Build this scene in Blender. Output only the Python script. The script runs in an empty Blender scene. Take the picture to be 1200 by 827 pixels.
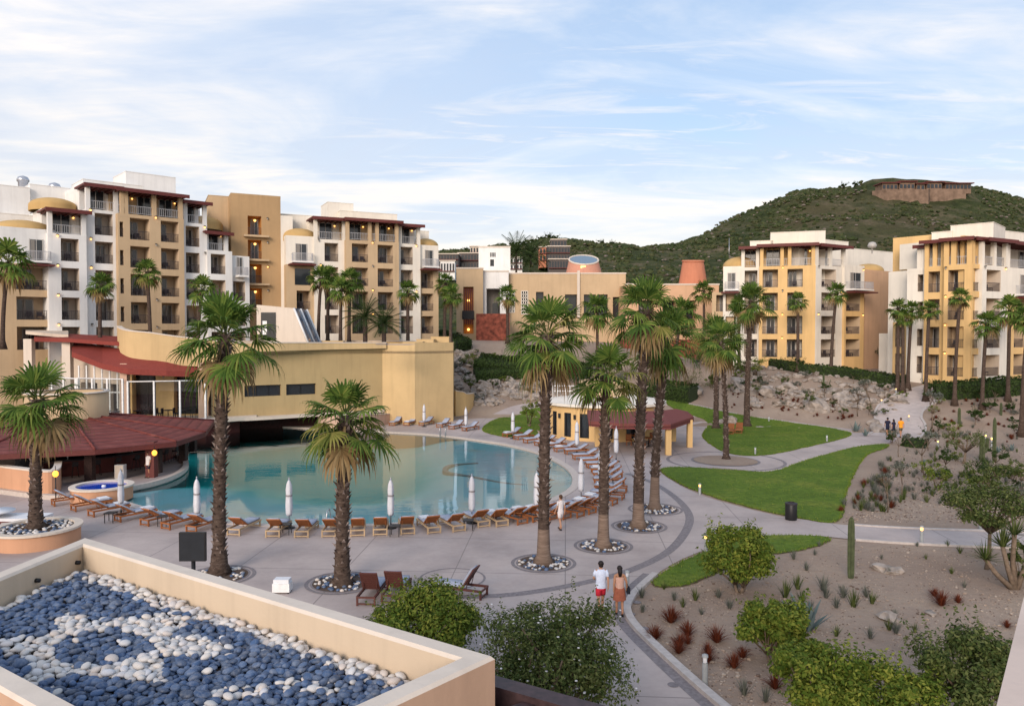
import bpy, bmesh, math, random
from mathutils import Vector, Matrix, Euler, noise
from mathutils.geometry import intersect_point_line
R = math.radians
random.seed(7)
SC = bpy.context.scene
COL = SC.collection
# ---------------------------------------------------------------- camera
F = 900.0; PITCH = math.atan(23.5 / 900.0); CH = 9.5
cam = bpy.data.cameras.new('camera'); camo = bpy.data.objects.new('camera', cam); COL.objects.link(camo)
camo.location = (0, 0, CH); camo.rotation_euler = (math.pi / 2 - PITCH, 0, 0)
cam.sensor_width = 36; cam.lens = 36 * F / 1200; cam.clip_end = 6000; cam.clip_start = 0.1
SC.camera = camo
_fw = Vector((0, math.cos(PITCH), -math.sin(PITCH))); _up = Vector((0, math.sin(PITCH), math.cos(PITCH)))
O = Vector((0, 0, CH))
def ray(px, py): return Vector((1, 0, 0)) * ((px - 600) / F) + _fw - _up * ((py - 413.5) / F)
def at_z(px, py, z=0.0):
    d = ray(px, py); return O + d * ((z - CH) / d.z)
def at_y(px, py, Y):
    d = ray(px, py); return O + d * (Y / d.y)
def zy(py, Y): return at_y(600, py, Y).z
def ss(a, b, x):
    t = min(1, max(0, (x - a) / (b - a))); return t * t * (3 - 2 * t)
def lerp_tab(tab, x):
    if x <= tab[0][0]: return tab[0][1]
    for (a, va), (b, vb) in zip(tab, tab[1:]):
        if x <= b: return va + (vb - va) * (x - a) / (b - a)
    return tab[-1][1]
def hgt(x, y):                                  # terrain height
    if y < 60: return 0.0
    u = x / y
    y0 = lerp_tab([(-.4, 80), (-.2, 84), (-.05, 86), (.12, 86), (.25, 79), (.6, 70)], u)
    y1 = lerp_tab([(-.4, 85), (-.2, 90), (-.05, 116), (.12, 116), (.25, 100), (.6, 86)], u)
    hm = lerp_tab([(-.4, 7.4), (-.2, 8.4), (-.05, 8.4), (.12, 8.0), (.25, 5.4), (.45, 4.6), (.6, 4.2)], u)
    t = min(1, max(0, (y - y0) / (y1 - y0)))
    return hm * (0.55 * t + 0.45 * t * t * (3 - 2 * t))
def G(px, py, up=0.0):                          # pixel -> point on the terrain
    d = ray(px, py); t = 15.0; prev = t
    while t < 400:
        p = O + d * t
        if p.z <= hgt(p.x, p.y) + up:
            a, b = prev, t
            for _ in range(18):
                m = (a + b) / 2; q = O + d * m
                if q.z <= hgt(q.x, q.y) + up: b = m
                else: a = m
            return O + d * b
        prev = t; t += 0.5
    return O + d * t
# ---------------------------------------------------------------- mesh builder
class MB:
    def __init__(s): s.v = []; s.f = []; s.m = []; s.sm = []
    def add(s, vs, fs, mi=0, smooth=False):
        n = len(s.v); s.v.extend([tuple(v) for v in vs])
        for f in fs: s.f.append(tuple(n + i for i in f)); s.m.append(mi); s.sm.append(smooth)
        return s
    def box(s, a, b, mi=0, M=None):
        x0, y0, z0 = a; x1, y1, z1 = b
        vs = [Vector(p) for p in ((x0,y0,z0),(x1,y0,z0),(x1,y1,z0),(x0,y1,z0),(x0,y0,z1),(x1,y0,z1),(x1,y1,z1),(x0,y1,z1))]
        if M is not None: vs = [M @ v for v in vs]
        return s.add(vs, [(0,3,2,1),(4,5,6,7),(0,1,5,4),(1,2,6,5),(2,3,7,6),(3,0,4,7)], mi)
    def prism(s, poly, z0, z1, mi=0, M=None, cap=True):
        n = len(poly)
        if area(poly) < 0: poly = poly[::-1]
        g0 = z0 if callable(z0) else (lambda x, y: z0); g1 = z1 if callable(z1) else (lambda x, y: z1)
        vs = [Vector((p[0], p[1], g0(p[0], p[1]))) for p in poly] + [Vector((p[0], p[1], g1(p[0], p[1]))) for p in poly]
        if M is not None: vs = [M @ v for v in vs]
        fs = [(i, (i+1) % n, n+(i+1) % n, n+i) for i in range(n)]
        if cap: fs += [tuple(range(n))[::-1], tuple(range(n, 2*n))]
        return s.add(vs, fs, mi)
    def tube(s, pts, rad, n=8, mi=0, cap=True, smooth=True):
        pts = [Vector(p) for p in pts]; k = len(pts)
        if not hasattr(rad, '__len__'): rad = [rad] * k
        vs = []; ref = None
        for i, p in enumerate(pts):
            t = (pts[min(i+1, k-1)] - pts[max(i-1, 0)]).normalized()
            if ref is None: ref = Vector((1, 0, 0)) if abs(t.x) < .8 else Vector((0, 1, 0))
            a = (ref - t * ref.dot(t)).normalized(); b = t.cross(a); ref = a
            for j in range(n):
                an = 2 * math.pi * j / n
                vs.append(p + (a * math.cos(an) + b * math.sin(an)) * rad[i])
        fs = [(i*n+j, i*n+(j+1) % n, (i+1)*n+(j+1) % n, (i+1)*n+j) for i in range(k-1) for j in range(n)]
        if cap: fs += [tuple(range(n))[::-1], tuple(range((k-1)*n, k*n))]
        return s.add(vs, fs, mi, smooth)
    def lathe(s, prof, c=(0, 0, 0), n=24, mi=0, smooth=True, a0=0, a1=2*math.pi, sx=1, sy=1):
        full = abs(a1 - a0 - 2*math.pi) < 1e-6; m = n if full else n + 1
        vs = []
        for r, z in prof:
            for j in range(m):
                an = a0 + (a1 - a0) * j / n
                vs.append((c[0] + r*sx*math.cos(an), c[1] + r*sy*math.sin(an), c[2] + z))
        k = len(prof); fs = []
        for i in range(k-1):
            for j in range(n):
                jj = (j+1) % m
                fs.append((i*m+j, i*m+jj, (i+1)*m+jj, (i+1)*m+j))
        return s.add(vs, fs, mi, smooth)
    def disc(s, c, r, n=24, mi=0, sx=1, sy=1):
        return s.add([(c[0]+r*sx*math.cos(2*math.pi*j/n), c[1]+r*sy*math.sin(2*math.pi*j/n), c[2]) for j in range(n)], [tuple(range(n))], mi)
    def ico(s, c, r, sub=1, mi=0, smooth=True, sc=(1,1,1), rot=None, nz=0.0, seed=0):
        vs, fs = ICO[sub]
        out = []
        for v in vs:
            k = 1.0
            if nz: k += nz * noise.noise(Vector(v) * 1.3 + Vector((seed*7.1, seed*3.3, seed)))
            p = Vector((v[0]*sc[0], v[1]*sc[1], v[2]*sc[2])) * (r * k)
            if rot is not None: p = rot @ p
            out.append(p + Vector(c))
        return s.add(out, fs, mi, smooth)
    def mesh(s, name, mats):
        me = bpy.data.meshes.new(name)
        me.from_pydata(s.v, [], s.f)
        for m in mats: me.materials.append(m)
        me.polygons.foreach_set('material_index', s.m)
        me.polygons.foreach_set('use_smooth', s.sm)
        me.update(); return me
    def build(s, name, mats, parent=None, **tags):
        if not isinstance(mats, (list, tuple)): mats = [mats]
        return link(name, s.mesh(name, mats), parent, **tags)
def _mkico(sub):
    bm = bmesh.new(); bmesh.ops.create_icosphere(bm, subdivisions=sub, radius=1.0)
    r = ([tuple(v.co) for v in bm.verts], [tuple(v.index for v in f.verts) for f in bm.faces]); bm.free(); return r
ICO = {1: _mkico(1), 2: _mkico(2), 3: _mkico(3)}
def area(p): return sum(p[i][0]*p[(i+1) % len(p)][1] - p[(i+1) % len(p)][0]*p[i][1] for i in range(len(p))) / 2
def tag(o, label=None, cat=None, group=None, kind=None):
    if label: o['label'] = label
    if cat: o['category'] = cat
    if group: o['group'] = group
    if kind: o['kind'] = kind
    return o
def link(name, me, parent=None, loc=None, rot=None, scale=None, **tags):
    o = bpy.data.objects.new(name, me); COL.objects.link(o)
    if parent is not None:
        o.parent = parent
    if loc is not None: o.location = loc
    if rot is not None: o.rotation_euler = rot
    if scale is not None: o.scale = scale if hasattr(scale, '__len__') else (scale,)*3
    return tag(o, **tags)
def thing(name, label, cat, loc=(0,0,0), rz=0, group=None):
    o = bpy.data.objects.new(name, None); COL.objects.link(o); o.location = loc; o.rotation_euler = (0, 0, rz)
    o.empty_display_size = .3
    return tag(o, label, cat, group)
def copy_tree(o, parent=None, loc=None, rz=None, label=None, scale=None, group=None):
    c = o.copy(); COL.objects.link(c)
    if parent is not None: c.parent = parent
    for ch in list(o.children): copy_tree(ch, c)
    if loc is not None: c.location = loc
    if rz is not None: c.rotation_euler = (0, 0, rz)
    if label: c['label'] = label
    if group: c['group'] = group
    if scale is not None: c.scale = (scale,)*3
    return c
ORD = ['first','second','third','fourth','fifth','sixth','seventh','eighth','ninth','tenth','eleventh','twelfth','thirteenth','fourteenth','fifteenth','sixteenth','seventeenth','eighteenth','nineteenth','twentieth','twenty-first','twenty-second','twenty-third','twenty-fourth','twenty-fifth','twenty-sixth','twenty-seventh','twenty-eighth']
def inpoly(x, y, P):
    c = False; j = len(P) - 1
    for i in range(len(P)):
        xi, yi = P[i][0], P[i][1]; xj, yj = P[j][0], P[j][1]
        if (yi > y) != (yj > y) and x < (xj-xi)*(y-yi)/(yj-yi)+xi: c = not c
        j = i
    return c
def crom(P, n=6, closed=True):
    out = []; k = len(P); P = [Vector((p[0], p[1])) for p in P]
    rng = range(k) if closed else range(k-1)
    for i in rng:
        g = (lambda j: P[j % k]) if closed else (lambda j: P[min(max(j, 0), k-1)])
        a, b, c, d = g(i-1), g(i), g(i+1), g(i+2)
        for j in range(n):
            t = j / n
            out.append(0.5*((2*b) + (c-a)*t + (2*a-5*b+4*c-d)*t*t + (3*b-a-3*c+d)*t**3))
    if not closed: out.append(P[-1])
    return out
def pxpoly(pts, n=5, closed=True, smooth=True):
    P = [G(x, y) for x, y in pts]
    return crom(P, n, closed) if smooth else [Vector((p.x, p.y)) for p in P]
def drape(name, poly, mat, off, step=2.5, edge=0.0, hole=None, **tags):
    bm = bmesh.new()
    def loop(Q):
        vs = [bm.verts.new((p[0], p[1], 0)) for p in Q]
        return [bm.edges.new((vs[i], vs[(i+1) % len(vs)])) for i in range(len(vs))]
    es = loop(poly)
    if hole: es += loop(hole)
    bmesh.ops.triangle_fill(bm, use_beauty=True, use_dissolve=False, edges=es)
    ys = [p[1] for p in poly]; xs = [p[0] for p in poly]
    if max(ys) > 68:
        y = 68.0
        while y < max(ys):
            bmesh.ops.bisect_plane(bm, geom=bm.verts[:]+bm.edges[:]+bm.faces[:], plane_co=(0, y, 0), plane_no=(0, 1, 0)); y += step
        x = math.floor(min(xs)/step)*step
        while x < max(xs):
            bmesh.ops.bisect_plane(bm, geom=bm.verts[:]+bm.edges[:]+bm.faces[:], plane_co=(x, 0, 0), plane_no=(1, 0, 0)); x += step
    bmesh.ops.recalc_face_normals(bm, faces=bm.faces[:])
    for v in bm.verts: v.co.z = hgt(v.co.x, v.co.y) + off
    if sum(f.normal.z for f in bm.faces) < 0: bmesh.ops.reverse_faces(bm, faces=bm.faces[:])
    if edge:
        be = [e for e in bm.edges if e.is_boundary]
        r = bmesh.ops.extrude_edge_only(bm, edges=be)
        for v in r['geom']:
            if isinstance(v, bmesh.types.BMVert): v.co.z -= edge
    me = bpy.data.meshes.new(name); bm.to_mesh(me); bm.free(); me.materials.append(mat)
    return link(name, me, None, **tags)
def ribbon(line, w, closed=False):
    """centre line -> polygon strip sides"""
    L = []; Rr = []; k = len(line)
    for i in range(k):
        a = line[(i-1) % k] if closed else line[max(i-1, 0)]; b = line[(i+1) % k] if closed else line[min(i+1, k-1)]
        t = Vector((b[0]-a[0], b[1]-a[1])).normalized(); n = Vector((-t.y, t.x))
        L.append(Vector((line[i][0], line[i][1])) + n*w/2); Rr.append(Vector((line[i][0], line[i][1])) - n*w/2)
    return L, Rr
def strip(name, line, w, mat, off, closed=False, thick=0.0, **tags):
    L, Q = ribbon(line, w, closed); mb = MB(); k = len(L); vs = []
    for a, b in zip(L, Q):
        vs += [(a.x, a.y, hgt(a.x, a.y)+off), (b.x, b.y, hgt(b.x, b.y)+off)]
    if thick:
        for a, b in zip(L, Q):
            vs += [(a.x, a.y, hgt(a.x, a.y)+off-thick), (b.x, b.y, hgt(b.x, b.y)+off-thick)]
    fs = []
    for i in range(k if closed else k-1):
        j = (i+1) % k
        fs.append((2*i, 2*i+1, 2*j+1, 2*j))
        if thick:
            o = 2*k
            fs.append((2*i, 2*j, o+2*j, o+2*i)); fs.append((2*j+1, 2*i+1, o+2*i+1, o+2*j+1))
    if thick and not closed:
        o = 2*k; fs += [(0, o, o+1, 1), (2*k-1, o+2*k-1, o+2*k-2, 2*k-2)]
    mb.add(vs, fs); return mb.build(name, mat, None, **tags)
# ---------------------------------------------------------------- materials
class NT:
    def __init__(s, name):
        s.m = bpy.data.materials.new(name); s.m.use_nodes = True; s.t = s.m.node_tree; s.n = s.t.nodes; s.l = s.t.links
        s.b = s.n['Principled BSDF']
    def node(s, ty, **kw):
        x = s.n.new(ty)
        for k, v in kw.items():
            if k.startswith('i_'):
                x.inputs[k[2:].replace('_', ' ')].default_value = v
            else: setattr(x, k, v)
        return x
    def lk(s, a, b): s.l.new(a, b)
    def noise(s, scale, detail=4, rough=.55, vec=None, dist=0):
        x = s.node('ShaderNodeTexNoise'); x.inputs['Scale'].default_value = scale; x.inputs['Detail'].default_value = detail
        x.inputs['Roughness'].default_value = rough; x.inputs['Distortion'].default_value = dist
        s.lk(vec or s.obj(), x.inputs['Vector']); return x.outputs[0]
    def obj(s):
        if not hasattr(s, '_o'): s._o = s.node('ShaderNodeNewGeometry').outputs['Position']
        return s._o
    def ramp(s, fac, stops, interp='LINEAR'):
        x = s.node('ShaderNodeValToRGB'); r = x.color_ramp; r.interpolation = interp
        while len(r.elements) < len(stops): r.elements.new(.5)
        for e, (p, c) in zip(r.elements, stops):
            e.position = p; e.color = (c[0], c[1], c[2], 1) if hasattr(c, '__len__') else (c, c, c, 1)
        s.lk(fac, x.inputs[0]); return x.outputs[0]
    def mix(s, fac, a, b, mode='MIX'):
        x = s.node('ShaderNodeMix', data_type='RGBA', blend_type=mode)
        for sock, v in ((x.inputs[0], fac), (x.inputs[6], a), (x.inputs[7], b)):
            if isinstance(v, (int, float)): sock.default_value = v
            elif isinstance(v, (tuple, list)): sock.default_value = (v[0], v[1], v[2], 1)
            else: s.lk(v, sock)
        return x.outputs[2]
    def math(s, op, a, b=None, clamp=False):
        x = s.node('ShaderNodeMath', operation=op, use_clamp=clamp)
        for i, v in enumerate((a, b)):
            if v is None: continue
            if isinstance(v, (int, float)): x.inputs[i].default_value = v
            else: s.lk(v, x.inputs[i])
        return x.outputs[0]
    def bump(s, h, strength=.3, dist=.02):
        x = s.node('ShaderNodeBump'); x.inputs['Strength'].default_value = strength; x.inputs['Distance'].default_value = dist
        s.lk(h, x.inputs['Height']); s.lk(x.outputs[0], s.b.inputs['Normal'])
    def done(s, col=None, rough=.8, spec=.3, metal=0):
        if col is not None:
            if isinstance(col, (tuple, list)): s.b.inputs['Base Color'].default_value = (col[0], col[1], col[2], 1)
            else: s.lk(col, s.b.inputs['Base Color'])
        s.b.inputs['Roughness'].default_value = rough; s.b.inputs['Specular IOR Level'].default_value = spec; s.b.inputs['Metallic'].default_value = metal
        return s.m
def hexc(r, g, b):
    f = lambda c: ((c/255+.055)/1.055)**2.4 if c > 10 else c/255/12.92
    return (f(r), f(g), f(b))
def mulc(c, k): return tuple(min(1, x*k) for x in c)
MATS = {}
def plaster(name, c, var=.10):
    t = NT(name)
    big = t.noise(.35, 5, .6); fine = t.noise(14, 3, .6)
    # faint weathering streaks running down the render
    mp = t.node('ShaderNodeMapping'); mp.inputs['Scale'].default_value = (1.6, 1.6, .12); t.lk(t.obj(), mp.inputs[0])
    st = t.noise(1.0, 4, .7, mp.outputs[0])
    a = t.ramp(big, [(.3, mulc(c, 1-var)), (.7, mulc(c, 1+var*.6))])
    b = t.mix(t.ramp(st, [(.48, 0), (.8, .55)]), a, mulc(c, .70))
    t.bump(fine, .25, .01)
    return t.done(b, .9, .15)
def simple(name, c, rough=.6, spec=.3, metal=0, var=.12, scale=6, bump=0):
    t = NT(name); n = t.noise(scale, 4)
    col = t.ramp(n, [(.3, mulc(c, 1-var)), (.7, mulc(c, 1+var))])
    if bump: t.bump(n, bump, .01)
    return t.done(col, rough, spec, metal)
def leafmat(name, cols, rough=.72, trans=.25):
    t = NT(name)
    g = t.node('ShaderNodeNewGeometry')
    n = t.noise(.9, 3)
    f = t.math('ADD', t.math('MULTIPLY', g.outputs['Random Per Island'], .65), t.math('MULTIPLY', n, .45))
    k = len(cols)
    col = t.ramp(f, [(.15+.75*i/(k-1), c) for i, c in enumerate(cols)])
    t.done(col, rough, .1)
    tr = t.node('ShaderNodeBsdfTranslucent'); t.lk(col, tr.inputs[0])
    mx = t.node('ShaderNodeMixShader'); mx.inputs[0].default_value = trans
    t.lk(t.b.outputs[0], mx.inputs[1]); t.lk(tr.outputs[0], mx.inputs[2])
    t.lk(mx.outputs[0], t.n['Material Output'].inputs[0]); return t.m
def emis(name, c, s):
    t = NT(name); t.b.inputs['Emission Color'].default_value = (*c, 1); t.b.inputs['Emission Strength'].default_value = s
    return t.done(c, .5)
def wood(name, c, var=.3, rough=.6, ax=(1, 14, 14)):
    t = NT(name)
    tc = t.node('ShaderNodeTexCoord'); mp = t.node('ShaderNodeMapping'); mp.inputs['Scale'].default_value = ax; t.lk(tc.outputs['Object'], mp.inputs[0])
    n = t.noise(2.0, 4, .6, mp.outputs[0])
    oi = t.node('ShaderNodeObjectInfo')
    col = t.ramp(n, [(.25, mulc(c, 1-var)), (.75, mulc(c, 1+var))])
    col = t.mix(t.math('MULTIPLY', oi.outputs['Random'], .35), col, mulc(c, .6))
    t.bump(n, .2, .005); return t.done(col, rough, .3)
M = MATS
M['cream'] = plaster('cream_render', (.74, .69, .61))
M['white_wall'] = plaster('pale_render', (.75, .74, .72))
M['tan'] = plaster('tan_render', (.51, .375, .235))
M['yellow'] = plaster('yellow_render', (.68, .455, .21))
M['ochre'] = plaster('ochre_render', (.42, .315, .165))
M['peach'] = plaster('peach_render', (.56, .31, .19))
M['pink'] = plaster('pink_render', (.56, .38, .29))
M['browntan'] = plaster('brown_tan_render', (.42, .28, .15))
M['parapet'] = plaster('cream_parapet_render', (.57, .46, .34), .07)
M['cap'] = plaster('pale_parapet_cap', (.63, .55, .47), .07)
M['terracotta'] = plaster('terracotta_render', (.50, .20, .12))
M['dome'] = plaster('golden_dome', (.50, .33, .14))
M['recess'] = plaster('recess_render', (.60, .51, .42))
M['canopy'] = simple('dark_red_timber', (.115, .028, .024), .6)
def redroof():
    t = NT('red_slatted_roof')
    w = t.noise(1.2, 5, .65); f = t.noise(9, 3)
    c = t.ramp(w, [(.3, (.13, .032, .028)), (.55, (.19, .05, .042)), (.75, (.25, .085, .07))])
    c = t.mix(t.ramp(f, [(.45, 0), (.75, .3)]), c, (.08, .025, .022))
    sp = t.node('ShaderNodeSeparateXYZ'); t.lk(t.obj(), sp.inputs[0])
    ws = t.node('ShaderNodeTexWave', wave_type='BANDS', bands_direction='Z'); ws.inputs['Scale'].default_value = 3.2; ws.inputs['Distortion'].default_value = .3
    t.lk(t.obj(), ws.inputs[0])
    c = t.mix(t.ramp(ws.outputs[1], [(.0, .55), (.2, 0)]), c, (.05, .015, .014))
    t.bump(ws.outputs[1], .5, .05); return t.done(c, .75, .2)
M['redroof'] = redroof()
M['awning'] = simple('red_awning', (.22, .045, .035), .7, .2)
M['awning2'] = simple('dusky_red_awning', (.17, .055, .05), .8, .15)
M['dark'] = simple('dark_glass', (.02, .024, .03), .12, .6)
M['curtain'] = simple('curtain', (.22, .20, .18), .9)
M['black'] = simple('black_metal', (.012, .012, .014), .45)
M['whitepaint'] = simple('white_paint', (.72, .72, .72), .4)
M['steel'] = simple('steel', (.5, .5, .52), .3, .5, .8)
M['lampon'] = emis('lamp_glow', (1, .52, .14), 2.2)
M['lampamber'] = emis('amber_glow', (1, .40, .05), 1.5)
M['lampwhite'] = emis('lamp_glow_white', (1, .85, .6), 5)
M['railing'] = simple('dark_railing', (.05, .04, .045), .5)
M['furn'] = simple('dark_furniture', (.03, .025, .03), .6)
# ================================================================ light + sky
SUNEL, SUNAZ = R(20), math.atan2(-.95, -.32)     # sun low behind the camera, a little to the left
sd = Vector((math.cos(SUNEL)*math.cos(SUNAZ), math.cos(SUNEL)*math.sin(SUNAZ), math.sin(SUNEL)))
sl = bpy.data.lights.new('sun', 'SUN'); sl.energy = 2.2; sl.angle = R(28); sl.color = (1, .84, .70)
so = bpy.data.objects.new('sun', sl); COL.objects.link(so); so.rotation_euler = sd.to_track_quat('Z', 'Y').to_euler()
w = bpy.data.worlds.new('World'); SC.world = w; w.use_nodes = True
nt = w.node_tree; nn = nt.nodes; ll = nt.links; bg = nn['Background']; bg.inputs[1].default_value = .12
sky = nn.new('ShaderNodeTexSky'); sky.sky_type = 'NISHITA'; sky.sun_disc = False; sky.sun_elevation = SUNEL
sky.sun_rotation = math.atan2(sd.x, sd.y); sky.air_density = 1.0; sky.dust_density = 1.2; sky.ozone_density = 1.5
def wn(ty, **k):
    x = nn.new(ty)
    for a, b in k.items(): setattr(x, a, b)
    return x
def wm(op, a, b=None, cl=False):
    x = wn('ShaderNodeMath', operation=op, use_clamp=cl)
    for i, v in enumerate((a, b)):
        if v is None: continue
        if isinstance(v, (int, float)): x.inputs[i].default_value = v
        else: ll.new(v, x.inputs[i])
    return x.outputs[0]
def wr(f, st):
    x = wn('ShaderNodeValToRGB'); r = x.color_ramp
    while len(r.elements) < len(st): r.elements.new(.5)
    for e, (p, c) in zip(r.elements, st): e.position = p; e.color = (*c, 1) if hasattr(c, '__len__') else (c, c, c, 1)
    ll.new(f, x.inputs[0]); return x.outputs[0]
def wmix(f, a, b):
    x = wn('ShaderNodeMix', data_type='RGBA')
    for s, v in ((x.inputs[0], f), (x.inputs[6], a), (x.inputs[7], b)):
        if isinstance(v, (int, float)): s.default_value = v
        elif isinstance(v, tuple): s.default_value = (*v, 1)
        else: ll.new(v, s)
    return x.outputs[2]
tc = wn('ShaderNodeTexCoord'); sp = wn('ShaderNodeSeparateXYZ'); ll.new(tc.outputs['Generated'], sp.inputs[0])
X, Y, Z = sp.outputs
zc = wm('ADD', wm('MAXIMUM', Z, 0.0), .10)
U = wm('DIVIDE', X, zc); V = wm('DIVIDE', Y, zc)       # a flat cloud deck seen in perspective
def cnoise(su, sv, rot, scale, det, rough, dist, off):
    cb = wn('ShaderNodeCombineXYZ'); ll.new(U, cb.inputs[0]); ll.new(V, cb.inputs[1])
    mp = wn('ShaderNodeMapping'); mp.inputs['Rotation'].default_value = (0, 0, rot); mp.inputs['Scale'].default_value = (su, sv, 1); mp.inputs['Location'].default_value = off
    ll.new(cb.outputs[0], mp.inputs[0])
    n = wn('ShaderNodeTexNoise'); n.inputs['Scale'].default_value = scale; n.inputs['Detail'].default_value = det
    n.inputs['Roughness'].default_value = rough; n.inputs['Distortion'].default_value = dist
    ll.new(mp.outputs[0], n.inputs['Vector']); return n.outputs[0]
n1 = cnoise(.7, 1.15, R(-38), .9, 7, .58, .65, (3.1, 2.9, 0))     # streaky cirrus
n2 = cnoise(.25, .35, R(-10), 1.0, 4, .55, .4, (7.7, 4.2, 0))     # where the veil is thick
n3 = cnoise(1.2, 4.2, R(-38), 1.2, 6, .62, 1.1, (1.3, 9.2, 0))    # fine wisps
veil = wr(n2, [(.30, .25), (.62, .95)])
leftw = wm('MULTIPLY', wm('SUBTRACT', .18, X, True), 1.0, True)
veil = wm('ADD', wm('MULTIPLY', veil, .38), leftw, True)
low = wr(Z, [(0.0, 1.0), (.13, .72), (.34, 0.0)])
veil = wm('MAXIMUM', veil, low)
blue = wmix(wr(Z, [(0, .5), (.5, .4)]), sky.outputs[0], (2.45, 4.0, 6.1))
haze_c = wr(Z, [(0.0, (6.7, 5.7, 4.7)), (.08, (6.4, 5.7, 4.95)), (.18, (5.3, 5.25, 5.3)), (.32, (4.4, 4.85, 5.7)), (.6, (3.8, 4.5, 5.8))])
base = wmix(wm('MULTIPLY', veil, .85), blue, haze_c)
grey = wr(n1, [(.34, .0), (.45, .5), (.53, .0)])                 # soft grey undersides
base = wmix(wm('MULTIPLY', grey, wr(Z, [(0, .3), (.15, .55), (.5, .2)])), base, (4.0, 4.2, 4.9))
streak = wm('MULTIPLY', wr(n1, [(.47, 0), (.64, 1)]), wr(n3, [(.28, .35), (.60, 1.0)]), True)
fine = wm('MULTIPLY', wr(n3, [(.52, 0), (.70, .75)]), wr(n2, [(.38, 0), (.58, 1)]), True)
cl = wm('MAXIMUM', streak, fine)
warm = wr(Z, [(0.0, (7.2, 6.2, 5.1)), (.2, (6.9, 6.2, 5.5)), (.5, (6.3, 6.1, 6.0))])
base = wmix(wm('MULTIPLY', cl, .8), base, warm)
ll.new(base, bg.inputs[0])
vs_ = SC.view_settings; vs_.view_transform = 'Standard'; vs_.look = 'None'; vs_.gamma = 1; vs_.exposure = 0.56; vs_.use_curve_mapping = False
SC.cycles.max_bounces = 6; SC.cycles.diffuse_bounces = 3; SC.cycles.glossy_bounces = 3; SC.cycles.transparent_max_bounces = 16
SC.cycles.transmission_bounces = 4; SC.cycles.use_denoising = True; SC.cycles.caustics_reflective = False; SC.cycles.caustics_refractive = False
SC.cycles.sample_clamp_indirect = 4
# ================================================================ ground materials
def sandmat():
    t = NT('desert_sand')
    a = t.noise(.18, 6, .6); b = t.noise(3.5, 5, .7); c = t.noise(22, 3, .7)
    col = t.ramp(a, [(.3, (.25, .185, .145)), (.5, (.315, .24, .19)), (.7, (.37, .29, .225))])
    col = t.mix(t.ramp(b, [(.45, 0), (.7, .5)]), col, (.26, .19, .145))
    col = t.mix(t.ramp(c, [(.62, 0), (.72, .6)]), col, (.50, .43, .36))
    h = t.math('ADD', t.math('MULTIPLY', b, 1.0), t.math('MULTIPLY', c, .35))
    t.bump(h, .7, .12); return t.done(col, .95, .1)
def deckmat():
    t = NT('pool_deck_concrete')
    a = t.noise(.25, 6, .62); b = t.noise(5, 4, .7)
    col = t.ramp(a, [(.28, (.29, .245, .235)), (.5, (.41, .345, .325)), (.72, (.49, .415, .385))])
    col = t.mix(t.ramp(b, [(.4, 0), (.8, .25)]), col, (.27, .23, .22))
    mp = t.node('ShaderNodeMapping'); mp.inputs['Rotation'].default_value = (0, 0, R(4)); t.lk(t.obj(), mp.inputs[0])
    br = t.node('ShaderNodeTexBrick', offset=.0, squash=1); br.inputs['Scale'].default_value = 1
    br.inputs['Brick Width'].default_value = 4.4; br.inputs['Row Height'].default_value = 5.0; br.inputs['Mortar Size'].default_value = .026
    br.inputs['Mortar Smooth'].default_value = .3
    br.inputs['Color1'].default_value = (0, 0, 0, 1); br.inputs['Color2'].default_value = (.3, .3, .3, 1); br.inputs['Mortar'].default_value = (1, 1, 1, 1)
    t.lk(mp.outputs[0], br.inputs[0])
    col = t.mix(t.math('MULTIPLY', br.outputs[1], .8), col, (.14, .12, .12))
    col = t.mix(t.math('MULTIPLY', br.outputs[0], .12), col, (.5, .42, .38))
    t.bump(b, .15, .01)
    st = t.noise(1.1, 5, .7)
    t.lk(t.ramp(st, [(.35, .45), (.7, .75)]), t.b.inputs['Roughness'])
    m = t.done(col, .6, .3); t.lk(t.ramp(st, [(.35, .5), (.7, .8)]), t.b.inputs['Roughness']); return m
def lawnmat():
    t = NT('mown_lawn')
    a = t.noise(.3, 5, .6); b = t.noise(3.0, 5, .7); c = t.noise(28, 2)
    col = t.ramp(a, [(.3, (.085, .14, .018)), (.5, (.115, .185, .024)), (.72, (.20, .23, .04))])
    col = t.mix(t.ramp(b, [(.38, 0), (.68, .8)]), col, (.045, .085, .014))
    col = t.mix(t.ramp(c, [(.5, 0), (.75, .5)]), col, (.20, .24, .06))
    t.bump(t.math('ADD', b, c), .8, .06); return t.done(col, .9, .1)
M['sand'] = sandmat(); M['deck'] = deckmat(); M['lawn'] = lawnmat()
M['darkband'] = simple('dark_stone_band', (.20, .175, .18), .7, var=.25, scale=9)
M['coping'] = simple('pale_coping', (.50, .43, .38), .6, var=.1)
M['path'] = simple('pale_path_concrete', (.45, .39, .37), .8, var=.12, scale=2)
M['kerb'] = simple('kerb_concrete', (.44, .40, .38), .8)
M['soil'] = simple('dark_soil_edge', (.09, .06, .045), .95)
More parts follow.
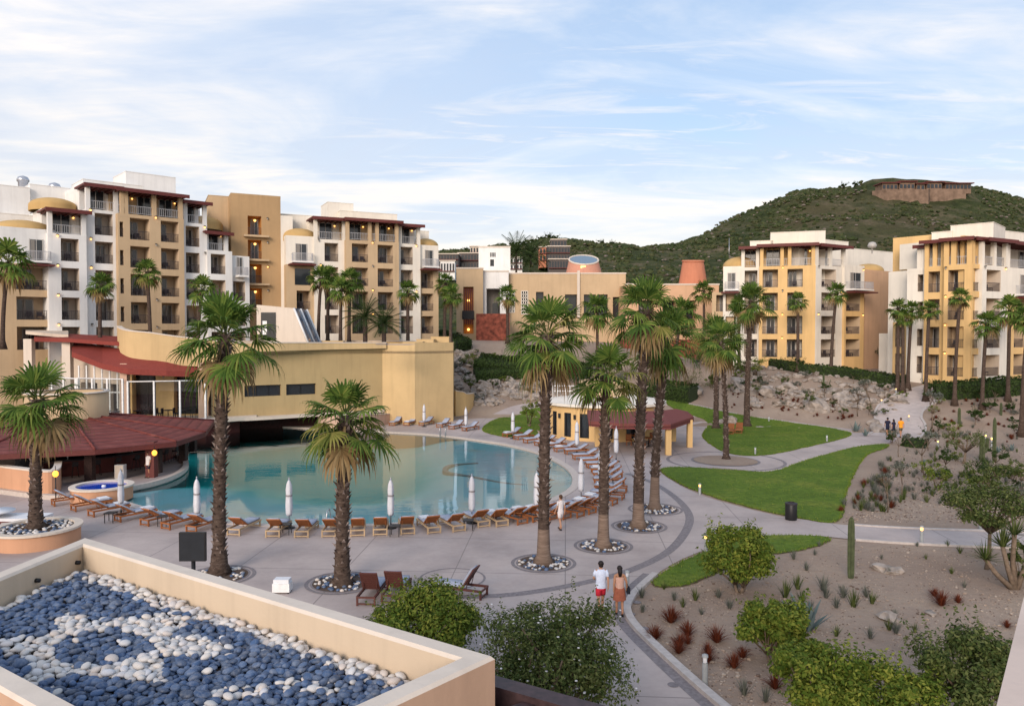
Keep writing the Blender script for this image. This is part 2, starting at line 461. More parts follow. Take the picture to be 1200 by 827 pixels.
# ================================================================ outlines (traced, then laid on the ground)
pool_px = [(150,589),(190,600),(240,609),(300,614),(360,616),(420,615),(480,612),(540,606),(590,599),(632,589),(658,579),(671,567),(668,553),(652,541),(627,530),(592,521),(560,516),(530,512),(500,509),(465,507),(430,505)]
pool_front = [at_z(x, y) for x, y in pool_px]
pool_back = [at_z(x, y) for x, y in [(400,504),(378,503),(330,500),(270,498),(215,499),(165,503),(128,520),(106,545),(112,570),(130,583)]]
POOL = crom([(p.x, p.y) for p in pool_front + pool_back], 5)
def offs(P, d):
    k = len(P); out = []; sgn = 1 if area(P) > 0 else -1
    for i in range(k):
        a, b = P[(i-1) % k], P[(i+1) % k]; t = Vector((b[0]-a[0], b[1]-a[1])).normalized()
        out.append(Vector((P[i][0] + t.y*d*sgn, P[i][1] - t.x*d*sgn)))
    return out
POOLO = offs(POOL, .45)
# terrain sheet
def terrain():
    mb = MB(); xs = [-260, -200, -150] + [-120 + 2.5*i for i in range(97)] + [150, 200, 260]
    ys = [-60, -30, -10, 0, 10, 20, 30, 40] + [50 + 2.5*i for i in range(41)] + [170, 200]
    idx = {}
    for j, y in enumerate(ys):
        for i, x in enumerate(xs):
            z = hgt(x, y)
            big = 1.0 if z > .05 else 0
            z += big * .12 * noise.noise(Vector((x*.12, y*.12, 0)))
            idx[i, j] = len(mb.v); mb.v.append((x, y, z))
    P1 = offs(POOL, .2)
    for j in range(len(ys)-1):
        for i in range(len(xs)-1):
            cs = [(xs[i], ys[j]), (xs[i+1], ys[j]), (xs[i+1], ys[j+1]), (xs[i], ys[j+1])]
            if any(inpoly(a, b, P1) for a, b in cs) or inpoly((xs[i]+xs[i+1])/2, (ys[j]+ys[j+1])/2, P1): continue
            if ys[j] < 58 and ys[j] > 35 and abs((xs[i]+xs[i+1])/2+5) < 12 and inpoly((xs[i]+xs[i+1])/2, (ys[j]+ys[j+1])/2, offs(POOL, 3)): continue
            mb.f.append((idx[i, j], idx[i+1, j], idx[i+1, j+1], idx[i, j+1])); mb.m.append(0); mb.sm.append(True)
    mb.build('ground', M['sand'], None, kind='structure')
terrain()
# deck: everything paved round the pool
deck_px = [(872,850),(820,806),(775,765),(742,732),(732,716),(736,703),(748,690),(765,676),(800,655),(850,637),(905,628),(968,628),
           (975,613),(925,607),(880,597),(830,583),(792,566),(776,549),(850,549),(905,553),(942,540),(1000,524),(1035,521),(1052,514),
           (1046,503),(1000,503),(930,494),(868,485),(815,474),(780,463),(745,458),(700,462),(640,470),(600,476),(570,488),(535,492),(470,491),(410,490),(330,488)]
dk = [G(x, y) for x, y in deck_px]
dk2 = [Vector((-24, 80, 0)), Vector((-52, 78, 0)), Vector((-62, 60, 0)), Vector((-60, 20, 0)), Vector((-30, 4, 0)), Vector((6, 4, 0))]
DECK = crom([(p.x, p.y) for p in dk], 3, False) + [Vector((p.x, p.y)) for p in dk2]
drape('pavement', DECK, M['deck'], .022, hole=POOLO, kind='structure')
# pool basin
def basin():
    mb = MB(); k = len(POOL)
    vs = []
    for z in (.03, -1.75):
        vs += [(p.x, p.y, z) for p in POOL]
    mb.add(vs, [(i, (i+1) % k, k+(i+1) % k, k+i) for i in range(k)])
    mb.build('pool_basin', M['poolwall'], None, kind='structure')
    # coping ring
    a = POOLO; b = offs(POOL, -.05); vs = [(p.x, p.y, .05) for p in a] + [(p.x, p.y, .05) for p in b] + [(p.x, p.y, 0) for p in a] + [(p.x, p.y, -.1) for p in b]
    mb = MB(); fs = []
    for i in range(k):
        j = (i+1) % k
        fs += [(i, j, k+j, k+i), (2*k+i, 2*k+j, j, i), (k+i, k+j, 3*k+j, 3*k+i)]
    mb.add(vs, fs); mb.build('pool_coping', M['coping'], None, kind='structure')
def dist_front(x, y):
    m = 1e9
    for i in range(len(PF)-1):
        a, b = PF[i], PF[i+1]; ab = b-a; t = max(0, min(1, ((x-a.x)*ab.x+(y-a.y)*ab.y)/ab.length_squared))
        m = min(m, math.hypot(a.x+ab.x*t-x, a.y+ab.y*t-y))
    return m
PF = [Vector((p.x, p.y)) for p in [at_z(x, y) for x, y in pool_px[:16]]]
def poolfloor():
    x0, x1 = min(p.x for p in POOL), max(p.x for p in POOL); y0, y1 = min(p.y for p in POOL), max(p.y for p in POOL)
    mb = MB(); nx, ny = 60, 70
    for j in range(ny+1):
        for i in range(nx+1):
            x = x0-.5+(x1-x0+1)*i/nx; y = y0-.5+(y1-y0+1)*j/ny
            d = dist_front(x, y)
            z = -.12 - 1.5*ss(2.2, 15.0, d)*(.08+.92*ss(-2.5, -9, x)) + .04*noise.noise(Vector((x*.5, y*.5, 0)))  # right end kept shallow, so its pale floor colour imitates reflected sky
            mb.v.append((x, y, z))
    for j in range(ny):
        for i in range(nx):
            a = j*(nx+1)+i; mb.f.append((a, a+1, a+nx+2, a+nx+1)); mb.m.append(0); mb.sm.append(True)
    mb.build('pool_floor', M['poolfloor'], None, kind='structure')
def poolmats():
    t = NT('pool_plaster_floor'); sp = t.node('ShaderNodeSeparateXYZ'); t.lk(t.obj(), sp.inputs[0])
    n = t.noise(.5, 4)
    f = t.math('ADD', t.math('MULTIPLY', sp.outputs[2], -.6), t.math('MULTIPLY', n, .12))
    col = t.ramp(f, [(.085, (.80, .72, .60)), (.13, (.62, .88, .90)), (.3, (.42, .86, .85)), (.52, (.10, .72, .67)), (.9, (.02, .56, .52))])  # sandy beach edge; the pale aqua stop imitates reflected sky at the right end
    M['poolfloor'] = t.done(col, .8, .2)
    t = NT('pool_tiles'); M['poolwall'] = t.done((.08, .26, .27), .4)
    t = NT('pool_water'); m = t.m; t.n.remove(t.b)
    g = t.node('ShaderNodeBsdfGlossy'); g.inputs['Roughness'].default_value = .02; g.inputs[0].default_value = (1, 1, 1, 1)
    tr = t.node('ShaderNodeBsdfTransparent'); tr.inputs[0].default_value = (.80, .97, .97, 1)
    fr = t.node('ShaderNodeFresnel'); fr.inputs[0].default_value = 1.38
    mp = t.node('ShaderNodeMapping'); mp.inputs['Scale'].default_value = (.6, 1.5, 1); t.lk(t.obj(), mp.inputs[0])
    h = t.noise(1.3, 4, .5, mp.outputs[0], .5); h2 = t.noise(.12, 3, .5)
    hh = t.math('MULTIPLY', h, t.ramp(h2, [(.42, .15), (.6, 1)]))
    b = t.node('ShaderNodeBump'); b.inputs['Strength'].default_value = .28; b.inputs['Distance'].default_value = .05; t.lk(hh, b.inputs['Height'])
    t.lk(b.outputs[0], g.inputs['Normal']); t.lk(b.outputs[0], fr.inputs['Normal'])
    mx = t.node('ShaderNodeMixShader'); t.lk(fr.outputs[0], mx.inputs[0]); t.lk(tr.outputs[0], mx.inputs[1]); t.lk(g.outputs[0], mx.inputs[2])
    t.lk(mx.outputs[0], t.n['Material Output'].inputs[0]); M['water'] = m
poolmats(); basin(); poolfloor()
mb = MB(); mb.add([(p.x, p.y, -.07) for p in POOL], [tuple(range(len(POOL)))])
me = mb.mesh('pool_water', [M['water']])
bm = bmesh.new(); bm.from_mesh(me); bmesh.ops.triangulate(bm, faces=bm.faces[:]); bmesh.ops.recalc_face_normals(bm, faces=bm.faces[:])
if sum(f.normal.z for f in bm.faces) < 0: bmesh.ops.reverse_faces(bm, faces=bm.faces[:])
bm.to_mesh(me); bm.free(); link('pool_water', me, None, kind='structure')
# small paved peninsula with submerged steps at the right
pp = crom([(p.x, p.y) for p in [at_z(x, y, -.03) for x, y in [(640,545),(612,537),(575,537),(545,540),(524,546),(522,551),(545,552),(575,550),(560,560),(600,566),(650,560)]]], 4)
L = [Vector((p.x, p.y)) for p in [at_z(x, y, -.03) for x, y in [(648,560),(618,566),(585,563),(550,556),(527,552),(521,548),(530,543),(560,541)]]]
strip('pool_step_edge', crom(L, 5, False), .3, M['coping'], -.10, thick=.6, kind='structure')
mb = MB(); c = at_z(600, 546, -.03)
# ---------------------------------------------------------------- lawns
LAWNS = []
def lawn(pts, nm='lawn'):
    P = pxpoly(pts, 9); P = [q+Vector((noise.noise(Vector((q.x*1.7, q.y*1.7, 0))), noise.noise(Vector((q.x*1.7, q.y*1.7, 5)))))*.10 for q in P]; drape(nm, P, M['lawn'], .075, edge=.09, kind='structure')
    LAWNS.append(P)
    strip('lawn_edging', P, .12, M['soil'], .04, closed=True, kind='structure')
lawn([(775,551),(800,548),(850,551),(905,553),(942,541),(1000,525),(1036,521),(1038,525),(1015,534),(1000,556),(990,580),(980,611),(930,606),(880,595),(832,581),(795,566)])
lawn([(766,684),(784,668),(815,653),(850,640),(900,629),(964,630),(966,637),(930,646),(880,654),(845,668),(810,684),(780,688)])
lawn([(778,466),(815,476),(870,487),(930,496),(988,505),(993,512),(950,523),(900,533),(862,533),(838,524),(824,511),(830,497),(812,487),(788,478)])
lawn([(566,503),(588,490),(640,486),(652,494),(645,508),(615,512),(585,511)])
lawn([(612,482),(640,477),(650,480),(640,484),(615,486)])
# upper path that climbs between the boulders and the garden
cl_ = crom([(p.x, p.y) for p in [G(x, y) for x, y in [(1046,512),(1056,500),(1052,488),(1058,476),(1078,465),(1112,456),(1150,452)]]], 6, False)
strip('path', cl_, 4.0, M['path'], .035, kind='structure')
for s in (-1, 1):
    Lr = ribbon(cl_, 4.2)[0 if s < 0 else 1]; strip('kerb', Lr, .22, M['kerb'], .12, thick=.2, kind='structure')
# path to the right
cl_ = crom([(p.x, p.y) for p in [at_z(x, y) for x, y in [(960,620),(1000,624),(1060,628),(1130,631),(1200,633),(1300,637),(1450,644)]]], 5, False)
strip('path', cl_, 2.75, M['deck'], .034, kind='structure')
for s in (0, 1):
    strip('kerb', ribbon(cl_, 2.9)[s][5:], .16, M['kerb'], .10, thick=.14, kind='structure')
# kerb of the foreground garden bed with its grey drainage band
kl = crom([(p.x, p.y) for p in [at_z(x, y) for x, y in [(872,850),(820,806),(775,765),(744,734),(735,716),(739,703),(750,690),(768,674)]]], 6, False)
strip('kerb', kl, .26, M['kerb'], .13, thick=.15, kind='structure')
strip('drain_band', ribbon(kl, .66)[1 if ribbon(kl, 1.1)[1][0].x < kl[0].x else 0], .34, M['darkband'], .027, kind='structure')
# dark curved inlay in the deck
cl_ = crom([(p.x, p.y) for p in [at_z(x, y) for x, y in [(520,700),(600,697),(680,684),(740,668),(785,645),(806,618),(806,600),(790,582),(765,566),(735,555)]]], 8, False)
strip('paving_band', cl_, .42, M['darkband'], .027, kind='structure')
def ring(px, py, r, wd=.12, mat='darkband', off=.028):
    c = G(px, py); L = [Vector((c.x+r*math.cos(a*math.pi/18), c.y+r*math.sin(a*math.pi/18))) for a in range(36)]
    strip('paving_ring', L, wd, M[mat], off, closed=True, kind='structure')
ring(530, 678, 1.25, .09)
c = G(850, 540)
drape('planting_circle', [Vector((c.x+2.3*math.cos(a*math.pi/18), c.y+2.3*math.sin(a*math.pi/18))) for a in range(36)], M['sand'], .05, kind='structure')
ring(850, 540, 2.4, .2); ring(850, 540, 4.2, .25)
for x, y in [(743,693),(752,706),(761,737),(768,751),(781,779),(795,803),(745,720)]:
    c = at_z(x-6, y); mb = MB(); mb.lathe([(.10, 0), (.16, 0)], (c.x, c.y, .031), 14); mb.disc((c.x, c.y, .0285), .1, 14); mb.build('ground_light_ring', M['darkband'], None, kind='structure')
# ================================================================ hotel blocks
class Base:
    """ground line of a facade: s runs to the right, t towards the viewer"""
    def __init__(s, pxa, Ya, pxb, Yb):
        a = Vector(((pxa-600)/F*Ya, Ya)); b = Vector(((pxb-600)/F*Yb, Yb)); s.a = a
        s.u = (b-a).normalized(); s.n = Vector((s.u.y, -s.u.x))
        s.M = Matrix(((s.u.x, s.n.x, 0, a.x), (s.u.y, s.n.y, 0, a.y), (0, 0, 1, 0), (0, 0, 0, 1)))
    def s_at(s, px, t=0.0):
        k = (px-600)/F; o = s.a + s.n*t
        return (k*o.y - o.x) / (s.u.x - k*s.u.y)
    def p(s, S, T, z): return s.M @ Vector((S, T, z))
    def z_at(s, px, py, t=0.0):
        S = s.s_at(px, t); q = s.a + s.n*t + s.u*S; return zy(py, q.y)
def wall_holes(mb, s0, s1, z0, z1, t, holes, mi, Mx):
    xs = sorted({s0, s1, *[h[0] for h in holes], *[h[1] for h in holes]}); zs = sorted({z0, z1, *[h[2] for h in holes], *[h[3] for h in holes]})
    for i in range(len(xs)-1):
        for j in range(len(zs)-1):
            cx, cz = (xs[i]+xs[i+1])/2, (zs[j]+zs[j+1])/2
            if any(h[0] < cx < h[1] and h[2] < cz < h[3] for h in holes): continue
            mb.add([Mx @ Vector(p) for p in ((xs[i],t,zs[j]),(xs[i+1],t,zs[j]),(xs[i+1],t,zs[j+1]),(xs[i],t,zs[j+1]))], [(0,1,2,3)], mi)
def rail(mb, x0, x1, t, z, h=.95, mi=0, Mx=None, step=.14):
    mb.box((x0, t-.03, z+h-.05), (x1, t+.03, z+h), mi, Mx); mb.box((x0, t-.02, z+.08), (x1, t+.02, z+.12), mi, Mx)
    n = max(2, int((x1-x0)/step))
    for i in range(n+1):
        x = x0 + (x1-x0)*i/n; mb.box((x-.015, t-.012, z+.1), (x+.015, t+.012, z+h-.04), mi, Mx)
_br = random.Random(77)
def balcony(parent, Bm, s0, s1, z0, z1, t, depth=1.9, rmat='railing', door=None, solid=.18, inner='recess', lit=False, furn=True):
    """recess with floor, side walls, soffit; sliding door, railing and lamp are sub-parts"""
    mb = MB(); i = t - depth; Mx = Bm
    P = lambda *q: Mx @ Vector(q)
    mb.add([P(s0,t,z0),P(s1,t,z0),P(s1,i,z0),P(s0,i,z0)], [(0,1,2,3)]); mb.add([P(s0,t,z1),P(s1,t,z1),P(s1,i,z1),P(s0,i,z1)], [(3,2,1,0)])
    mb.add([P(s0,t,z0),P(s0,i,z0),P(s0,i,z1),P(s0,t,z1)], [(0,1,2,3)]); mb.add([P(s1,t,z0),P(s1,i,z0),P(s1,i,z1),P(s1,t,z1)], [(3,2,1,0)])
    mb.add([P(s0,i,z0),P(s1,i,z0),P(s1,i,z1),P(s0,i,z1)], [(0,1,2,3)])
    b = mb.build('balcony', M[inner], parent)
    w_ = s1 - s0; q_ = _br.choice((.08, .12, .30, .34)); d0, d1 = door or (s0 + w_*q_, s0 + w_*(q_+.52)); lit = lit or (_br.random() < .07 and w_ > 1.2)
    mb = MB()
    mb.box((d0, i+.02, z0+.02), (d1, i+.07, z1-.25), 0, Mx)
    mb.box(((d0+d1)/2-.03, i+.07, z0+.02), ((d0+d1)/2+.03, i+.10, z1-.25), 1, Mx)
    for a in (d0, d1): mb.box((a-.05, i+.02, z0+.02), (a+.05, i+.11, z1-.2), 1, Mx)
    mb.box((d0-.05, i+.02, z1-.26), (d1+.05, i+.11, z1-.18), 1, Mx)
    if random.random() < .7: mb.box((d0+.08 if random.random() < .5 else (d0+d1)/2+.05, i+.072, z0+.1), ((d0+d1)/2-.05 if False else d0+.08+(d1-d0)*.3, i+.085, z1-.3), 2, Mx)
    mb.build('glass_door', [M['dark'], M['steelwhite'], M['curtain']], b)
    mb = MB(); rail(mb, s0, s1, t-.12, z0, .95, 0, Mx); mb.build('railing', M[rmat], b)
    if lit: lamp(b, P(s0+.35, i+.2, z1-.45), r=.13)
    if furn and w_ > 1.4:
        mb = MB(); c = s0 + w_*random.uniform(.55, .8)
        for q in (-.45, .45):
            if not s0+.35 < c+q < s1-.35: continue
            mb.box((c+q-.27, t-1.2, z0+.38), (c+q+.27, t-.65, z0+.46), 0, Mx); mb.box((c+q-.27, t-1.28, z0+.4), (c+q+.27, t-1.2, z0+.85), 0, Mx)
            for a in (-.25, .22):
                for d in (-1.2, -.7): mb.box((c+q+a, t+d, z0), (c+q+a+.04, t+d+.04, z0+.4), 0, Mx)
        if mb.v: mb.build('balcony_chair', M['furn'], b)
    return b
_lr = random.Random(4)
def lamp(parent, q, mat='lampon', r=.085):
    lit = _lr.random() < .6 or r > .1
    mb = MB(); mb.box((q.x-.09, q.y-.09, q.z+.1), (q.x+.09, q.y+.09, q.z+.2), 0); mb.ico(q, r, 2, 1)
    mb.build('wall_lamp', [M['black'], M[mat if lit else 'steelwhite']], parent)
M['steelwhite'] = simple('pale_frame', (.40, .38, .36), .5)
def dome(parent, B, S, T, z, r, k=.55):
    c = B.p(S, T, z); mb = MB(); prof = [(r, -.6), (r, 0)] + [(r*math.cos(a*math.pi/16), r*k*math.sin(a*math.pi/16)) for a in range(1, 9)]
    mb.lathe(prof, c, 24); mb.build('dome', M['dome'], parent)
def bay(bd, B, x0, x1, t, zt, col, holes, colr=None, zbase=-1.0, depth=11, roofmat='cap', side=None, colors=None):
    """one facade bay: front with holes, side walls, roof with low parapet. holes are (s0,s1,z0,z1)"""
    s0, s1 = B.s_at(x0, t), B.s_at(x1, t); mb = MB()
    if colors:        # list of (z0, z1, matindex)
        for (a, b_, mi) in colors: wall_holes(mb, s0, s1, a, b_, t, [h for h in holes if h[2] >= a-.01 and h[3] <= b_+.01], mi, B.M)
        cm = colors
    else:
        wall_holes(mb, s0, s1, zbase, zt, t, holes, 0, B.M); cm = [(zbase, zt, 0)]
    for a, b_, mi in cm:
        for S in (s0, s1): mb.add([B.p(S, t, a), B.p(S, t-depth, a), B.p(S, t-depth, b_), B.p(S, t, b_)], [(0,1,2,3)], mi)
        mb.add([B.p(s0, t-depth, a), B.p(s1, t-depth, a), B.p(s1, t-depth, b_), B.p(s0, t-depth, b_)], [(0,1,2,3)], mi)
    mats = [M[c] for c in (col if isinstance(col, (list, tuple)) else [col])]
    mb.build('wall', mats, bd)
    mb = MB(); mb.add([B.p(s0, t, zt-.25), B.p(s1, t, zt-.25), B.p(s1, t-depth, zt-.25), B.p(s0, t-depth, zt-.25)], [(0,1,2,3)])
    for (a, b_, c, d) in ((s0, s1, t-.22, t), (s0, s0+.22, t-depth, t-.22), (s1-.22, s1, t-depth, t-.22), (s0+.22, s1-.22, t-depth, t-depth+.22)):
        mb.box((a-.004, c-.004, zt-.3), (b_+.004, d+.006, zt+.04), 1, B.M)
    mb.build('roof', [M['recess'], mats[0] if not colors else mats[colors[-1][2]]], bd)
    return s0, s1
def boxpart(bd, B, s0, s1, t0, t1, z0, z1, mat, nm='roof_block'):
    mb = MB(); mb.box((s0, t0, z0), (s1, t1, z1), 0, B.M)
    mb.box((s0-.04, t0-.04, z1), (s1+.04, t1+.04, z1+.07), 0, B.M); return mb.build(nm, M[mat], bd)
def terrace(bd, B, s0, s1, t, zf, zc, col, ncol=2, bx=7, back=2.6, doors=1, rmat='railwhite', cw=.42, over=.9, rows=None, litdoor=False, ccol=None):
    """open top-floor terrace under a dark red timber canopy"""
    mb = MB(); i = t-back
    mb.add([B.p(s0,i,zf), B.p(s1,i,zf), B.p(s1,i,zc), B.p(s0,i,zc)], [(0,1,2,3)])
    mb.box((s0, i-bx, zc-.02), (s1, i, zc+.5), 0, B.M)
    for S in (s0, s1): mb.add([B.p(S,i,zf), B.p(S,i-bx,zf), B.p(S,i-bx,zc), B.p(S,i,zc)], [(0,1,2,3)])
    w = mb.build('wall', M[col], bd)
    n = doors
    for k in range(n):
        c = s0 + (s1-s0)*(k+.5)/n; mb = MB(); hw = min(.8, (s1-s0)/n*.3)
        mb.box((c-hw, i+.01, zf+.02), (c+hw, i+.06, zf+2.15), 0, B.M); mb.box((c-.03, i+.06, zf+.02), (c+.03, i+.09, zf+2.15), 1, B.M)
        for a in (-hw, hw): mb.box((c+a-.05, i+.01, zf), (c+a+.05, i+.1, zf+2.2), 1, B.M)
        mb.build('glass_door', [M['dark'], M['steelwhite']], w)
        lamp(w, B.p(c+hw+.35, i+.12, zf+1.9))
    cs = rows or [s0+cw/2 + (s1-s0-cw)*k/(ncol-1) for k in range(ncol)]
    for c in cs:
        mb = MB(); mb.box((c-cw/2, t-cw-.02, zf-.28), (c+cw/2, t-.02, zc), 0, B.M); mb.build('column', M[ccol or col], bd)
    mb = MB(); rail(mb, s0+.1, s1-.1, t-.2, zf-.1, .9, 0, B.M, .2); mb.build('railing', M[rmat], bd)
    mb = MB(); mb.box((s0-.35, i-.5, zc+.02), (s1+.35, t+over, zc+.20), 0, B.M); mb.box((s0-.35, t+over-.1, zc-.16), (s1+.35, t+over+.02, zc+.22), 0, B.M)
    k = int((s1-s0)/.6)
    for q in range(k+1):
        c = s0 + (s1-s0)*q/max(k, 1); mb.box((c-.06, i, zc-.12), (c+.06, t+over-.1, zc+.02), 0, B.M)
    mb.build('canopy', M['canopy'], bd)
M['railwhite'] = simple('pale_railing', (.42, .42, .44), .4)
def projbal(bd, B, s0, s1, z, t, out=1.2, col='white_wall', rmat='railwhite', canopy=True):
    """balcony that stands out from the wall, with a door behind it"""
    mb = MB(); mb.box((s0, t, z-.22), (s1, t+out, z), 0, B.M); b = mb.build('balcony', M[col], bd)
    mb = MB(); c0, c1 = s0+(s1-s0)*.22, s0+(s1-s0)*.75
    mb.box((c0, t-.02, z+.02), (c1, t+.03, z+2.15), 0, B.M); mb.box(((c0+c1)/2-.03, t+.03, z+.02), ((c0+c1)/2+.03, t+.06, z+2.15), 1, B.M)
    for a in (c0, c1): mb.box((a-.05, t-.01, z), (a+.05, t+.07, z+2.2), 1, B.M)
    mb.box((c0+.1, t+.031, z+.1), (c0+.1+(c1-c0)*.3, t+.04, z+2.1), 2, B.M)
    mb.build('glass_door', [M['dark'], M['steelwhite'], M['curtain']], b)
    mb = MB(); rail(mb, s0+.05, s1-.05, t+out-.06, z, .95, 0, B.M, .12)
    for S in (s0+.05, s1-.05):
        mb.box((S-.02, t, z+.9), (S+.02, t+out-.06, z+.95), 0, B.M)
        for q in range(1, 8): mb.box((S-.012, t+out*q/8-.012, z), (S+.012, t+out*q/8+.012, z+.92), 0, B.M)
    mb.build('railing', M[rmat], b)
    if canopy:
        mb = MB(); mb.box((s0-.4, t, z-.55), (s1+.2, t+out+.45, z-.38), 0, B.M); mb.build('canopy', M['canopy'], bd)
def cols(B, spans, t, floors, z0, fh, lo=.12, hi=2.42):
    out = []
    for a, b in spans:
        for k in floors: out.append((B.s_at(a, t), B.s_at(b, t), z0+fh*k+lo, z0+fh*k+hi))
    return out
def openings(bd, B, hs, t, **k):
    for h in hs: balcony(bd, B.M, *h[:4], t, **k)

# ---------------- left block
B = Base(94, 80, 244, 89)
b1 = thing('hotel_building', 'white and tan stepped hotel building with dark red canopies at the left edge', 'building', B.p(8, -4, 7.4))
inv = b1.matrix_world.inverted()
b1.location = (0, 0, 0); ORG = {}
z0, fh = 7.7, 3.0
t = 0
hs = cols(B, [(20, 57)], .0, (0, 1, 2), z0, fh); bay(b1, B, -30, 66, 0, 19.9, ['white_wall', 'tan'], hs, colors=[(-1, z0+fh*3-.3, 1), (z0+fh*3-.3, 19.9, 0)])
M['peach2'] = plaster('soft_peach_render', (.60, .38, .24))
M['tanrec'] = plaster('warm_recess_render', (.54, .41, .28))
openings(b1, B, hs, 0, inner='tanrec')
projbal(b1, B, B.s_at(30, 0), B.s_at(59, 0), z0+fh*3, 0); lamp(b1, B.p(B.s_at(62, 0), .15, 18.2))
hs2 = cols(B, [(-22, 8)], 0, (1, 2), z0, fh)
dome(b1, B, B.s_at(30, -3), -3.2, 20.0, 2.9, .36)
t = .7; hs = cols(B, [(73, 94)], t, (0, 1, 2, 3), z0, fh)
hs4 = [(h[0]-.3, h[1]+.3, h[2], h[3]) for h in hs if False]
s0, s1 = bay(b1, B, 58, 103, t, z0+fh*4-.15, 'white_wall', hs); openings(b1, B, hs, t)
terrace(b1, B, s0, s1, t, z0+fh*4, z0+fh*5-.9, 'white_wall', 2)
for k in range(4): lamp(b1, B.p(B.s_at(69, t), t+.14, z0+fh*k+2.6))
t = 0.1; hs = cols(B, [(113, 134)], t, (0, 1, 2, 3, 4), z0, fh)
s0, s1 = bay(b1, B, 103, 141, t, z0+fh*5-.3, 'white_wall', hs); openings(b1, B, hs, t)
terrace(b1, B, s0, s1, t, z0+fh*5-.1, z0+fh*6-.9, 'white_wall', 2)
for k in range(5): lamp(b1, B.p(B.s_at(108, t), t+.14, z0+fh*k+2.6))
t = .9; zz = z0-.3; hs = cols(B, [(154, 177), (190, 211)], t, (0, 1, 2, 3, 4), zz, fh) + cols(B, [(142, 146.5)], t, (1, 2, 3, 4), zz, fh, .3, 1.9)
s0, s1 = bay(b1, B, 140, 217, t, zz+fh*5-.25, 'tan', hs); openings(b1, B, [h for h in hs if h[1]-h[0] > 1], t, inner='tanrec'); openings(b1, B, [h for h in hs if h[1]-h[0] <= 1], t, inner='tanrec', furn=False, depth=1.2)
terrace(b1, B, s0, s1, t, zz+fh*5-.05, zz+fh*6-.8, 'tan', 4, doors=3, rows=[s0+.5, B.s_at(150, t), B.s_at(183, t), s1-.3])
for k in range(5): lamp(b1, B.p(B.s_at(184, t), t+.14, zz+fh*k+2.65))
t = 0.1; zz = z0-.5; hs = cols(B, [(219, 235)], t, (0, 1, 2, 3, 4), zz, fh)
s0, s1 = bay(b1, B, 217, 244, t, zz+fh*5-.25, 'white_wall', hs); openings(b1, B, hs, t)
terrace(b1, B, s0, s1, t, zz+fh*5-.05, zz+fh*6-1.0, 'white_wall', 2)
for k in range(5): lamp(b1, B.p(B.s_at(241, t), t+.14, zz+fh*k+2.4))
t = .5; hs = cols(B, [(248, 265)], t, (0, 1, 2, 3), zz, fh)
s0, s1 = bay(b1, B, 244, 273, t, zz+fh*4-.2, 'white_wall', hs); openings(b1, B, hs, t)
terrace(b1, B, s0, s1-.2, t-.6, zz+fh*4-.05, zz+fh*5-1.2, 'white_wall', 2, back=1.8)
hs = cols(B, [(274, 288)], 0, (0, 1, 2), zz, fh)
s0, s1 = bay(b1, B, 273, 293, .0, zz+fh*3+2.4, 'white_wall', hs); openings(b1, B, hs, 0); projbal(b1, B, s0+.3, s1-.6, zz+fh*3+.1, 0, canopy=False)
# roof blocks behind
def rb(bd, B, x0, x1, t, dep, z0, y, mat, nm='roof_block', dx=0):
    a, b = B.s_at(x0, t), B.s_at(x1, t); q = B.p(a, t, 0); boxpart(bd, B, a, b, t-dep, t, z0, zy(y, q.y), mat, nm)
rb(b1, B, -40, 52, -6, 6, 15, 246, 'white_wall')
rb(b1, B, -40, 38, -8, 6, 15, 212, 'white_wall'); rb(b1, B, 38, 95, -8.5, 6, 15, 216, 'white_wall')
rb(b1, B, 100, 170, -6.5, 5, 15, 210, 'white_wall'); rb(b1, B, 150, 208, -8.5, 5, 15, 201, 'white_wall'); rb(b1, B, 176, 236, -4.2, 4, 15, 233, 'white_wall')
dome(b1, B, B.s_at(66, -4.2), -4.6, zy(245, 84), 2.3, .40); dome(b1, B, B.s_at(240, -5), -5, zy(262, 92), 2.2, .5)
for px, py in ((27, 205), (64, 213)):
    q = at_y(px, py+13, 88); mb = MB(); mb.lathe([(.5, -1), (.5, .4), (.62, .5), (.66, .7), (.5, 1.0), (.1, 1.15)], q, 14); mb.build('roof_vent', M['steel'], b1)
# shared tan stair tower between the two blocks
T = Base(272, 93, 330, 95.5)
b2 = thing('stair_tower', 'tall plain tan tower with three glowing orange balconies between the white blocks', 'tower')
s0, s1 = T.s_at(272), T.s_at(330)
hs = [(T.s_at(291.5), T.s_at(307.5), z-.0, z+2.35) for z in (12.6, 15.55, 18.5, 21.4)]
bay(b2, T, 272, 330, 0, zy(228, 94), 'browntan', hs, depth=9)
M['orange'] = plaster('lamplit_recess_render', (.55, .26, .08))  # orange puts the lamp glow into the colour of the recess walls
for h in hs:
    b_ = balcony(b2, T.M, *h, 0, inner='orange', furn=False, depth=1.6)
    mb = MB(); mb.box((h[0]-.5, 0.002, h[2]-.25), (h[1]+.8, .75, h[2]-.02), 0, T.M); mb.build('balcony_slab', M['tan'], b2)
    lamp(b_, T.p((h[0]+h[1])/2+.2, -1.35, h[3]-.35), r=.16); lamp(b2, T.p(h[1]+.7, .15, h[3]-.3))
rb(b2, T, 246, 272, -3, 6, 10, 229, 'tan')
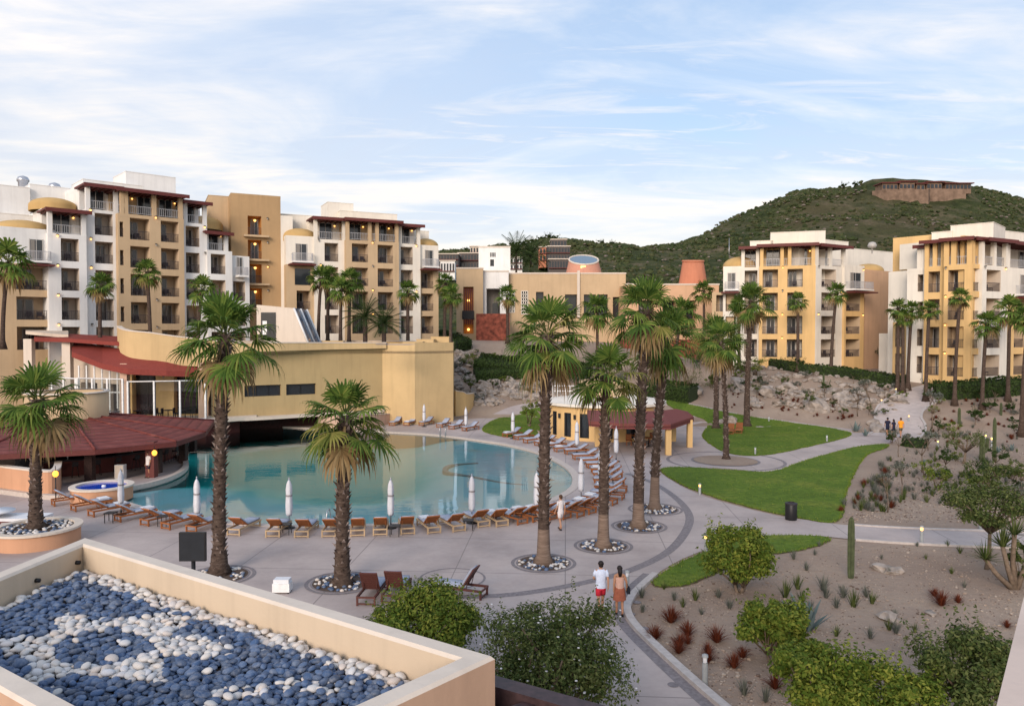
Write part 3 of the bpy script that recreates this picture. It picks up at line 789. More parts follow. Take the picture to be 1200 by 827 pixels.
# ---------------- second block
B = Base(330, 94, 513, 103)
b3 = thing('hotel_building', 'cream and tan hotel building with dark red canopies right of the tall tan tower', 'building')
z0, fh = 9.3, 3.0; W_ = 'cream'
s0, s1 = bay(b3, B, 330, 344, -1.5, zy(252, 95), W_, [], depth=8); rb(b3, B, 331, 372, -3.2, 7, 8, 251, W_)
hs = cols(B, [(348, 364)], 0, (0, 1), z0, fh)
s0, s1 = bay(b3, B, 336, 369, .0, z0+fh*4+.1, [W_, 'tan'], hs, colors=[(-1, z0+fh*3-.4, 1), (z0+fh*3-.4, z0+fh*4+.1, 0)]); openings(b3, B, hs, 0, inner='tanrec')
projbal(b3, B, B.s_at(342), B.s_at(366), z0+fh*3, 0); dome(b3, B, B.s_at(352, -2), -2.4, z0+fh*4+.2, 2.3, .5); hs_ = cols(B, [(346, 364)], 0, (2,), z0, fh)
for h in hs_: 
    mb = MB(); mb.box((h[0], .0, h[2]), (h[1], .05, h[3]-.3), 0, B.M); mb.build('window', M['dark'], b3)
t = .4; hs = cols(B, [(381, 397)], t, (0, 1, 2, 3), z0, fh)
s0, s1 = bay(b3, B, 369, 406, t, z0+fh*4-.2, W_, hs); openings(b3, B, hs, t); terrace(b3, B, s0, s1, t, z0+fh*4, z0+fh*5-.7, W_, 2)
t = 1.2; hs = cols(B, [(413, 432), (443, 461)], t, (0, 1, 2, 3), z0, fh)
s0, s1 = bay(b3, B, 406, 468, t, z0+fh*4-.2, 'tan', hs); openings(b3, B, hs, t, inner='tanrec'); terrace(b3, B, s0, s1, t, z0+fh*4, z0+fh*5-.7, 'tan', 4, doors=2, rows=[s0+.25, B.s_at(437, t)-.3, B.s_at(441, t)+.2, s1-.25])
for k in range(4): lamp(b3, B.p(B.s_at(437, t), t+.14, z0+fh*k+2.6))
t = .4; hs = cols(B, [(470, 484)], t, (0, 1, 2, 3), z0, fh)
s0, s1 = bay(b3, B, 468, 493, t, z0+fh*4-.2, W_, hs); openings(b3, B, hs, t); terrace(b3, B, s0, s1, t, z0+fh*4, z0+fh*5-.9, W_, 2)
t = 0; hs = cols(B, [(494, 508)], 0, (0, 1, 2), z0, fh)
s0, s1 = bay(b3, B, 493, 514, 0, z0+fh*4-.2, [W_, 'tan'], hs, colors=[(-1, z0+fh*3-.4, 1), (z0+fh*3-.4, z0+fh*4-.2, 0)]); openings(b3, B, hs, 0, inner='tanrec'); projbal(b3, B, s0+.2, s1-.3, z0+fh*3, 0)
rb(b3, B, 385, 415, -5, 4, 15, 237, W_); rb(b3, B, 400, 466, -3.6, 4, 15, 247, W_); rb(b3, B, 470, 488, -4, 4, 15, 262, W_); rb(b3, B, 480, 503, -3.5, 5, 12, 270, W_); dome(b3, B, B.s_at(500, -2.4), -2.6, z0+fh*4, 1.7, .6)
for x, k in ((374, 3), (376, 2), (488, 1), (488, 3)): lamp(b3, B.p(B.s_at(x, .4), .55, z0+fh*k+2.6))
# ---------------- right block one
z0, fh = 6.25, 3.0
b4 = thing('hotel_building', 'cream and golden yellow hotel building below the hill, left of the far right block', 'building')
B = Base(847, 102, 955, 98.5); C_ = 'cream'
hs = cols(B, [(839, 851)], 0, (0, 1, 2), z0, fh); s0, s1 = bay(b4, B, 834, 860, -.6, z0+fh*3-.4, 'tan', cols(B, [(839, 851)], -.6, (0, 1, 2), z0, fh)); openings(b4, B, cols(B, [(839, 851)], -.6, (0, 1, 2), z0, fh), -.6, inner='tanrec')
s0, s1 = bay(b4, B, 847, 870, -.2, z0+fh*4-.0, C_, cols(B, [(850, 862)], -.2, (0, 1, 2), z0, fh)); projbal(b4, B, s0+.2, s1-.5, z0+fh*3, -.2); openings(b4, B, cols(B, [(850, 862)], -.2, (0, 1, 2), z0, fh), -.2)
dome(b4, B, B.s_at(866, -3), -3, z0+fh*4+.2, 2.2, .6)
t = 0; hs = cols(B, [(872, 887)], t, (0, 1, 2, 3), z0, fh); s0, s1 = bay(b4, B, 868, 889, t, z0+fh*4-.2, C_, hs); openings(b4, B, hs, t); terrace(b4, B, s0, s1, t, z0+fh*4, z0+fh*5-.7, C_, 2)
t = .9; hs = cols(B, [(893, 911), (922, 940)], t, (0, 1, 2, 3), z0, fh)
s0, s1 = bay(b4, B, 889, 955, t, z0+fh*4-.2, 'yellow', hs); openings(b4, B, hs, t, inner='tanrec'); terrace(b4, B, s0, s1, t, z0+fh*4, z0+fh*5-.6, 'yellow', 4, doors=2, rows=[s0+.3, B.s_at(918, t)-.25, B.s_at(923.5, t)+.1, s1-.3])
for k in range(4): lamp(b4, B.p(B.s_at(916.5, t), t+.14, z0+fh*k+2.6))
rb(b4, B, 902, 966, -3, 6, 14, 273, C_); rb(b4, B, 878, 905, -3, 5, 14, 283, C_)
e = B.p(B.s_at(955, .9), .9, 0)
B2 = Base(955.5, e.y, 1040, 106)
t = 0; hs = cols(B2, [(962, 979)], t, (0, 1, 2, 3), z0, fh); s0, s1 = bay(b4, B2, 955.5, 990, t, z0+fh*4-.2, C_, hs); openings(b4, B2, hs, t); terrace(b4, B2, s0+.1, s1, t, z0+fh*4, z0+fh*5-.7, C_, 3, doors=1)
t = .3; hs = cols(B2, [(991, 1007.5)], t, (0, 1, 2), z0, fh)
s0, s1 = bay(b4, B2, 989, 1012, t, z0+fh*4+.1, ['yellow', C_], hs, colors=[(-1, z0+fh*3-.5, 0), (z0+fh*3-.5, z0+fh*4+.1, 1)]); openings(b4, B2, hs, t, inner='tanrec'); projbal(b4, B2, s0+.2, s1+.2, z0+fh*3, t, out=1.3)
dome(b4, B2, B2.s_at(1013, -4), -3.6, z0+fh*4, 2.1, .5)
rb(b4, B2, 993, 1046, -7, 5, 5, 291, C_); rb(b4, B2, 965, 993, -5, 4, 14, 281, C_)
# end wall facing right
E = Base(1012, B2.p(B2.s_at(1012, .3), .3, 0).y, 1036, 112)
s0, s1 = bay(b4, E, 1012, 1028, .0, z0+fh*4+.1, ['peach2', C_], [], colors=[(-1, z0+fh*3+2.0, 0), (z0+fh*3+2.0, z0+fh*4+.1, 1)], depth=6) if False else (0, 0)
EW = Base(1013, 104.2, 1046, 108)
bay(b4, EW, 1013, 1046, 0, zy(313, 100), 'peach2', [], depth=5)
LW = Base(1030, 98, 1050, 96); bay(b4, LW, 1030, 1050, 0, zy(391, 95), C_, [], depth=8)
q = at_y(1022, 292, 105); mb = MB(); mb.lathe([(.1, -.6), (.1, .1), (.5, .2), (.6, .5), (.4, .9), (.05, 1)], q, 12); mb.build('roof_vent', M['steelwhite'], b4)
for x, k, tt in ((958, 1, 0), (958, 3, 0), (984.5, 2, 0), (1010, 3, .3), (1010, 1, .3)): lamp(b4, B2.p(B2.s_at(x, tt), tt+.14, z0+fh*k+2.6))
# ---------------- right block two
z0, fh = 4.7, 3.05
b5 = thing('hotel_building', 'golden yellow hotel building with dark red canopies at the far right edge', 'building')
WB = Base(1045, 93, 1086, 90); hs = [(WB.s_at(1067), WB.s_at(1073), z, z+2) for z in (z0+fh*4+.1,)]
bay(b5, WB, 1045, 1100, 0, zy(277, 91), 'yellow', hs, depth=8); openings(b5, WB, hs, 0, furn=False)
B = Base(1060, 87.5, 1137, 83)
hs = cols(B, [(1049, 1059)], -1, (0, 1), z0, fh); bay(b5, B, 1046, 1062, -1, z0+fh*2-.1, 'yellow', hs, depth=6); openings(b5, B, hs, -1, inner='tanrec')
t = 0; hs = cols(B, [(1074.5, 1081)], t, (0, 1, 2, 3), z0, fh, .3, 2.2)
s0, s1 = bay(b5, B, 1062, 1083, t, z0+fh*4-.2, C_, hs); openings(b5, B, hs, t, furn=False); terrace(b5, B, s0+1, s1, t, z0+fh*4, z0+fh*4+2.2, C_, 2, over=.5)
t = .6; hs = cols(B, [(1087, 1100.5)], t, (0, 1, 2, 3), z0, fh); s0, s1 = bay(b5, B, 1082, 1106, t, z0+fh*4-.1, 'yellow', hs); openings(b5, B, hs, t, inner='tanrec'); terrace(b5, B, s0, s1, t, z0+fh*4, z0+fh*5-.5, 'yellow', 3, doors=1)
t = 1.5; hs = cols(B, [(1110, 1129)], t, (0, 1, 2, 3), z0, fh); s0, s1 = bay(b5, B, 1105, 1137.5, t, z0+fh*4-.1, 'yellow', hs); openings(b5, B, hs, t, inner='tanrec'); terrace(b5, B, s0, s1, t, z0+fh*4, z0+fh*5-.5, 'yellow', 3, doors=2, rows=[s0+.2, s0+.9, s1-.25], cw=.5)
for k in range(4): lamp(b5, B.p(B.s_at(1107.5, t), t+.14, z0+fh*k+2.6))
e = B.p(B.s_at(1137.5, 1.5), 1.5, 0)
B2 = Base(1138, e.y, 1235, 89.5)
t = 0; hs = cols(B2, [(1139.5, 1147)], t, (0, 1, 2, 3), z0, fh, .1, 2.5); s0, s1 = bay(b5, B2, 1138, 1150, t, z0+fh*4-.1, 'yellow', hs, depth=1.5); openings(b5, B2, hs, t, inner='tanrec', depth=1.2, furn=False); terrace(b5, B2, s0+.3, s1, t-.1, z0+fh*4, z0+fh*5-.5, 'yellow', 2, doors=1, over=.6, back=1.0, bx=.4)
t = .3; hs = cols(B2, [(1155, 1171.5)], t, (0, 1, 2, 3), z0, fh); s0, s1 = bay(b5, B2, 1150, 1180, t, z0+fh*4-.2, C_, hs); openings(b5, B2, hs, t); terrace(b5, B2, s0, s1, t, z0+fh*4, z0+fh*5-.6, C_, 3, doors=1)
t = -.2; hs = cols(B2, [(1188, 1200), (1212, 1228)], t, (0, 1, 2), z0, fh); s0, s1 = bay(b5, B2, 1180, 1290, t, z0+fh*4-.2, ['yellow', C_], hs, colors=[(-1, z0+fh*3-.5, 0), (z0+fh*3-.5, z0+fh*4-.2, 1)]); openings(b5, B2, hs, t, inner='tanrec'); projbal(b5, B2, B2.s_at(1189, t), B2.s_at(1212, t), z0+fh*3, t); terrace(b5, B2, s0, s1-5, t, z0+fh*4, z0+fh*5-.6, C_, 4, doors=3)
rb(b5, B, 1112, 1162, -3.6, 6, 12, 265, C_); rb(b5, B, 1090, 1114, -3.4, 5, 12, 273, C_); rb(b5, B2, 1150, 1250, -3.6, 6, 12, 268, C_)
for x, k in ((1152, 1), (1152, 3), (1176, 2), (1176, 3)): lamp(b5, B2.p(B2.s_at(x, .3), .45, z0+fh*k+2.6))

# ================================================================ lobby building in the middle
def planebox(bd, nm, x0, x1, y0, y1, Y, dep, mat, z0=None, z1=None, slant=0):
    a = at_y(x0, y0, Y); b = at_y(x1, y1, Y); za = z0 if z0 is not None else min(a.z, b.z); zb = z1 if z1 is not None else max(a.z, b.z)
    mb = MB(); mb.box((a.x, Y, za), (b.x, Y+dep, zb)); return mb.build(nm, M[mat], bd)
def fwall(bd, x0, x1, ytop, Y, dep, mat, holes=(), hmat='recess', hd=1.6, zb=5.0, nm='wall', cap=True):
    Bf = Base(x0, Y, x1, Y+.001); zt = zy(ytop, Y); H_ = [(Bf.s_at(a), Bf.s_at(b), zy(d, Y), zy(c, Y)) for a, c, b, d in holes]
    mb = MB(); S = Bf.s_at(x1); wall_holes(mb, 0, S, zb, zt, 0, H_, 0, Bf.M)
    for q in (0, S): mb.add([Bf.p(q,0,zb), Bf.p(q,-dep,zb), Bf.p(q,-dep,zt), Bf.p(q,0,zt)], [(0,1,2,3)])
    mb.add([Bf.p(0,0,zt), Bf.p(S,0,zt), Bf.p(S,-dep,zt), Bf.p(0,-dep,zt)], [(0,1,2,3)])
    mb.add([Bf.p(0,-dep,zb), Bf.p(S,-dep,zb), Bf.p(S,-dep,zt), Bf.p(0,-dep,zt)], [(0,1,2,3)])
    w = mb.build(nm, M[mat], bd)
    for h in H_:
        mb = MB(); a, b, c, d = h; i = -hd; P = Bf.p
        mb.add([P(a,0,c),P(b,0,c),P(b,i,c),P(a,i,c)], [(0,1,2,3)]); mb.add([P(a,0,d),P(b,0,d),P(b,i,d),P(a,i,d)], [(3,2,1,0)])
        mb.add([P(a,0,c),P(a,i,c),P(a,i,d),P(a,0,d)], [(0,1,2,3)]); mb.add([P(b,0,c),P(b,i,c),P(b,i,d),P(b,0,d)], [(3,2,1,0)])
        mb.add([P(a,i,c),P(b,i,c),P(b,i,d),P(a,i,d)], [(0,1,2,3)], 1)
        mb.build('recess', [M[mat], M[hmat]], w)
    if cap:
        mb = MB(); mb.box((-.08, -.5, zt), (S+.08, .08, zt+.22), 0, Bf.M); mb.build('coping', M['cap'], w)
    return Bf
lb = thing('lobby_building', 'long low tan lobby building with white tower and glass topped cone roof', 'building')
Bf = fwall(lb, 535, 566, 315, 122, 8, 'tan', [(543, 336, 555, 391)], 'orange', 2.0)  # back of the opening takes the orange with lamp glow in its colour
for y in (352, 386):
    a = at_y(549, y, 123.6); lamp(lb, a, r=.22)
mb = MB()
for k in range(-2, 3):
    a = at_y(549+k*2.2, 362, 121.9); mb.box((a.x-.08, a.y-.08, zy(380, 122)), (a.x+.08, a.y+.08, zy(338, 122)))
mb.build('window_bars', M['canopy'], lb)
planebox(lb, 'banner', 541.5, 555.5, 364, 374, 121.7, .15, 'black')
fwall(lb, 564, 596, 318.5, 123.5, 8, 'white_wall', [(570, 338, 586, 368)], 'curtain', 3)
planebox(lb, 'glass_door', 577, 584, 355, 368, 125.5, .2, 'dark')
fwall(lb, 561, 598, 290, 130, 7, 'white_wall', [(574.5, 304, 579, 312)], 'dark', .5, zb=14, nm='tower')
planebox(lb, 'tower_roof', 562, 597, 288.5, 290.5, 130.2, 6.6, 'terracotta')
mb = MB()
for k in range(4):
    a = at_y(575+k*1.7, 296, 129.96); mb.box((a.x-.08, a.y, zy(301, 130)), (a.x+.08, a.y+.06, zy(296, 130)))
mb.build('tower_slots', M['dark'], lb)
M['redstone'] = simple('red_stone', (.20, .055, .035), .85, var=.6, scale=1.6, bump=.8)
fwall(lb, 558, 597, 367.5, 118, 3, 'redstone', zb=4, nm='stone_wall', cap=False)
lat = [(597, 341, 603, 366), (611, 341, 618.5, 368), (628, 342, 637, 366), (662, 345, 676, 372), (684, 345, 698, 372), (700, 345, 712, 372), (718, 348, 726, 372)]
Bf = fwall(lb, 593, 733, 321, 125, 12, 'tan', lat, 'dark', 1.0)
for (a, b, c, d) in lat[:2]:
    mb = MB(); p = at_y(a, d, 124.95); q = at_y(c, b, 124.95)
    for k in range(4): x = p.x+(q.x-p.x)*k/3; mb.box((x-.06, 124.9, p.z), (x+.06, 125.0, q.z))
    for k in range(8): z = p.z+(q.z-p.z)*k/7; mb.box((p.x, 124.9, z-.06), (q.x, 125.0, z+.06))
    mb.build('window_lattice', M['cream'], lb)
planebox(lb, 'pillar', 676.5, 679.5, 317, 372, 124.6, .4, 'cap')
fwall(lb, 733, 842, 334, 118, 10, 'peach2', [(748, 352, 766, 378), (776, 352, 792, 378), (802, 352, 815, 380)], 'dark', 2)
fwall(lb, 730, 850, 398, 112, 3, 'redstone', zb=3, nm='stone_wall', cap=False)
# glass topped cone
def cone(px0, px1, pt0, pt1, yb, yt, Y, mat, tilt=0, glass=True):
    cb = at_y((px0+px1)/2, yb, Y); rb_ = (px1-px0)/2/F*Y; rt = (pt1-pt0)/2/F*Y; zt = zy(yt, Y)
    c = (cb.x, cb.y, cb.z); h = zt-cb.z
    mb = MB(); n = 32; vs = []
    for r, z, tl in ((rb_, -1.5, 0), (rb_, 0, 0), (rt, h, tilt)):
        for j in range(n):
            a = 2*math.pi*j/n; vs.append((c[0]+r*math.cos(a), c[1]+r*math.sin(a), c[2]+z+tl*math.sin(a)))
    mb.add(vs, [(i*n+j, i*n+(j+1) % n, (i+1)*n+(j+1) % n, (i+1)*n+j) for i in range(2) for j in range(n)], 0, True)
    p = mb.build('cone_roof', M[mat], lb)
    top = [(c[0]+rt*.94*math.cos(2*math.pi*j/n), c[1]+rt*.94*math.sin(2*math.pi*j/n), c[2]+h+.02+tilt*.94*math.sin(2*math.pi*j/n)) for j in range(n)]
    mb = MB(); mb.add(top, [tuple(range(n))]); mb.build('skylight', M['skyglass' if glass else mat], p)
    mb = MB(); mb.tube([(c[0]+rt*math.cos(2*math.pi*j/n), c[1]+rt*math.sin(2*math.pi*j/n), c[2]+h+tilt*math.sin(2*math.pi*j/n)) for j in range(n+1)], .16, 6); mb.build('rim', M['cap' if glass else mat], p)
M['skyglass'] = simple('blue_skylight_glass', (.05, .12, .2), .1, .8)
M['rosepl'] = plaster('rose_render', (.55, .27, .19))
cone(662, 706, 668.5, 702.5, 325, 304.5, 130, 'rosepl', 1.0)
q = at_y(683.5, 314, 127.4); mb = MB(); mb.box((q.x-.4, q.y-.0, q.z-.45), (q.x+.4, q.y+.6, q.z+.35)); mb.build('lit_window', M['lampon'], lb)
cone(795, 829, 800, 824, 336, 306, 124, 'terracotta', .2, False)
# ================================================================ cafe building beside the pool
M['bluedeck'] = simple('blue_pool_deck', (.12, .20, .36), .3, .5, var=.3, scale=2)
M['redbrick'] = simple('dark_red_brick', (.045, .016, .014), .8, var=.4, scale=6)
M['brickdark'] = simple('dark_brick_column', (.05, .028, .024), .85, var=.4, scale=9)
M['tanwarm'] = plaster('warm_tan_outer_render', (.50, .33, .23), .05)
M['teak'] = wood('teak', (.30, .105, .035)); M['teakpale'] = wood('pale_teak', (.46, .33, .20), .2); M['teakm'] = M['teak']

def xy(px, Y): return Vector(((px-600)/F*Y, Y))
def wallpoly(bd, pts, z0, z1, mat, nm='wall', closed=False, th=.3, cap=None, holes=None):
    """thick wall along a ground line"""
    L, Q = ribbon(pts, th, closed); mb = MB(); k = len(L); vs = []
    f0 = z0 if callable(z0) else (lambda i: z0); f1 = z1 if callable(z1) else (lambda i: z1)
    for i, (a, b) in enumerate(zip(L, Q)): vs += [(a.x,a.y,f0(i)), (b.x,b.y,f0(i)), (b.x,b.y,f1(i)), (a.x,a.y,f1(i))]
    fs = []
    for i in range(k if closed else k-1):
        j = (i+1) % k
        for q in range(4): r = (q+1) % 4; fs.append((4*i+q, 4*j+q, 4*j+r, 4*i+r))
    if not closed: fs += [(0,1,2,3), (4*k-4, 4*k-1, 4*k-2, 4*k-3)]
    mb.add(vs, fs); w_ = mb.build(nm, M[mat], bd)
    if cap:
        L, Q = ribbon(pts, th+.1, closed); mb = MB(); vs = []
        for i, (a, b) in enumerate(zip(L, Q)): vs += [(a.x,a.y,f1(i)+.002), (b.x,b.y,f1(i)+.002), (b.x,b.y,f1(i)+.1), (a.x,a.y,f1(i)+.1)]
        mb.add(vs, fs); mb.build('coping', M[cap], w_)
    return w_
cf = thing('cafe_building', 'golden yellow flat roofed building standing over the back edge of the pool', 'building')
# main front wall over the pool, angled to the right end
W0 = xy(318, 74.5); W1 = xy(448, 80.5); W2 = xy(486, 79.3); W3 = xy(531, 82.3)
def zpx(py, p): return zy(py, p.y)
zt = zpx(404, W0)
def facewall(a, b, z0, z1, mat, holes, nm='wall', dep=.35, hm='dark', parent=None):
    u = (b-a); Lg = u.length; u = u/Lg; n = Vector((u.y, -u.x))
    Mx = Matrix(((u.x, n.x, 0, a.x), (u.y, n.y, 0, a.y), (0,0,1,0), (0,0,0,1))); mb = MB()
    wall_holes(mb, 0, Lg, z0, z1, 0, holes, 0, Mx)
    w_ = mb.build(nm, M[mat], parent or cf)
    for h in holes:
        mb = MB(); P = lambda *q: Mx @ Vector(q); A, Bq, c, d = h; i = -dep
        mb.add([P(A,0,c),P(Bq,0,c),P(Bq,i,c),P(A,i,c)], [(0,1,2,3)]); mb.add([P(A,0,d),P(Bq,0,d),P(Bq,i,d),P(A,i,d)], [(3,2,1,0)])
        mb.add([P(A,0,c),P(A,i,c),P(A,i,d),P(A,0,d)], [(0,1,2,3)]); mb.add([P(Bq,0,c),P(Bq,i,c),P(Bq,i,d),P(Bq,0,d)], [(3,2,1,0)])
        mb.add([P(A,i,c),P(Bq,i,c),P(Bq,i,d),P(A,i,d)], [(0,1,2,3)], 1)
        wn_ = mb.build('window', [M[mat], M[hm]], w_)
        mb = MB()
        for k in range(1, max(2, int((Bq-A)/1.0))): x = A+(Bq-A)*k/max(2, int((Bq-A)/1.0)); mb.box((x-.03, i+.01, c), (x+.03, i+.06, d), 0, Mx)
        mb.build('frame', M['black'], wn_)
    return w_, Mx
u = W1-W0
def sfrac(px, a, b):
    k = (px-600)/F; d = (b-a).normalized(); return (k*a.y-a.x)/(d.x-k*d.y)
zb = zpx(487, W0); 
hw = [(sfrac(286, W0, W1) if False else sfrac(335, W0, W1), sfrac(370, W0, W1), zpx(464, W0), zpx(451, W0))]
Wm = xy(247, 71.9)
facewall(Wm, W1, zb, zt, 'ochre', [(sfrac(286, Wm, W1), sfrac(329, Wm, W1), zpx(464, W0), zpx(451, W0)), (sfrac(335, Wm, W1), sfrac(370, Wm, W1), zpx(464, W0), zpx(451, W0))])
M['cornery'] = plaster('corner_yellow_render', (.56, .405, .215))
facewall(W1, W2, -.05, zt+.1, 'cornery', []); 
facewall(W2, W3, -.05, zt+.15, 'cornery', []); E_ = xy(532, 96); facewall(W3, E_, -.05, zt+.15, 'cornery', [])
# roof slab + parapets
roof = [Wm, W1, W2, W3, E_, xy(300, 92), xy(200, 88), xy(150, 82)]
mb = MB(); mb.prism(roof[:], zt-1.0, zt-.75); mb.build('roof', M['tan'], cf)
mb = MB(); mb.box((xy(378,82).x, 81, zt-.74), (xy(505,82).x, 88, zt-.5)); mb.build('roof_pool', M['bluedeck'] if 'bluedeck' in M else M['skyglass'], cf)
M['bluetile'] = simple('blue_roof_tiles', (.10, .16, .30), .35, .4, var=.35, scale=5)
for a, b, c in (((440, 74.9, ), (484, 74.0), 0), ((150, 79), (210, 79.5), 0), ((372, 84), (455, 85), 0)):
    p, q = xy(*a[:2]), xy(*b); L = crom([p, (p+q)/2+Vector((0, .4)), q], 4, False); strip_mb = MB()
    L1, L2 = ribbon(L, 1.6); vs = []
    for m, n_ in zip(L1, L2): vs += [(m.x, m.y, zt+.06), (n_.x, n_.y, zt+.02)]
    strip_mb.add(vs, [(2*i, 2*i+1, 2*i+3, 2*i+2) for i in range(len(L1)-1)]); strip_mb.build('blue_tile_strip', M['bluetile'], cf)
# curved upper parapet that swings from left round the front
pp = [xy(140, 72.5), xy(146, 71.2), xy(160, 70.4), xy(200, 70.4), xy(260, 71.6), xy(318, 73.4), xy(378, 76.8), xy(452, 80.2)]
pc = crom(pp, 6, False)
n_ = len(pc)
def frac_top(i): return zy(lerp_tab([(0, 383), (.12, 386), (.35, 390), (.6, 402), (1, 402)], i/(n_-1)), pc[i].y)
def frac_bot(i): return zy(lerp_tab([(0, 400), (.12, 416), (.3, 425), (.5, 429), (.62, 434), (.66, 412), (1, 408)], i/(n_-1)), pc[i].y)
wallpoly(cf, pc, frac_bot, frac_top, 'cornery', th=.35, cap='cap')
back = crom([xy(140, 73), xy(165, 84), xy(240, 88), xy(330, 90), xy(450, 90), xy(505, 88)], 6, False)
wallpoly(cf, back, zt-1, zt+.15, 'yellow', th=.3, cap='cap')
# stepped blocks on the right corner of the roof
for (x0, x1, y0, Y, d, z1) in ((472, 495, 401, 80.6, 2.2, None), (488, 508, 398, 83.2, 2.2, None), (505, 526, 395, 85.6, 2.2, None), (378, 402, 400, 80.5, 1, None), (402, 455, 402, 86, 1, None)):
    p = xy(x0, Y); q = xy(x1, Y); mb = MB(); mb.box((p.x, Y, zt-.7), (q.x, Y+d, zy(y0, Y)))
    mb.box((p.x-.03, Y-.03, zy(y0, Y)), (q.x+.03, Y+d+.03, zy(y0, Y)+.06)); mb.build('roof_step', M['cornery'], cf)
# white skylight wedge on the roof
a = xy(301, 79); b = xy(354, 79); z_ = zt-.7
top0, top1 = zy(357, 79), zy(361, 79)
mb = MB(); A = [(a.x, 79, z_), (b.x+.9, 79, z_), (xy(344, 79).x, 79.0, top1), (a.x, 79, top0)]; Bk = [(v[0], 84, v[2]) for v in A]
mb.add(A+Bk, [(0,1,2,3), (4,7,6,5), (3,2,6,7), (0,3,7,4)], 0); mb.add([A[1], Bk[1], Bk[2], A[2]], [(0,1,2,3)], 1)
sk = mb.build('skylight', [M['cap'], M['skyglass']], cf)
mb = MB(); p0, p1, p2, p3 = [Vector(v) for v in (A[1], Bk[1], Bk[2], A[2])]
for k in (0, .5, 1): mb.tube([p0.lerp(p1, k)+Vector((.05, 0, 0)), p3.lerp(p2, k)+Vector((.05, 0, 0))], .12, 4)
mb.build('skylight_frame', M['whitepaint'], sk)
mb = MB(); mb.box((xy(306, 78.9).x, 78.9, zy(398, 78.9)), (xy(323, 78.9).x, 79.02, zy(366, 78.9)), 0); mb.box((xy(308, 78.9).x, 78.86, zy(392, 78.9)), (xy(313, 78.9).x, 78.9, zy(376, 78.9)), 1)
mb.build('skylight_door', [M['dark'], M['whitepaint']], cf)
# dark recess under the building over the water and ledge
led = [xy(150, 68.5), xy(240, 70.5), xy(318, 73.5), xy(378, 76.6), xy(450, 80.2)]
mb = MB(); poly = led + [xy(450, 84), xy(150, 80)]
mb.prism([(p.x, p.y) for p in poly], zb-.25, zb+.02); mb.build('ledge', M['ledge'] if 'ledge' in M else M['cap'], cf)
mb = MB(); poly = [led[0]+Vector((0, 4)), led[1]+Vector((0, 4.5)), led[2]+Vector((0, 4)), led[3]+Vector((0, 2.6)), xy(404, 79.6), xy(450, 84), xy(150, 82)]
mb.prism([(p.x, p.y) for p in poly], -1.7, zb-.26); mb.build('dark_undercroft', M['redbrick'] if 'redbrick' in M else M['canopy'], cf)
# curved low peach wall at the pool corner
cw = crom([at_z(*q) for q in ((374,500),(377,503),(390,505),(410,505),(440,500),(470,493),(500,491),(520,489),(545,484),(565,478))], 5, False)
cw = [Vector((p.x, p.y)) for p in cw]
cwt = thing('terrace_wall', 'low curved peach wall at the back corner of the pool', 'wall'); wallpoly(cwt, cw, -1, lambda i: zy(lerp_tab([(0,488),(.35,486),(.7,484),(1,470)], i/(len(cw)-1)), cw[i].y), 'pink', cap='cap')
w2 = [Vector((p.x, p.y)) for p in crom([at_z(*q) for q in ((533,489),(548,487),(560,480),(566,474))], 5, False)]
yw = thing('ramp_wall', 'curved golden wall sweeping down beside the cafe building corner', 'wall'); wallpoly(yw, w2, -.5, lambda i: [2.0, 1.8, 1.2, .9][min(3, i*4//len(w2))] + 1.0*(1-i/len(w2)), 'yellow', cap='cap')
# ---- glazed restaurant under the red awning
zf = zy(492, 69.5)
R0, R1, R2 = xy(62, 74), xy(143, 68.6), xy(148, 68.8); R3 = xy(236, 70.6)
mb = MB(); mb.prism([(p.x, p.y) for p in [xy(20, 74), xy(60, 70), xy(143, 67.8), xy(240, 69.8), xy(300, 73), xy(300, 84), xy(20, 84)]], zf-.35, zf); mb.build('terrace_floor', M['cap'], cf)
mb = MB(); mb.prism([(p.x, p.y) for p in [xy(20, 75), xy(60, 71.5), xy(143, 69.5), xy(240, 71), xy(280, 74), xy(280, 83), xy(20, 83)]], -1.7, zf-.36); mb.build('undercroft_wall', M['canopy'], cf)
# inner wall with dark openings
I0, I1 = xy(148, 72.5), xy(241, 73.6)
zc = zy(434, 72.5)
facewall(I0, I1, zf, zc+.6, 'yellow', [(sfrac(154, I0, I1), sfrac(182, I0, I1), zf+.05, zy(433.5, 72.5)), (sfrac(203, I0, I1), sfrac(233, I0, I1), zf+.05, zy(438, 72.5))], dep=1.2)
I2 = xy(60, 79); facewall(I2, I0, zf, zc+1.2, 'recess', [(1, 4, zf+.05, zf+3), (5.2, 8, zf+.05, zf+3), (9.0, 11.5, zf+.05, zf+3)], dep=1.0)
lamp(cf, Vector((xy(191, 71.9).x, 71.9, zy(442, 71.9)))); 
for px, Y in ((146, 69.2), (237, 70.9), (241, 73.4)):
    p = xy(px, Y); mb = MB(); mb.box((p.x-.3, p.y-.3, zf), (p.x+.3, p.y+.3, zc+.8)); mb.build('column', M['pink'], cf)
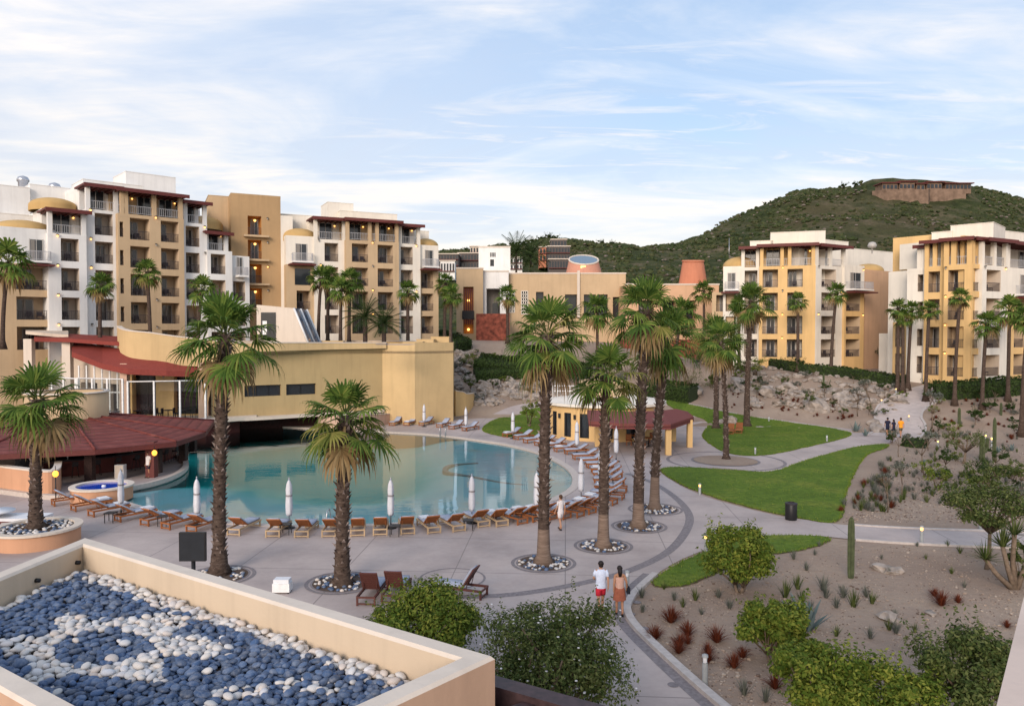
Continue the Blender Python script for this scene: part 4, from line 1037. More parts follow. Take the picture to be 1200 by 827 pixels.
# glass railing panels with white frames
def glassrail(a, b, n, z, h):
    g = thing('glass_railing', 'x', 'railing')
    mb = MB(); mg = MB()
    for i in range(n+1):
        p = a.lerp(b, i/n); mb.box((p.x-.07, p.y-.07, z), (p.x+.07, p.y+.07, z+h))
    for zz in (z+.06, z+h-.06): mb.tube([(a.x, a.y, zz), (b.x, b.y, zz)], .06, 4)
    g_ = mb.build('frame', M['whitepaint'], g)
    for i in range(n):
        p, q = a.lerp(b, (i+.04)/n), a.lerp(b, (i+.96)/n); mg.add([(p.x,p.y,z+.12),(q.x,q.y,z+.12),(q.x,q.y,z+h-.12),(p.x,p.y,z+h-.12)], [(0,1,2,3)])
    mg.build('glass', M['clear'], g); return g
def clearmat():
    t = NT('clear_glass'); t.n.remove(t.b); tr = t.node('ShaderNodeBsdfTransparent'); tr.inputs[0].default_value = (.86, .9, .9, 1)
    g = t.node('ShaderNodeBsdfGlossy'); g.inputs['Roughness'].default_value = .03; mx = t.node('ShaderNodeMixShader'); mx.inputs[0].default_value = .13
    t.lk(tr.outputs[0], mx.inputs[1]); t.lk(g.outputs[0], mx.inputs[2]); t.lk(mx.outputs[0], t.n['Material Output'].inputs[0]); return t.m
M['clear'] = clearmat()
g = glassrail(xy(149, 68.2), xy(240, 70.0), 3, zf+.02, zy(446, 69)-zf); g['label'] = 'white framed glass railing in front of the yellow restaurant doors'
g = glassrail(xy(90, 69.6), xy(143, 68.0), 3, zf+.02, zy(443, 69)-zf); g['label'] = 'white framed glass railing left of the restaurant corner column'
g = glassrail(xy(60, 72.6), xy(88, 69.8), 2, zf+.02, zy(443, 70)-zf); g['label'] = 'short white framed glass railing partly behind the leftmost palm crown'
# window mullions of the restaurant behind
mb = MB()
for px in range(92, 143, 9): p = xy(px, 71.6); mb.box((p.x-.06, p.y-.05, zf), (p.x+.06, p.y+.05, zc+.5))
p = xy(90, 71.6); q = xy(143, 71.6); mb.box((p.x, p.y-.04, zf+2.3), (q.x, p.y+.04, zf+2.42)); mb.build('window_frame', M['whitepaint'], cf)
# tables and chairs inside
def tset(px, py_, Y, lab):
    p = Vector((xy(px, Y).x, Y, zf)); t = thing('dining_table', lab, 'table', p, 0, 'restaurant tables')
    mb = MB(); mb.lathe([(.0, .72), (.5, .72), (.5, .76), (0, .76)], (0,0,0), 16); mb.build('tabletop', M['furn'], t)
    mb = MB(); mb.lathe([(.28, 0), (.28, .03), (.04, .05), (.04, .72)], (0,0,0), 10); mb.build('pedestal', M['black'], t)
    return p
def tchair(x, y, z, rz, lab, mat='furn', grp='restaurant chairs'):
    t = thing('dining_chair', lab, 'chair', (x, y, z), rz, grp)
    mb = MB(); mb.box((-.24, -.24, .42), (.24, .24, .48)); mb.build('seat', M[mat], t)
    mb = MB(); mb.box((-.24, .2, .48), (.24, .26, .95)); mb.build('backrest', M[mat], t)
    for a in (-.21, .18):
        for b in (-.21, .2): mb = MB(); mb.box((a, b, 0), (a+.04, b+.04, .42)); mb.build('leg', M[mat], t)
    return t
k = 0
for px, Y in ((104, 70.6), (122, 70.3), (137, 69.8), (162, 70.6), (176, 70.8), (196, 71), (216, 71.2)):
    p = tset(px, 0, Y, 'small dark round dining table, %s from the left behind the restaurant glass' % ORD[k])
    for s in (-1, 1): tchair(p.x+s*.8, p.y, p.z, s*-math.pi/2, 'dark dining chair at the %s side of the %s table behind the glass railing' % ('left' if s < 0 else 'right', ORD[k]))
    k += 1
# red awnings over the restaurant
def slab(bd, pts, mat, nm, th=.22, under=None):
    """roof surface given as 3-D points, with thickness"""
    n = len(pts); mb = MB(); vs = [Vector(p) for p in pts]; vs += [v-Vector((0,0,th)) for v in vs]
    mb.add(vs, [tuple(range(n)), tuple(range(n, 2*n))[::-1]] + [(i, n+i, n+(i+1) % n, (i+1) % n) for i in range(n)])
    return mb.build(nm, M[mat], bd)
def quadstrip(bd, near, far, mat, nm, th=.25):
    mb = MB(); k = len(near); vs = []
    for a, b in zip(near, far): vs += [a, b, a-Vector((0,0,th)), b-Vector((0,0,th))]
    fs = []
    for i in range(k-1):
        o, q = 4*i, 4*i+4; fs += [(o, q, q+1, o+1), (o+2, o+3, q+3, q+2), (o, o+2, q+2, q), (o+1, q+1, q+3, o+3)]
    fs += [(0, 1, 3, 2), (4*k-4, 4*k-2, 4*k-1, 4*k-3)]
    mb.add(vs, fs); return mb.build(nm, M[mat], bd)
near = [at_y(84, 412, 71), at_y(120, 426, 69), at_y(150, 432, 68), at_y(195, 434, 68.8), at_y(247, 436, 70.8)]
far = [at_y(84, 399, 77), at_y(120, 405, 74), at_y(150, 410, 72), at_y(195, 419, 70.9), at_y(247, 427, 72.2)]
quadstrip(cf, near, far, 'awning', 'awning', .5)
near = [at_y(40, 396, 74), at_y(80, 396.5, 72.6), at_y(140, 401, 71.8)]; far = [at_y(40, 390, 79), at_y(80, 391, 77), at_y(140, 394, 75)]
quadstrip(cf, near, far, 'awning', 'awning', .35)
near = [at_y(30, 388, 75), at_y(75, 392, 74), at_y(80, 392, 74)]; far = [at_y(30, 385, 80), at_y(75, 387, 79), at_y(80, 387, 79)]
quadstrip(cf, near, far, 'recess', 'awning', .3)
for px, Y in ((77, 73.5), (32, 75)):
    p = xy(px, Y); mb = MB(); mb.box((p.x-.4, Y, zf), (p.x+.4, Y+.6, zy(397, Y))); mb.build('column', M['cap'], cf)
# ================================================================ swim-up bar with big red roof
bc = Vector((-32.8, 56.5)); zE = 2.35
EV = [(-150, 13), (-105, 12.3), (-85, 12.0), (-53, 12.0), (-30, 12.4), (-7, 10.8), (35, 10.4), (83, 9.6), (130, 11), (175, 12.5)]
bar = thing('pool_bar', 'open bar with wide faceted dark red roof and yellow drum beside the pool', 'bar')
ev = [Vector((bc.x+r*math.cos(R(a)), bc.y+r*math.sin(R(a)), zE)) for a, r in EV]; n = len(ev)
apx = Vector((bc.x, bc.y, 4.15))
mb = MB(); rin = [Vector((bc.x+2.6*math.cos(R(a)), bc.y+2.6*math.sin(R(a)), 3.35)) for a, r in EV]
for i in range(n):
    j = (i+1) % n
    mb.add([ev[i], ev[j], rin[j], rin[i]], [(0,1,2,3)]); mb.add([v-Vector((0,0,.32)) for v in (ev[i], ev[j], rin[j], rin[i])], [(3,2,1,0)], 1)
    mb.add([ev[i], ev[j], ev[j]-Vector((0,0,.32)), ev[i]-Vector((0,0,.32))], [(3,2,1,0)], 1)
rf = mb.build('roof', [M['redroof'], M['canopy']], bar)
mb = MB()
for i in range(n): mb.tube([ev[i]+Vector((0,0,.03)), rin[i]+Vector((0,0,.03))], .09, 5)
mb.build('roof_ridge', M['redroof'], rf)
mb = MB(); mb.lathe([(2.75, 3.3), (2.75, zy(463, 53.8)), (2.5, zy(463, 53.8)), (2.5, 4.5), (0, 4.45)], (bc.x, bc.y, 0), 32); mb.build('drum', M['tan'], bar)
mb = MB(); mb.lathe([(2.82, 0), (2.82, .08), (2.45, .08)], (bc.x, bc.y, zy(463, 53.8)), 32); mb.build('coping', M['cap'], bar)
for i in range(n):
    p = bc + (Vector((ev[i].x, ev[i].y))-bc)*.84; mb = MB(); mb.box((p.x-.24, p.y-.24, 0), (p.x+.24, p.y+.24, zE+.2)); mb.build('column', M['brickdark'] if 'brickdark' in M else M['canopy'], bar)
p = xy(176, 49.8); mb = MB(); mb.box((p.x-.28, p.y-.28, 0), (p.x+.28, p.y+.28, zE+.1)); mb.build('column', M['canopy'], bar)
# platform projecting into the pool, with a pale rim
pl = crom([at_z(x, y, .1) for x, y in ((132,577),(150,573),(175,568),(198,561),(213,553),(218,545),(212,537),(196,531),(170,527),(140,520),(60,515),(-40,520),(-60,560),(60,583))], 4)
pl = [Vector((p.x, p.y)) for p in pl]
mb = MB(); mb.prism(pl, -1.7, .12); mb.build('platform', M['deck'], bar)
wallpoly(bar, pl, .0, .28, 'coping', nm='platform_rim', closed=True, th=.35)
# bar counter, back shelves, fridge, people-height clutter
ctr = [Vector((bc.x+7.2*math.cos(R(a)), bc.y+7.2*math.sin(R(a)))) for a in range(-75, 60, 9)]
wallpoly(bar, ctr, .12, 1.1, 'canopy', nm='counter', th=.5, cap='furn')
mb = MB()
for z in (.9, 1.4, 1.9): mb.lathe([(3.4, z), (4.0, z), (4.0, z+.05), (3.4, z+.05)], (bc.x, bc.y, 0), 28)
mb.build('back_shelf', M['furn'], bar)
mb = MB(); mb.lathe([(3.3, .1), (3.3, 2.9)], (bc.x, bc.y, 0), 28); mb.build('core_wall', M['dark'], bar)
fr = thing('bar_fridge', 'white fridge inside the open bar under the red roof', 'fridge', at_z(116, 570, .12) + Vector((0, 2.6, 0)))
mb = MB(); fr.scale = (.7, .7, .7); mb.box((-.4, -.3, 0), (.4, .3, 1.3)); mb.build('body', M['whitepaint'], fr); mb = MB(); mb.box((-.36, -.33, .1), (.36, -.301, 1.25)); mb.build('door', M['cap'], fr)
mb = MB(); mb.box((.28, -.37, .5), (.32, -.331, .9)); mb.build('handle', M['black'], fr)
k = 0
for a in range(-66, 42, 9):
    q = bc + Vector((math.cos(R(a)), math.sin(R(a))))*8.1
    t = thing('bar_stool', 'dark bar stool, %s counted from the left along the pool bar counter' % ORD[k], 'stool', (q.x, q.y, .12), R(a)+math.pi/2, 'stools round the pool bar'); k += 1
    mb = MB(); mb.lathe([(0, .72), (.2, .72), (.2, .78), (0, .78)], (0,0,0), 12); mb.build('seat', M['furn'], t)
    mb = MB(); mb.box((-.18, -.2, .78), (.18, -.15, 1.05)); mb.build('backrest', M['furn'], t)
    for sx in (-1, 1):
        for sy in (-1, 1): mb = MB(); mb.tube([(sx*.2, sy*.2, 0), (sx*.12, sy*.12, .73)], .018, 5); mb.build('leg', M['black'], t)
k = 0
for a in range(-60, 30, 11):
    q = bc + Vector((math.cos(R(a)), math.sin(R(a))))*7.15
    o = thing('bottle', 'pale bottle on the bar counter, %s from the left' % ORD[k], 'bottle', (q.x, q.y, 1.21), 0, 'bottles on the bar counter'); k += 1
    mb = MB(); mb.lathe([(0, 0), (.045, 0), (.045, .2), (.015, .26), (.015, .33), (0, .33)], (0,0,0), 10); mb.build('body', M['whitepaint' if k % 3 else 'dark'], o)
for px, py, Y in ((181, 530.5, 49.0), (65, 555, 43.2)):
    q = at_y(px, py, Y); mb = MB(); mb.ico(q, .16, 2, 1, sc=(1,1,1.2)); mb.tube([q+Vector((0,0,.15)), q+Vector((0,0,.45))], .02, 5, 0)
    o = mb.build('hanging_lamp' if px > 100 else 'wall_lantern', [M['black'], M['lampamber']]); tag(o, 'glowing amber globe lamp under the bar roof near the pool' if px > 100 else 'glowing amber lantern beside the blue tub', 'lamp')
    if px < 100:
        mb = MB(); mb.tube([(q.x, q.y, 0), (q.x, q.y, q.z-.1)], .035, 6); mb.build('post', M['black'], o)
# curved peach wall in front of the bar and round tub
cw = [Vector((p.x, p.y)) for p in crom([at_z(*q) for q in ((-60,566),(-10,574),(30,580),(55,583),(66,580),(69,570))], 6, False)]
o = thing('bar_wall', 'curved peach wall with pale coping in front of the bar, left of the blue tub', 'wall'); wallpoly(o, cw, 0, 1.5, 'peach', cap='cap')
o = thing('planter_wall', 'low peach retaining wall under the leftmost palm at the left edge', 'wall')
cw = [Vector((p.x, p.y)) for p in crom([at_z(*q) for q in ((-60,640),(-20,640),(0,638),(8,630))], 4, False)]; wallpoly(o, cw, 0, .62, 'peach', cap='cap')
tb = at_z(101, 592); tb = Vector((tb.x, tb.y+1.65, 0))
o = thing('round_tub', 'round peach tub filled with bright blue water beside the bar', 'tub', tb)
mb = MB(); mb.lathe([(1.6, 0), (1.6, .72)], (0,0,0), 40); mb.build('wall', M['peach'], o)
mb = MB(); mb.lathe([(1.68, .72), (1.68, .82), (1.34, .82), (1.34, .5)], (0,0,0), 40, smooth=False); mb.build('rim', M['cap'], o)
M['tubblue'] = simple('bright_blue_water', (.01, .055, .42), .12, .5, var=.2)
mb = MB(); mb.disc((0,0,.72), 1.34, 40); mb.build('water', M['tubblue'], o)
mb = MB(); mb.lathe([(.12, .72), (.1, .80), (0, .82)], (.1,0,0), 10); mb.build('jet', M['whitepaint'], o)
# ================================================================ cabana bar at the far side
cb = thing('cabana_bar', 'round yellow cabana with dark doors and a dusky red awning on yellow columns', 'cabana')
cc = Vector((8.6, 71.8)); cr = 5.3
def arcw(a0, a1, z0, z1, mat, nm, r=cr, n=10, parent=cb):
    mb = MB(); mb.lathe([(r, z0), (r, z1)], (cc.x, cc.y, 0), n, 0, True, R(a0), R(a1)); return mb.build(nm, M[mat], parent)
ang = [180, 192, 203, 210, 222, 229, 241, 249, 262, 270, 283, 290, 303, 318, 360+0]
dr = [(203, 210.5), (222, 230), (240, 249), (262, 271), (285, 295)]
edges = sorted({170, 378, *[a for d in dr for a in d]})
for a, b in zip(edges, edges[1:]):
    if (a, b) in dr: 
        arcw(a, b, 2.42, 3.0, 'yellow', 'wall', n=3); arcw(a, b, 0, .3, 'yellow', 'wall', n=3)
        d = arcw(a, b, .3, 2.42, 'dark', 'door', r=cr-.18, n=3)
        for q in (a, b):
            mb = MB(); p = (cc.x+(cr-.1)*math.cos(R(q)), cc.y+(cr-.1)*math.sin(R(q))); mb.box((p[0]-.06, p[1]-.1, .3), (p[0]+.06, p[1]+.12, 2.42)); mb.build('door_frame', M['black'], d)
    else: arcw(a, b, 0, 3.0, 'yellow', 'wall', n=max(2, int((b-a)/5)))
arcw(18, 170, 0, 3.0, 'yellow', 'wall', n=18)
for a in (216, 235):
    p = Vector((cc.x+(cr+.1)*math.cos(R(a)), cc.y+(cr+.1)*math.sin(R(a)), 2.1)); mb = MB(); mb.box((p.x-.1, p.y-.1, p.z-.2), (p.x+.1, p.y+.1, p.z+.2)); mb.build('wall_lamp', M['black'], cb)
mb = MB(); mb.lathe([(cr+.0, 2.98), (cr+.45, 3.0), (cr+.45, 3.22), (cr+.1, 3.26), (2.3, 3.7)], (cc.x, cc.y, 0), 48, smooth=False); mb.build('roof', M['cream'], cb)
mb = MB(); mb.lathe([(2.3, 3.2), (2.3, zy(447, 70.0)), (2.1, zy(447, 70)), (2.1, 4.3), (0, 4.3)], (cc.x, cc.y, 0), 32); mb.build('drum', M['tan'], cb)
rp = [at_y(x, 458, 73.5) for x in range(648, 684, 5)]
mb = MB()
for p in rp: mb.tube([(p.x, p.y, 3.2), (p.x, p.y, zy(452, 73.5))], .04, 5)
for z in (zy(452, 73.5), zy(458, 73.5)): mb.tube([(p.x, p.y, z) for p in rp], .04, 5)
mb.build('roof_railing', M['whitepaint'], cb)
def P3(px, py, z): return at_z(px, py, z)
e0 = P3(690, 493, 2.55); e1 = P3(724, 496, 2.5); e2 = P3(786, 497, 2.45); e3 = P3(813, 488, 2.5); e4 = P3(806, 482, 2.6); e5 = P3(770, 478, 2.8)
i0 = P3(688, 480, 3.05); i1 = P3(735, 482, 3.05); i2 = P3(775, 481, 3.05); i3 = P3(790, 479, 3.0)
quadstrip(cb, [e0, e1, e2, e3, e4], [i0, i1, i2, i3, i3+Vector((.2,.2,0))], 'awning2', 'awning', .42)
mb = MB(); mb.prism([(p.x, p.y) for p in (e0, e1, e2, e3, e4, e5, Vector((cc.x+3, cc.y+3, 0)))], 2.2, 2.28); mb.build('awning_soffit', M['canopy'], cb)
for px, py in ((783, 533), (808, 524), (789, 517), (733, 533) if False else (700, 523)):
    p = at_z(px, py); mb = MB(); mb.box((p.x-.21, p.y-.21, 0), (p.x+.21, p.y+.21, 2.3)); mb.build('column', M['yellow'], cb)
k = 0
for px, py in ((737, 522), (748, 520), (752, 526), (764, 519), (770, 525), (742, 515)):
    p = at_z(px, py); tchair(p.x, p.y, 0, R(60*k), 'wooden chair under the dusky red awning, %s from the left' % ORD[[0,2,3,4,5,1][k]], 'teakm', 'chairs under the cabana awning') if 'teakm' in M else None; k += 1
for j, (px, py) in enumerate(((744, 520), (760, 523))):
    p = at_z(px, py); t = thing('dining_table', 'small dark round table under the dusky red awning, %s one' % ('left' if j == 0 else 'right'), 'table', p, 0, 'tables under the awning')
    mb = MB(); mb.lathe([(0, .72), (.45, .72), (.45, .76), (0, .76)], (0,0,0), 16); mb.build('tabletop', M['teak'] if 'teak' in M else M['furn'], t); mb = MB(); mb.lathe([(.25, 0), (.25, .03), (.04, .05), (.04, .72)], (0,0,0), 10); mb.build('pedestal', M['black'], t)
# ================================================================ near roof with pebbles
zP = 6.7
A = at_z(100, 629, zP); Bc = at_z(580, 768, zP); C0 = at_z(430, 838, zP); L0 = at_z(0, 669, zP)
def V2(p): return Vector((p.x, p.y))
A, Bc, C0, L0 = map(V2, (A, Bc, C0, L0))
Cn = Bc + (C0-Bc).normalized()*4.5; Ln = A + (L0-A).normalized()*5.3
N0 = V2(at_z(0, 806, zP)); N1 = V2(at_z(44, 831, zP)); dn = (N1-N0).normalized(); 
def isect(p, d, q, e):
    den = d.x*e.y-d.y*e.x; t = ((q.x-p.x)*e.y-(q.y-p.y)*e.x)/den; return p+d*t
Ln = isect(A, (L0-A).normalized(), N0, dn); Cn = isect(Bc, (C0-Bc).normalized(), N0, dn)
nr = thing('pebble_roof', 'near flat roof with cream parapet, filled with grey and white pebbles', 'roof')
quad = [A, Bc, Cn, Ln]
if area(quad) > 0: quad = quad[::-1]
def inset(P, d):
    k = len(P); out = []; sg = -1 if area(P) > 0 else 1
    lines = []
    for i in range(k):
        a, b = P[i], P[(i+1) % k]; u = (b-a).normalized(); nrm = Vector((u.y, -u.x))*sg; lines.append((a+nrm*d, u))
    for i in range(k): out.append(isect(lines[i-1][0], lines[i-1][1], lines[i][0], lines[i][1]))
    return out
inn = inset(quad, .21)
if not inpoly(inn[0].x, inn[0].y, quad): inn = inset(quad, -.21)
mb = MB()
for i in range(4):
    j = (i+1) % 4; a, b, c, d = quad[i], quad[j], inn[j], inn[i]
    # outer wall, rounded cap, inner wall
    def lp(p, q, t): return p+(q-p)*t
    prof = []
    for t, z, in ((0, -8.0), (0, -.03), (.12, 0.0), (.88, 0.0), (1, -.03), (1, -.62)): prof.append((t, z))
    for (t0, z0_), (t1, z1_) in zip(prof, prof[1:]):
        p0, p1 = lp(a, d, t0), lp(b, c, t0); q0, q1 = lp(a, d, t1), lp(b, c, t1)
        mb.add([(p0.x,p0.y,zP+z0_),(p1.x,p1.y,zP+z0_),(q1.x,q1.y,zP+z1_),(q0.x,q0.y,zP+z1_)], [(0,1,2,3)], 1 if t0 != t1 else (0 if z0_ < -1 else 2))
mb.build('parapet', [M['tanwarm'] if 'tanwarm' in M else M['tan'], M['cap'], M['parapet']], nr)
zF = zP - .36
mb = MB(); mb.add([(p.x, p.y, zF) for p in inn], [(0,1,2,3)]); mb.build('roof_deck', M['soil'], nr)
u = (L0-A).normalized()
for f_ in (.32, .8):
    p = A+(L0-A)*f_*1.0; q = Vector((p.x, p.y, zP-.2)); nrm = (inn[quad.index(A)]-A); 
    mb = MB(); c = q + Vector((.23, -.02, 0)); mb.tube([c-Vector((.03,0,0)), c+Vector((.03,0,0))], .026, 10); mb.build('drain_hole', M['black'], nr)
Z = 3.0
wout = [(0,438),(130,430),(200,415),(188,370),(240,350),(330,372),(470,368),(600,345),(690,358),(640,400),(570,428),(700,428),(830,468),(760,492),(640,500),(575,495),(580,592),(525,592),(400,580),(280,560),(200,578),(60,616),(52,585),(130,515),(50,502),(0,502)]
whole = [(180,470),(250,420),(400,402),(490,415),(560,450),(550,482),(430,520),(280,532),(190,512)]
sc_ = [(700,640),(800,600),(880,600),(1000,575),(1200,585),(1210,640),(1080,625),(960,625),(870,640),(800,660),(740,670)]
inn2 = inset(quad, .38) if inpoly(*inset(quad, .38)[0], quad) else inset(quad, -.38)
def topix(p, z):
    d = Vector((p.x, p.y, z)) - O; f = d.dot(_fw); return 600 + d.x/f*F, 413.5 - d.dot(_up)/f*F
rng = random.Random(3); pts = []; cell = {}
xs = [p.x for p in inn]; ys = [p.y for p in inn]
ins_p = inset(quad, .27) if inpoly(*inset(quad, .27)[0], quad) else inset(quad, -.27)
tries = 0
while tries < 120000:
    tries += 1
    x, y = rng.uniform(min(xs), max(xs)), rng.uniform(min(ys), max(ys))
    if not inpoly(x, y, ins_p): continue
    gx, gy = int(x/.08), int(y/.08); ok = True
    for i in (-1, 0, 1):
        for j in (-1, 0, 1):
            for (a, b) in cell.get((gx+i, gy+j), ()):
                if (a-x)**2+(b-y)**2 < .0040: ok = False
    if ok: cell.setdefault((gx, gy), []).append((x, y)); pts.append((x, y))
def pebmat(name, cs):
    t = NT(name); g = t.node('ShaderNodeNewGeometry'); oi = t.node('ShaderNodeObjectInfo')
    f = t.math('FRACT', t.math('ADD', g.outputs['Random Per Island'], oi.outputs['Random'])); col = t.ramp(f, [(i/(len(cs)-1), c) for i, c in enumerate(cs)])
    n = t.noise(25, 4, .6); col = t.mix(t.ramp(n, [(.45, 0), (.75, .25)]), col, (.5, .5, .5)); return t.done(col, .55, .3)
M['pebgrey'] = pebmat('slate_blue_pebble', [(.035, .068, .145), (.055, .105, .215), (.045, .075, .14), (.085, .135, .24), (.05, .07, .115), (.11, .15, .23)])
M['pebwhite'] = pebmat('pale_pebble', [(.55, .55, .56), (.48, .47, .46), (.62, .58, .54), (.52, .45, .40), (.58, .58, .6)])
print('pebbles', len(pts))
items = []
for (x, y) in pts:
    for lay in (0, 1):
        if lay == 1 and rng.random() > .55: continue
        xx, yy = (x, y) if lay == 0 else (x+rng.uniform(-.04, .04), y+rng.uniform(-.04, .04))
        if not inpoly(xx, yy, ins_p): continue
        z = zF + .03 + (.035 if lay else 0) + rng.uniform(0, .012)
        px, py = topix(Vector((xx, yy)), z+.02); qx, qy = px*Z, (py-600)*Z
        wh = (inpoly(qx, qy, wout) and not inpoly(qx, qy, whole)) or (inpoly(qx, qy, sc_) and rng.random() < .55) or rng.random() < .012
        # white border along the far right parapet and left wall
        if not inpoly(xx, yy, inn2) : wh = wh or rng.random() < .92
        d1 = abs((Bc-A).normalized().cross(Vector((xx, yy))-A))
        if d1 < .47 and rng.random() < .9 and (Vector((xx, yy))-A).length > 1.0: wh = True
        items.append((xx, yy, z, wh, (Vector((xx, yy, z))-O).length, px, py))
vis = sorted([it for it in items if -20 < it[5] < 620 and it[6] < 840], key=lambda q: q[4])
near_ = set(id(v) for v in vis[:300])
big = MB(); pebmesh = {}
def pebgeom(mb, c, rr, wh):
    sx = rr.uniform(.042, .064)*(1.3 if rr.random() < .06 else 1); sy = sx*rr.uniform(.6, .85); sz = sx*rr.uniform(.38, .6)
    e = Euler((rr.uniform(-.35, .35), rr.uniform(-.35, .35), rr.uniform(0, 6.3))).to_matrix()
    mb.ico(c, 1.0, 2, 1 if wh else 0, True, (sx, sy, sz), e, .18, rr.random()*9)
meshes = []
for i in range(24):
    m_ = MB(); pebgeom(m_, (0,0,0), rng, i % 2); meshes.append(m_.mesh('pebble', [M['pebgrey'], M['pebwhite']]))
for it in items:
    if id(it) in near_:
        o = link('pebble', meshes[rng.randrange(12)*2 + (1 if it[3] else 0)], None, loc=(it[0], it[1], it[2]), rot=(0, 0, rng.uniform(0, 6.3)))
        tag(o, 'smooth pale oval pebble among those nearest the viewer on the roof' if it[3] else 'smooth slate blue oval pebble among those nearest the viewer on the roof', 'pebble', 'pale pebbles on the near roof' if it[3] else 'slate blue pebbles on the near roof')
    else: pebgeom(big, (it[0], it[1], it[2]), rng, it[3])
big.build('pebbles', [M['pebgrey'], M['pebwhite']], None, label='grey and white rounded pebbles spread over the near roof', cat='pebbles', kind='stuff')
# dark timber pergola corner below
pg = thing('pergola', 'dark brown timber pergola corner below the near roof parapet', 'pergola')
zG = 6.25
q0 = at_z(572, 795, zG); q1 = at_z(697, 830, zG); q2 = at_z(560, 845, zG)
def beam(a, b, w, h, nm='beam', mat='darkwood'):
    a, b = Vector(a)-Vector((0,0,.22)), Vector(b)-Vector((0,0,.22)); u = (b-a); L = u.length; u.normalize(); s = Vector((-u.y, u.x, 0))*w/2; up = Vector((0,0,h))
    mb = MB(); mb.add([a-s, a+s, b+s, b-s, a-s+up, a+s+up, b+s+up, b-s+up], [(0,3,2,1),(4,5,6,7),(0,1,5,4),(1,2,6,5),(2,3,7,6),(3,0,4,7)]); return mb.build(nm, M[mat], pg)
M['darkwood'] = simple('dark_brown_timber', (.045, .026, .028), .5, var=.4, scale=12)
u = (q1-q0).normalized(); v = Vector((C0.x-Bc.x, C0.y-Bc.y, 0)).normalized()
beam(q0-u*.05, q0+u*3, .2, .22); beam(q0+v*.0+u*.02, q0+v*2.2+u*.02, .16, .2)
beam(q0+u*.55-Vector((0,0,.02)), q0+u*.1+v*2.2, .12, .18); 
for k in range(1, 5): beam(q0+u*.35*k+v*.3+Vector((0,0,-.12)), q0+u*.35*k+v*2.2+Vector((0,0,-.12)), .09, .1, 'slat')
p = q0+u*.1+v*.1; beam_p = MB(); beam_p.box((p.x-.1, p.y-.1, 0), (p.x+.1, p.y+.1, zG-.22)); beam_p.build('post', M['darkwood'], pg)
M['rightwall'] = plaster('pale_pink_render', (.62, .50, .43), .05)
# pale wall corner at the right edge
zr = 7.6
w0, w1, w2_, w3 = at_z(1198, 706, zr), at_z(1163, 845, zr), at_z(1260, 845, zr), at_z(1260, 706, zr)
bw = thing('balcony_wall', 'pale sunlit balcony wall corner at the lower right edge', 'wall')
mb = MB(); mb.prism([(p.x, p.y) for p in (w0, w1, w2_, w3)], 0, zr); mb.build('wall', M['rightwall'], bw)
mb = MB(); mb.prism([(p.x+(.01 if i in (0,1) else 0), p.y) for i, p in enumerate((w0, w1, w2_, w3))], zr+.002, zr+.04); mb.build('coping', M['rightwall'], bw)
# ================================================================ hills
def hillmat():
    t = NT('scrub_hillside')
    a = t.noise(.006, 6, .62); b = t.noise(.05, 6, .7); c = t.noise(.35, 4, .7)
    col = t.ramp(b, [(.32, (.028, .038, .016)), (.48, (.055, .066, .026)), (.58, (.10, .095, .05)), (.70, (.17, .13, .09))])
    col = t.mix(t.ramp(c, [(.45, 0), (.7, .7)]), col, (.016, .024, .010))
    col = t.mix(t.ramp(a, [(.5, 0), (.68, .55)]), col, (.12, .085, .055))
    t.bump(c, 1.0, 2.0); return t.done(col, 1.0, .05)
M['hill'] = hillmat()
RIDGE = [(-700, 330), (-100, 318), (200, 300), (480, 298), (520, 293), (560, 290), (600, 286), (640, 281), (700, 287), (760, 289), (790, 287), (810, 279), (840, 264), (870, 249), (905, 234), (945, 222), (985, 217), (1020, 209), (1060, 209), (1120, 213), (1150, 221), (1200, 234), (1300, 250), (1500, 300), (1900, 330)]
def ridgeY(px): return lerp_tab([(500, 420), (760, 440), (900, 640), (1100, 720), (1400, 700)], px)
def hillz(px, Y):
    Yr = ridgeY(px); yb = 150.0
    py = lerp_tab(RIDGE, px); zr_ = zy(py, Yr)
    t = (Y-yb)/(Yr-yb); x = (px-600)/F*Y
    z0_ = 7.5
    if t <= 1: k = max(t, 0)**1.45 if zr_ > 70 else max(t, 0)**1.2
    else: k = 1 - (t-1)*.9
    z = z0_ + (zr_-z0_)*k
    nz = noise.fractal(Vector((x*.012, Y*.012, 0)), 1.0, 2.0, 5)
    z += nz * min(1, max(0, t))*(1 if t < .9 else .35)*(.07*(zr_-z0_)+2)
    return max(z, 5.5) if t < 1 else z
mb = MB(); pxs = list(range(-700, 460, 60)) + list(range(460, 1300, 8)) + list(range(1300, 1960, 60)); ts = [150+3*i for i in range(10)] + [180+11*i for i in range(66)]
for Y_ in ts:
    for px in pxs: mb.v.append(((px-600)/F*Y_, Y_, hillz(px, Y_)))
k = len(pxs)
for j in range(len(ts)-1):
    for i in range(k-1):
        a = j*k+i; mb.f.append((a, a+1, a+k+1, a+k)); mb.m.append(0); mb.sm.append(True)
mb.build('hills', M['hill'], None, kind='structure')
mb = MB(); mb.add([(-3000, -500, -3), (3000, -500, -3), (3000, 4000, -3), (-3000, 4000, -3)], [(0,1,2,3)]); mb.build('ground', M['sand'], None, kind='structure')
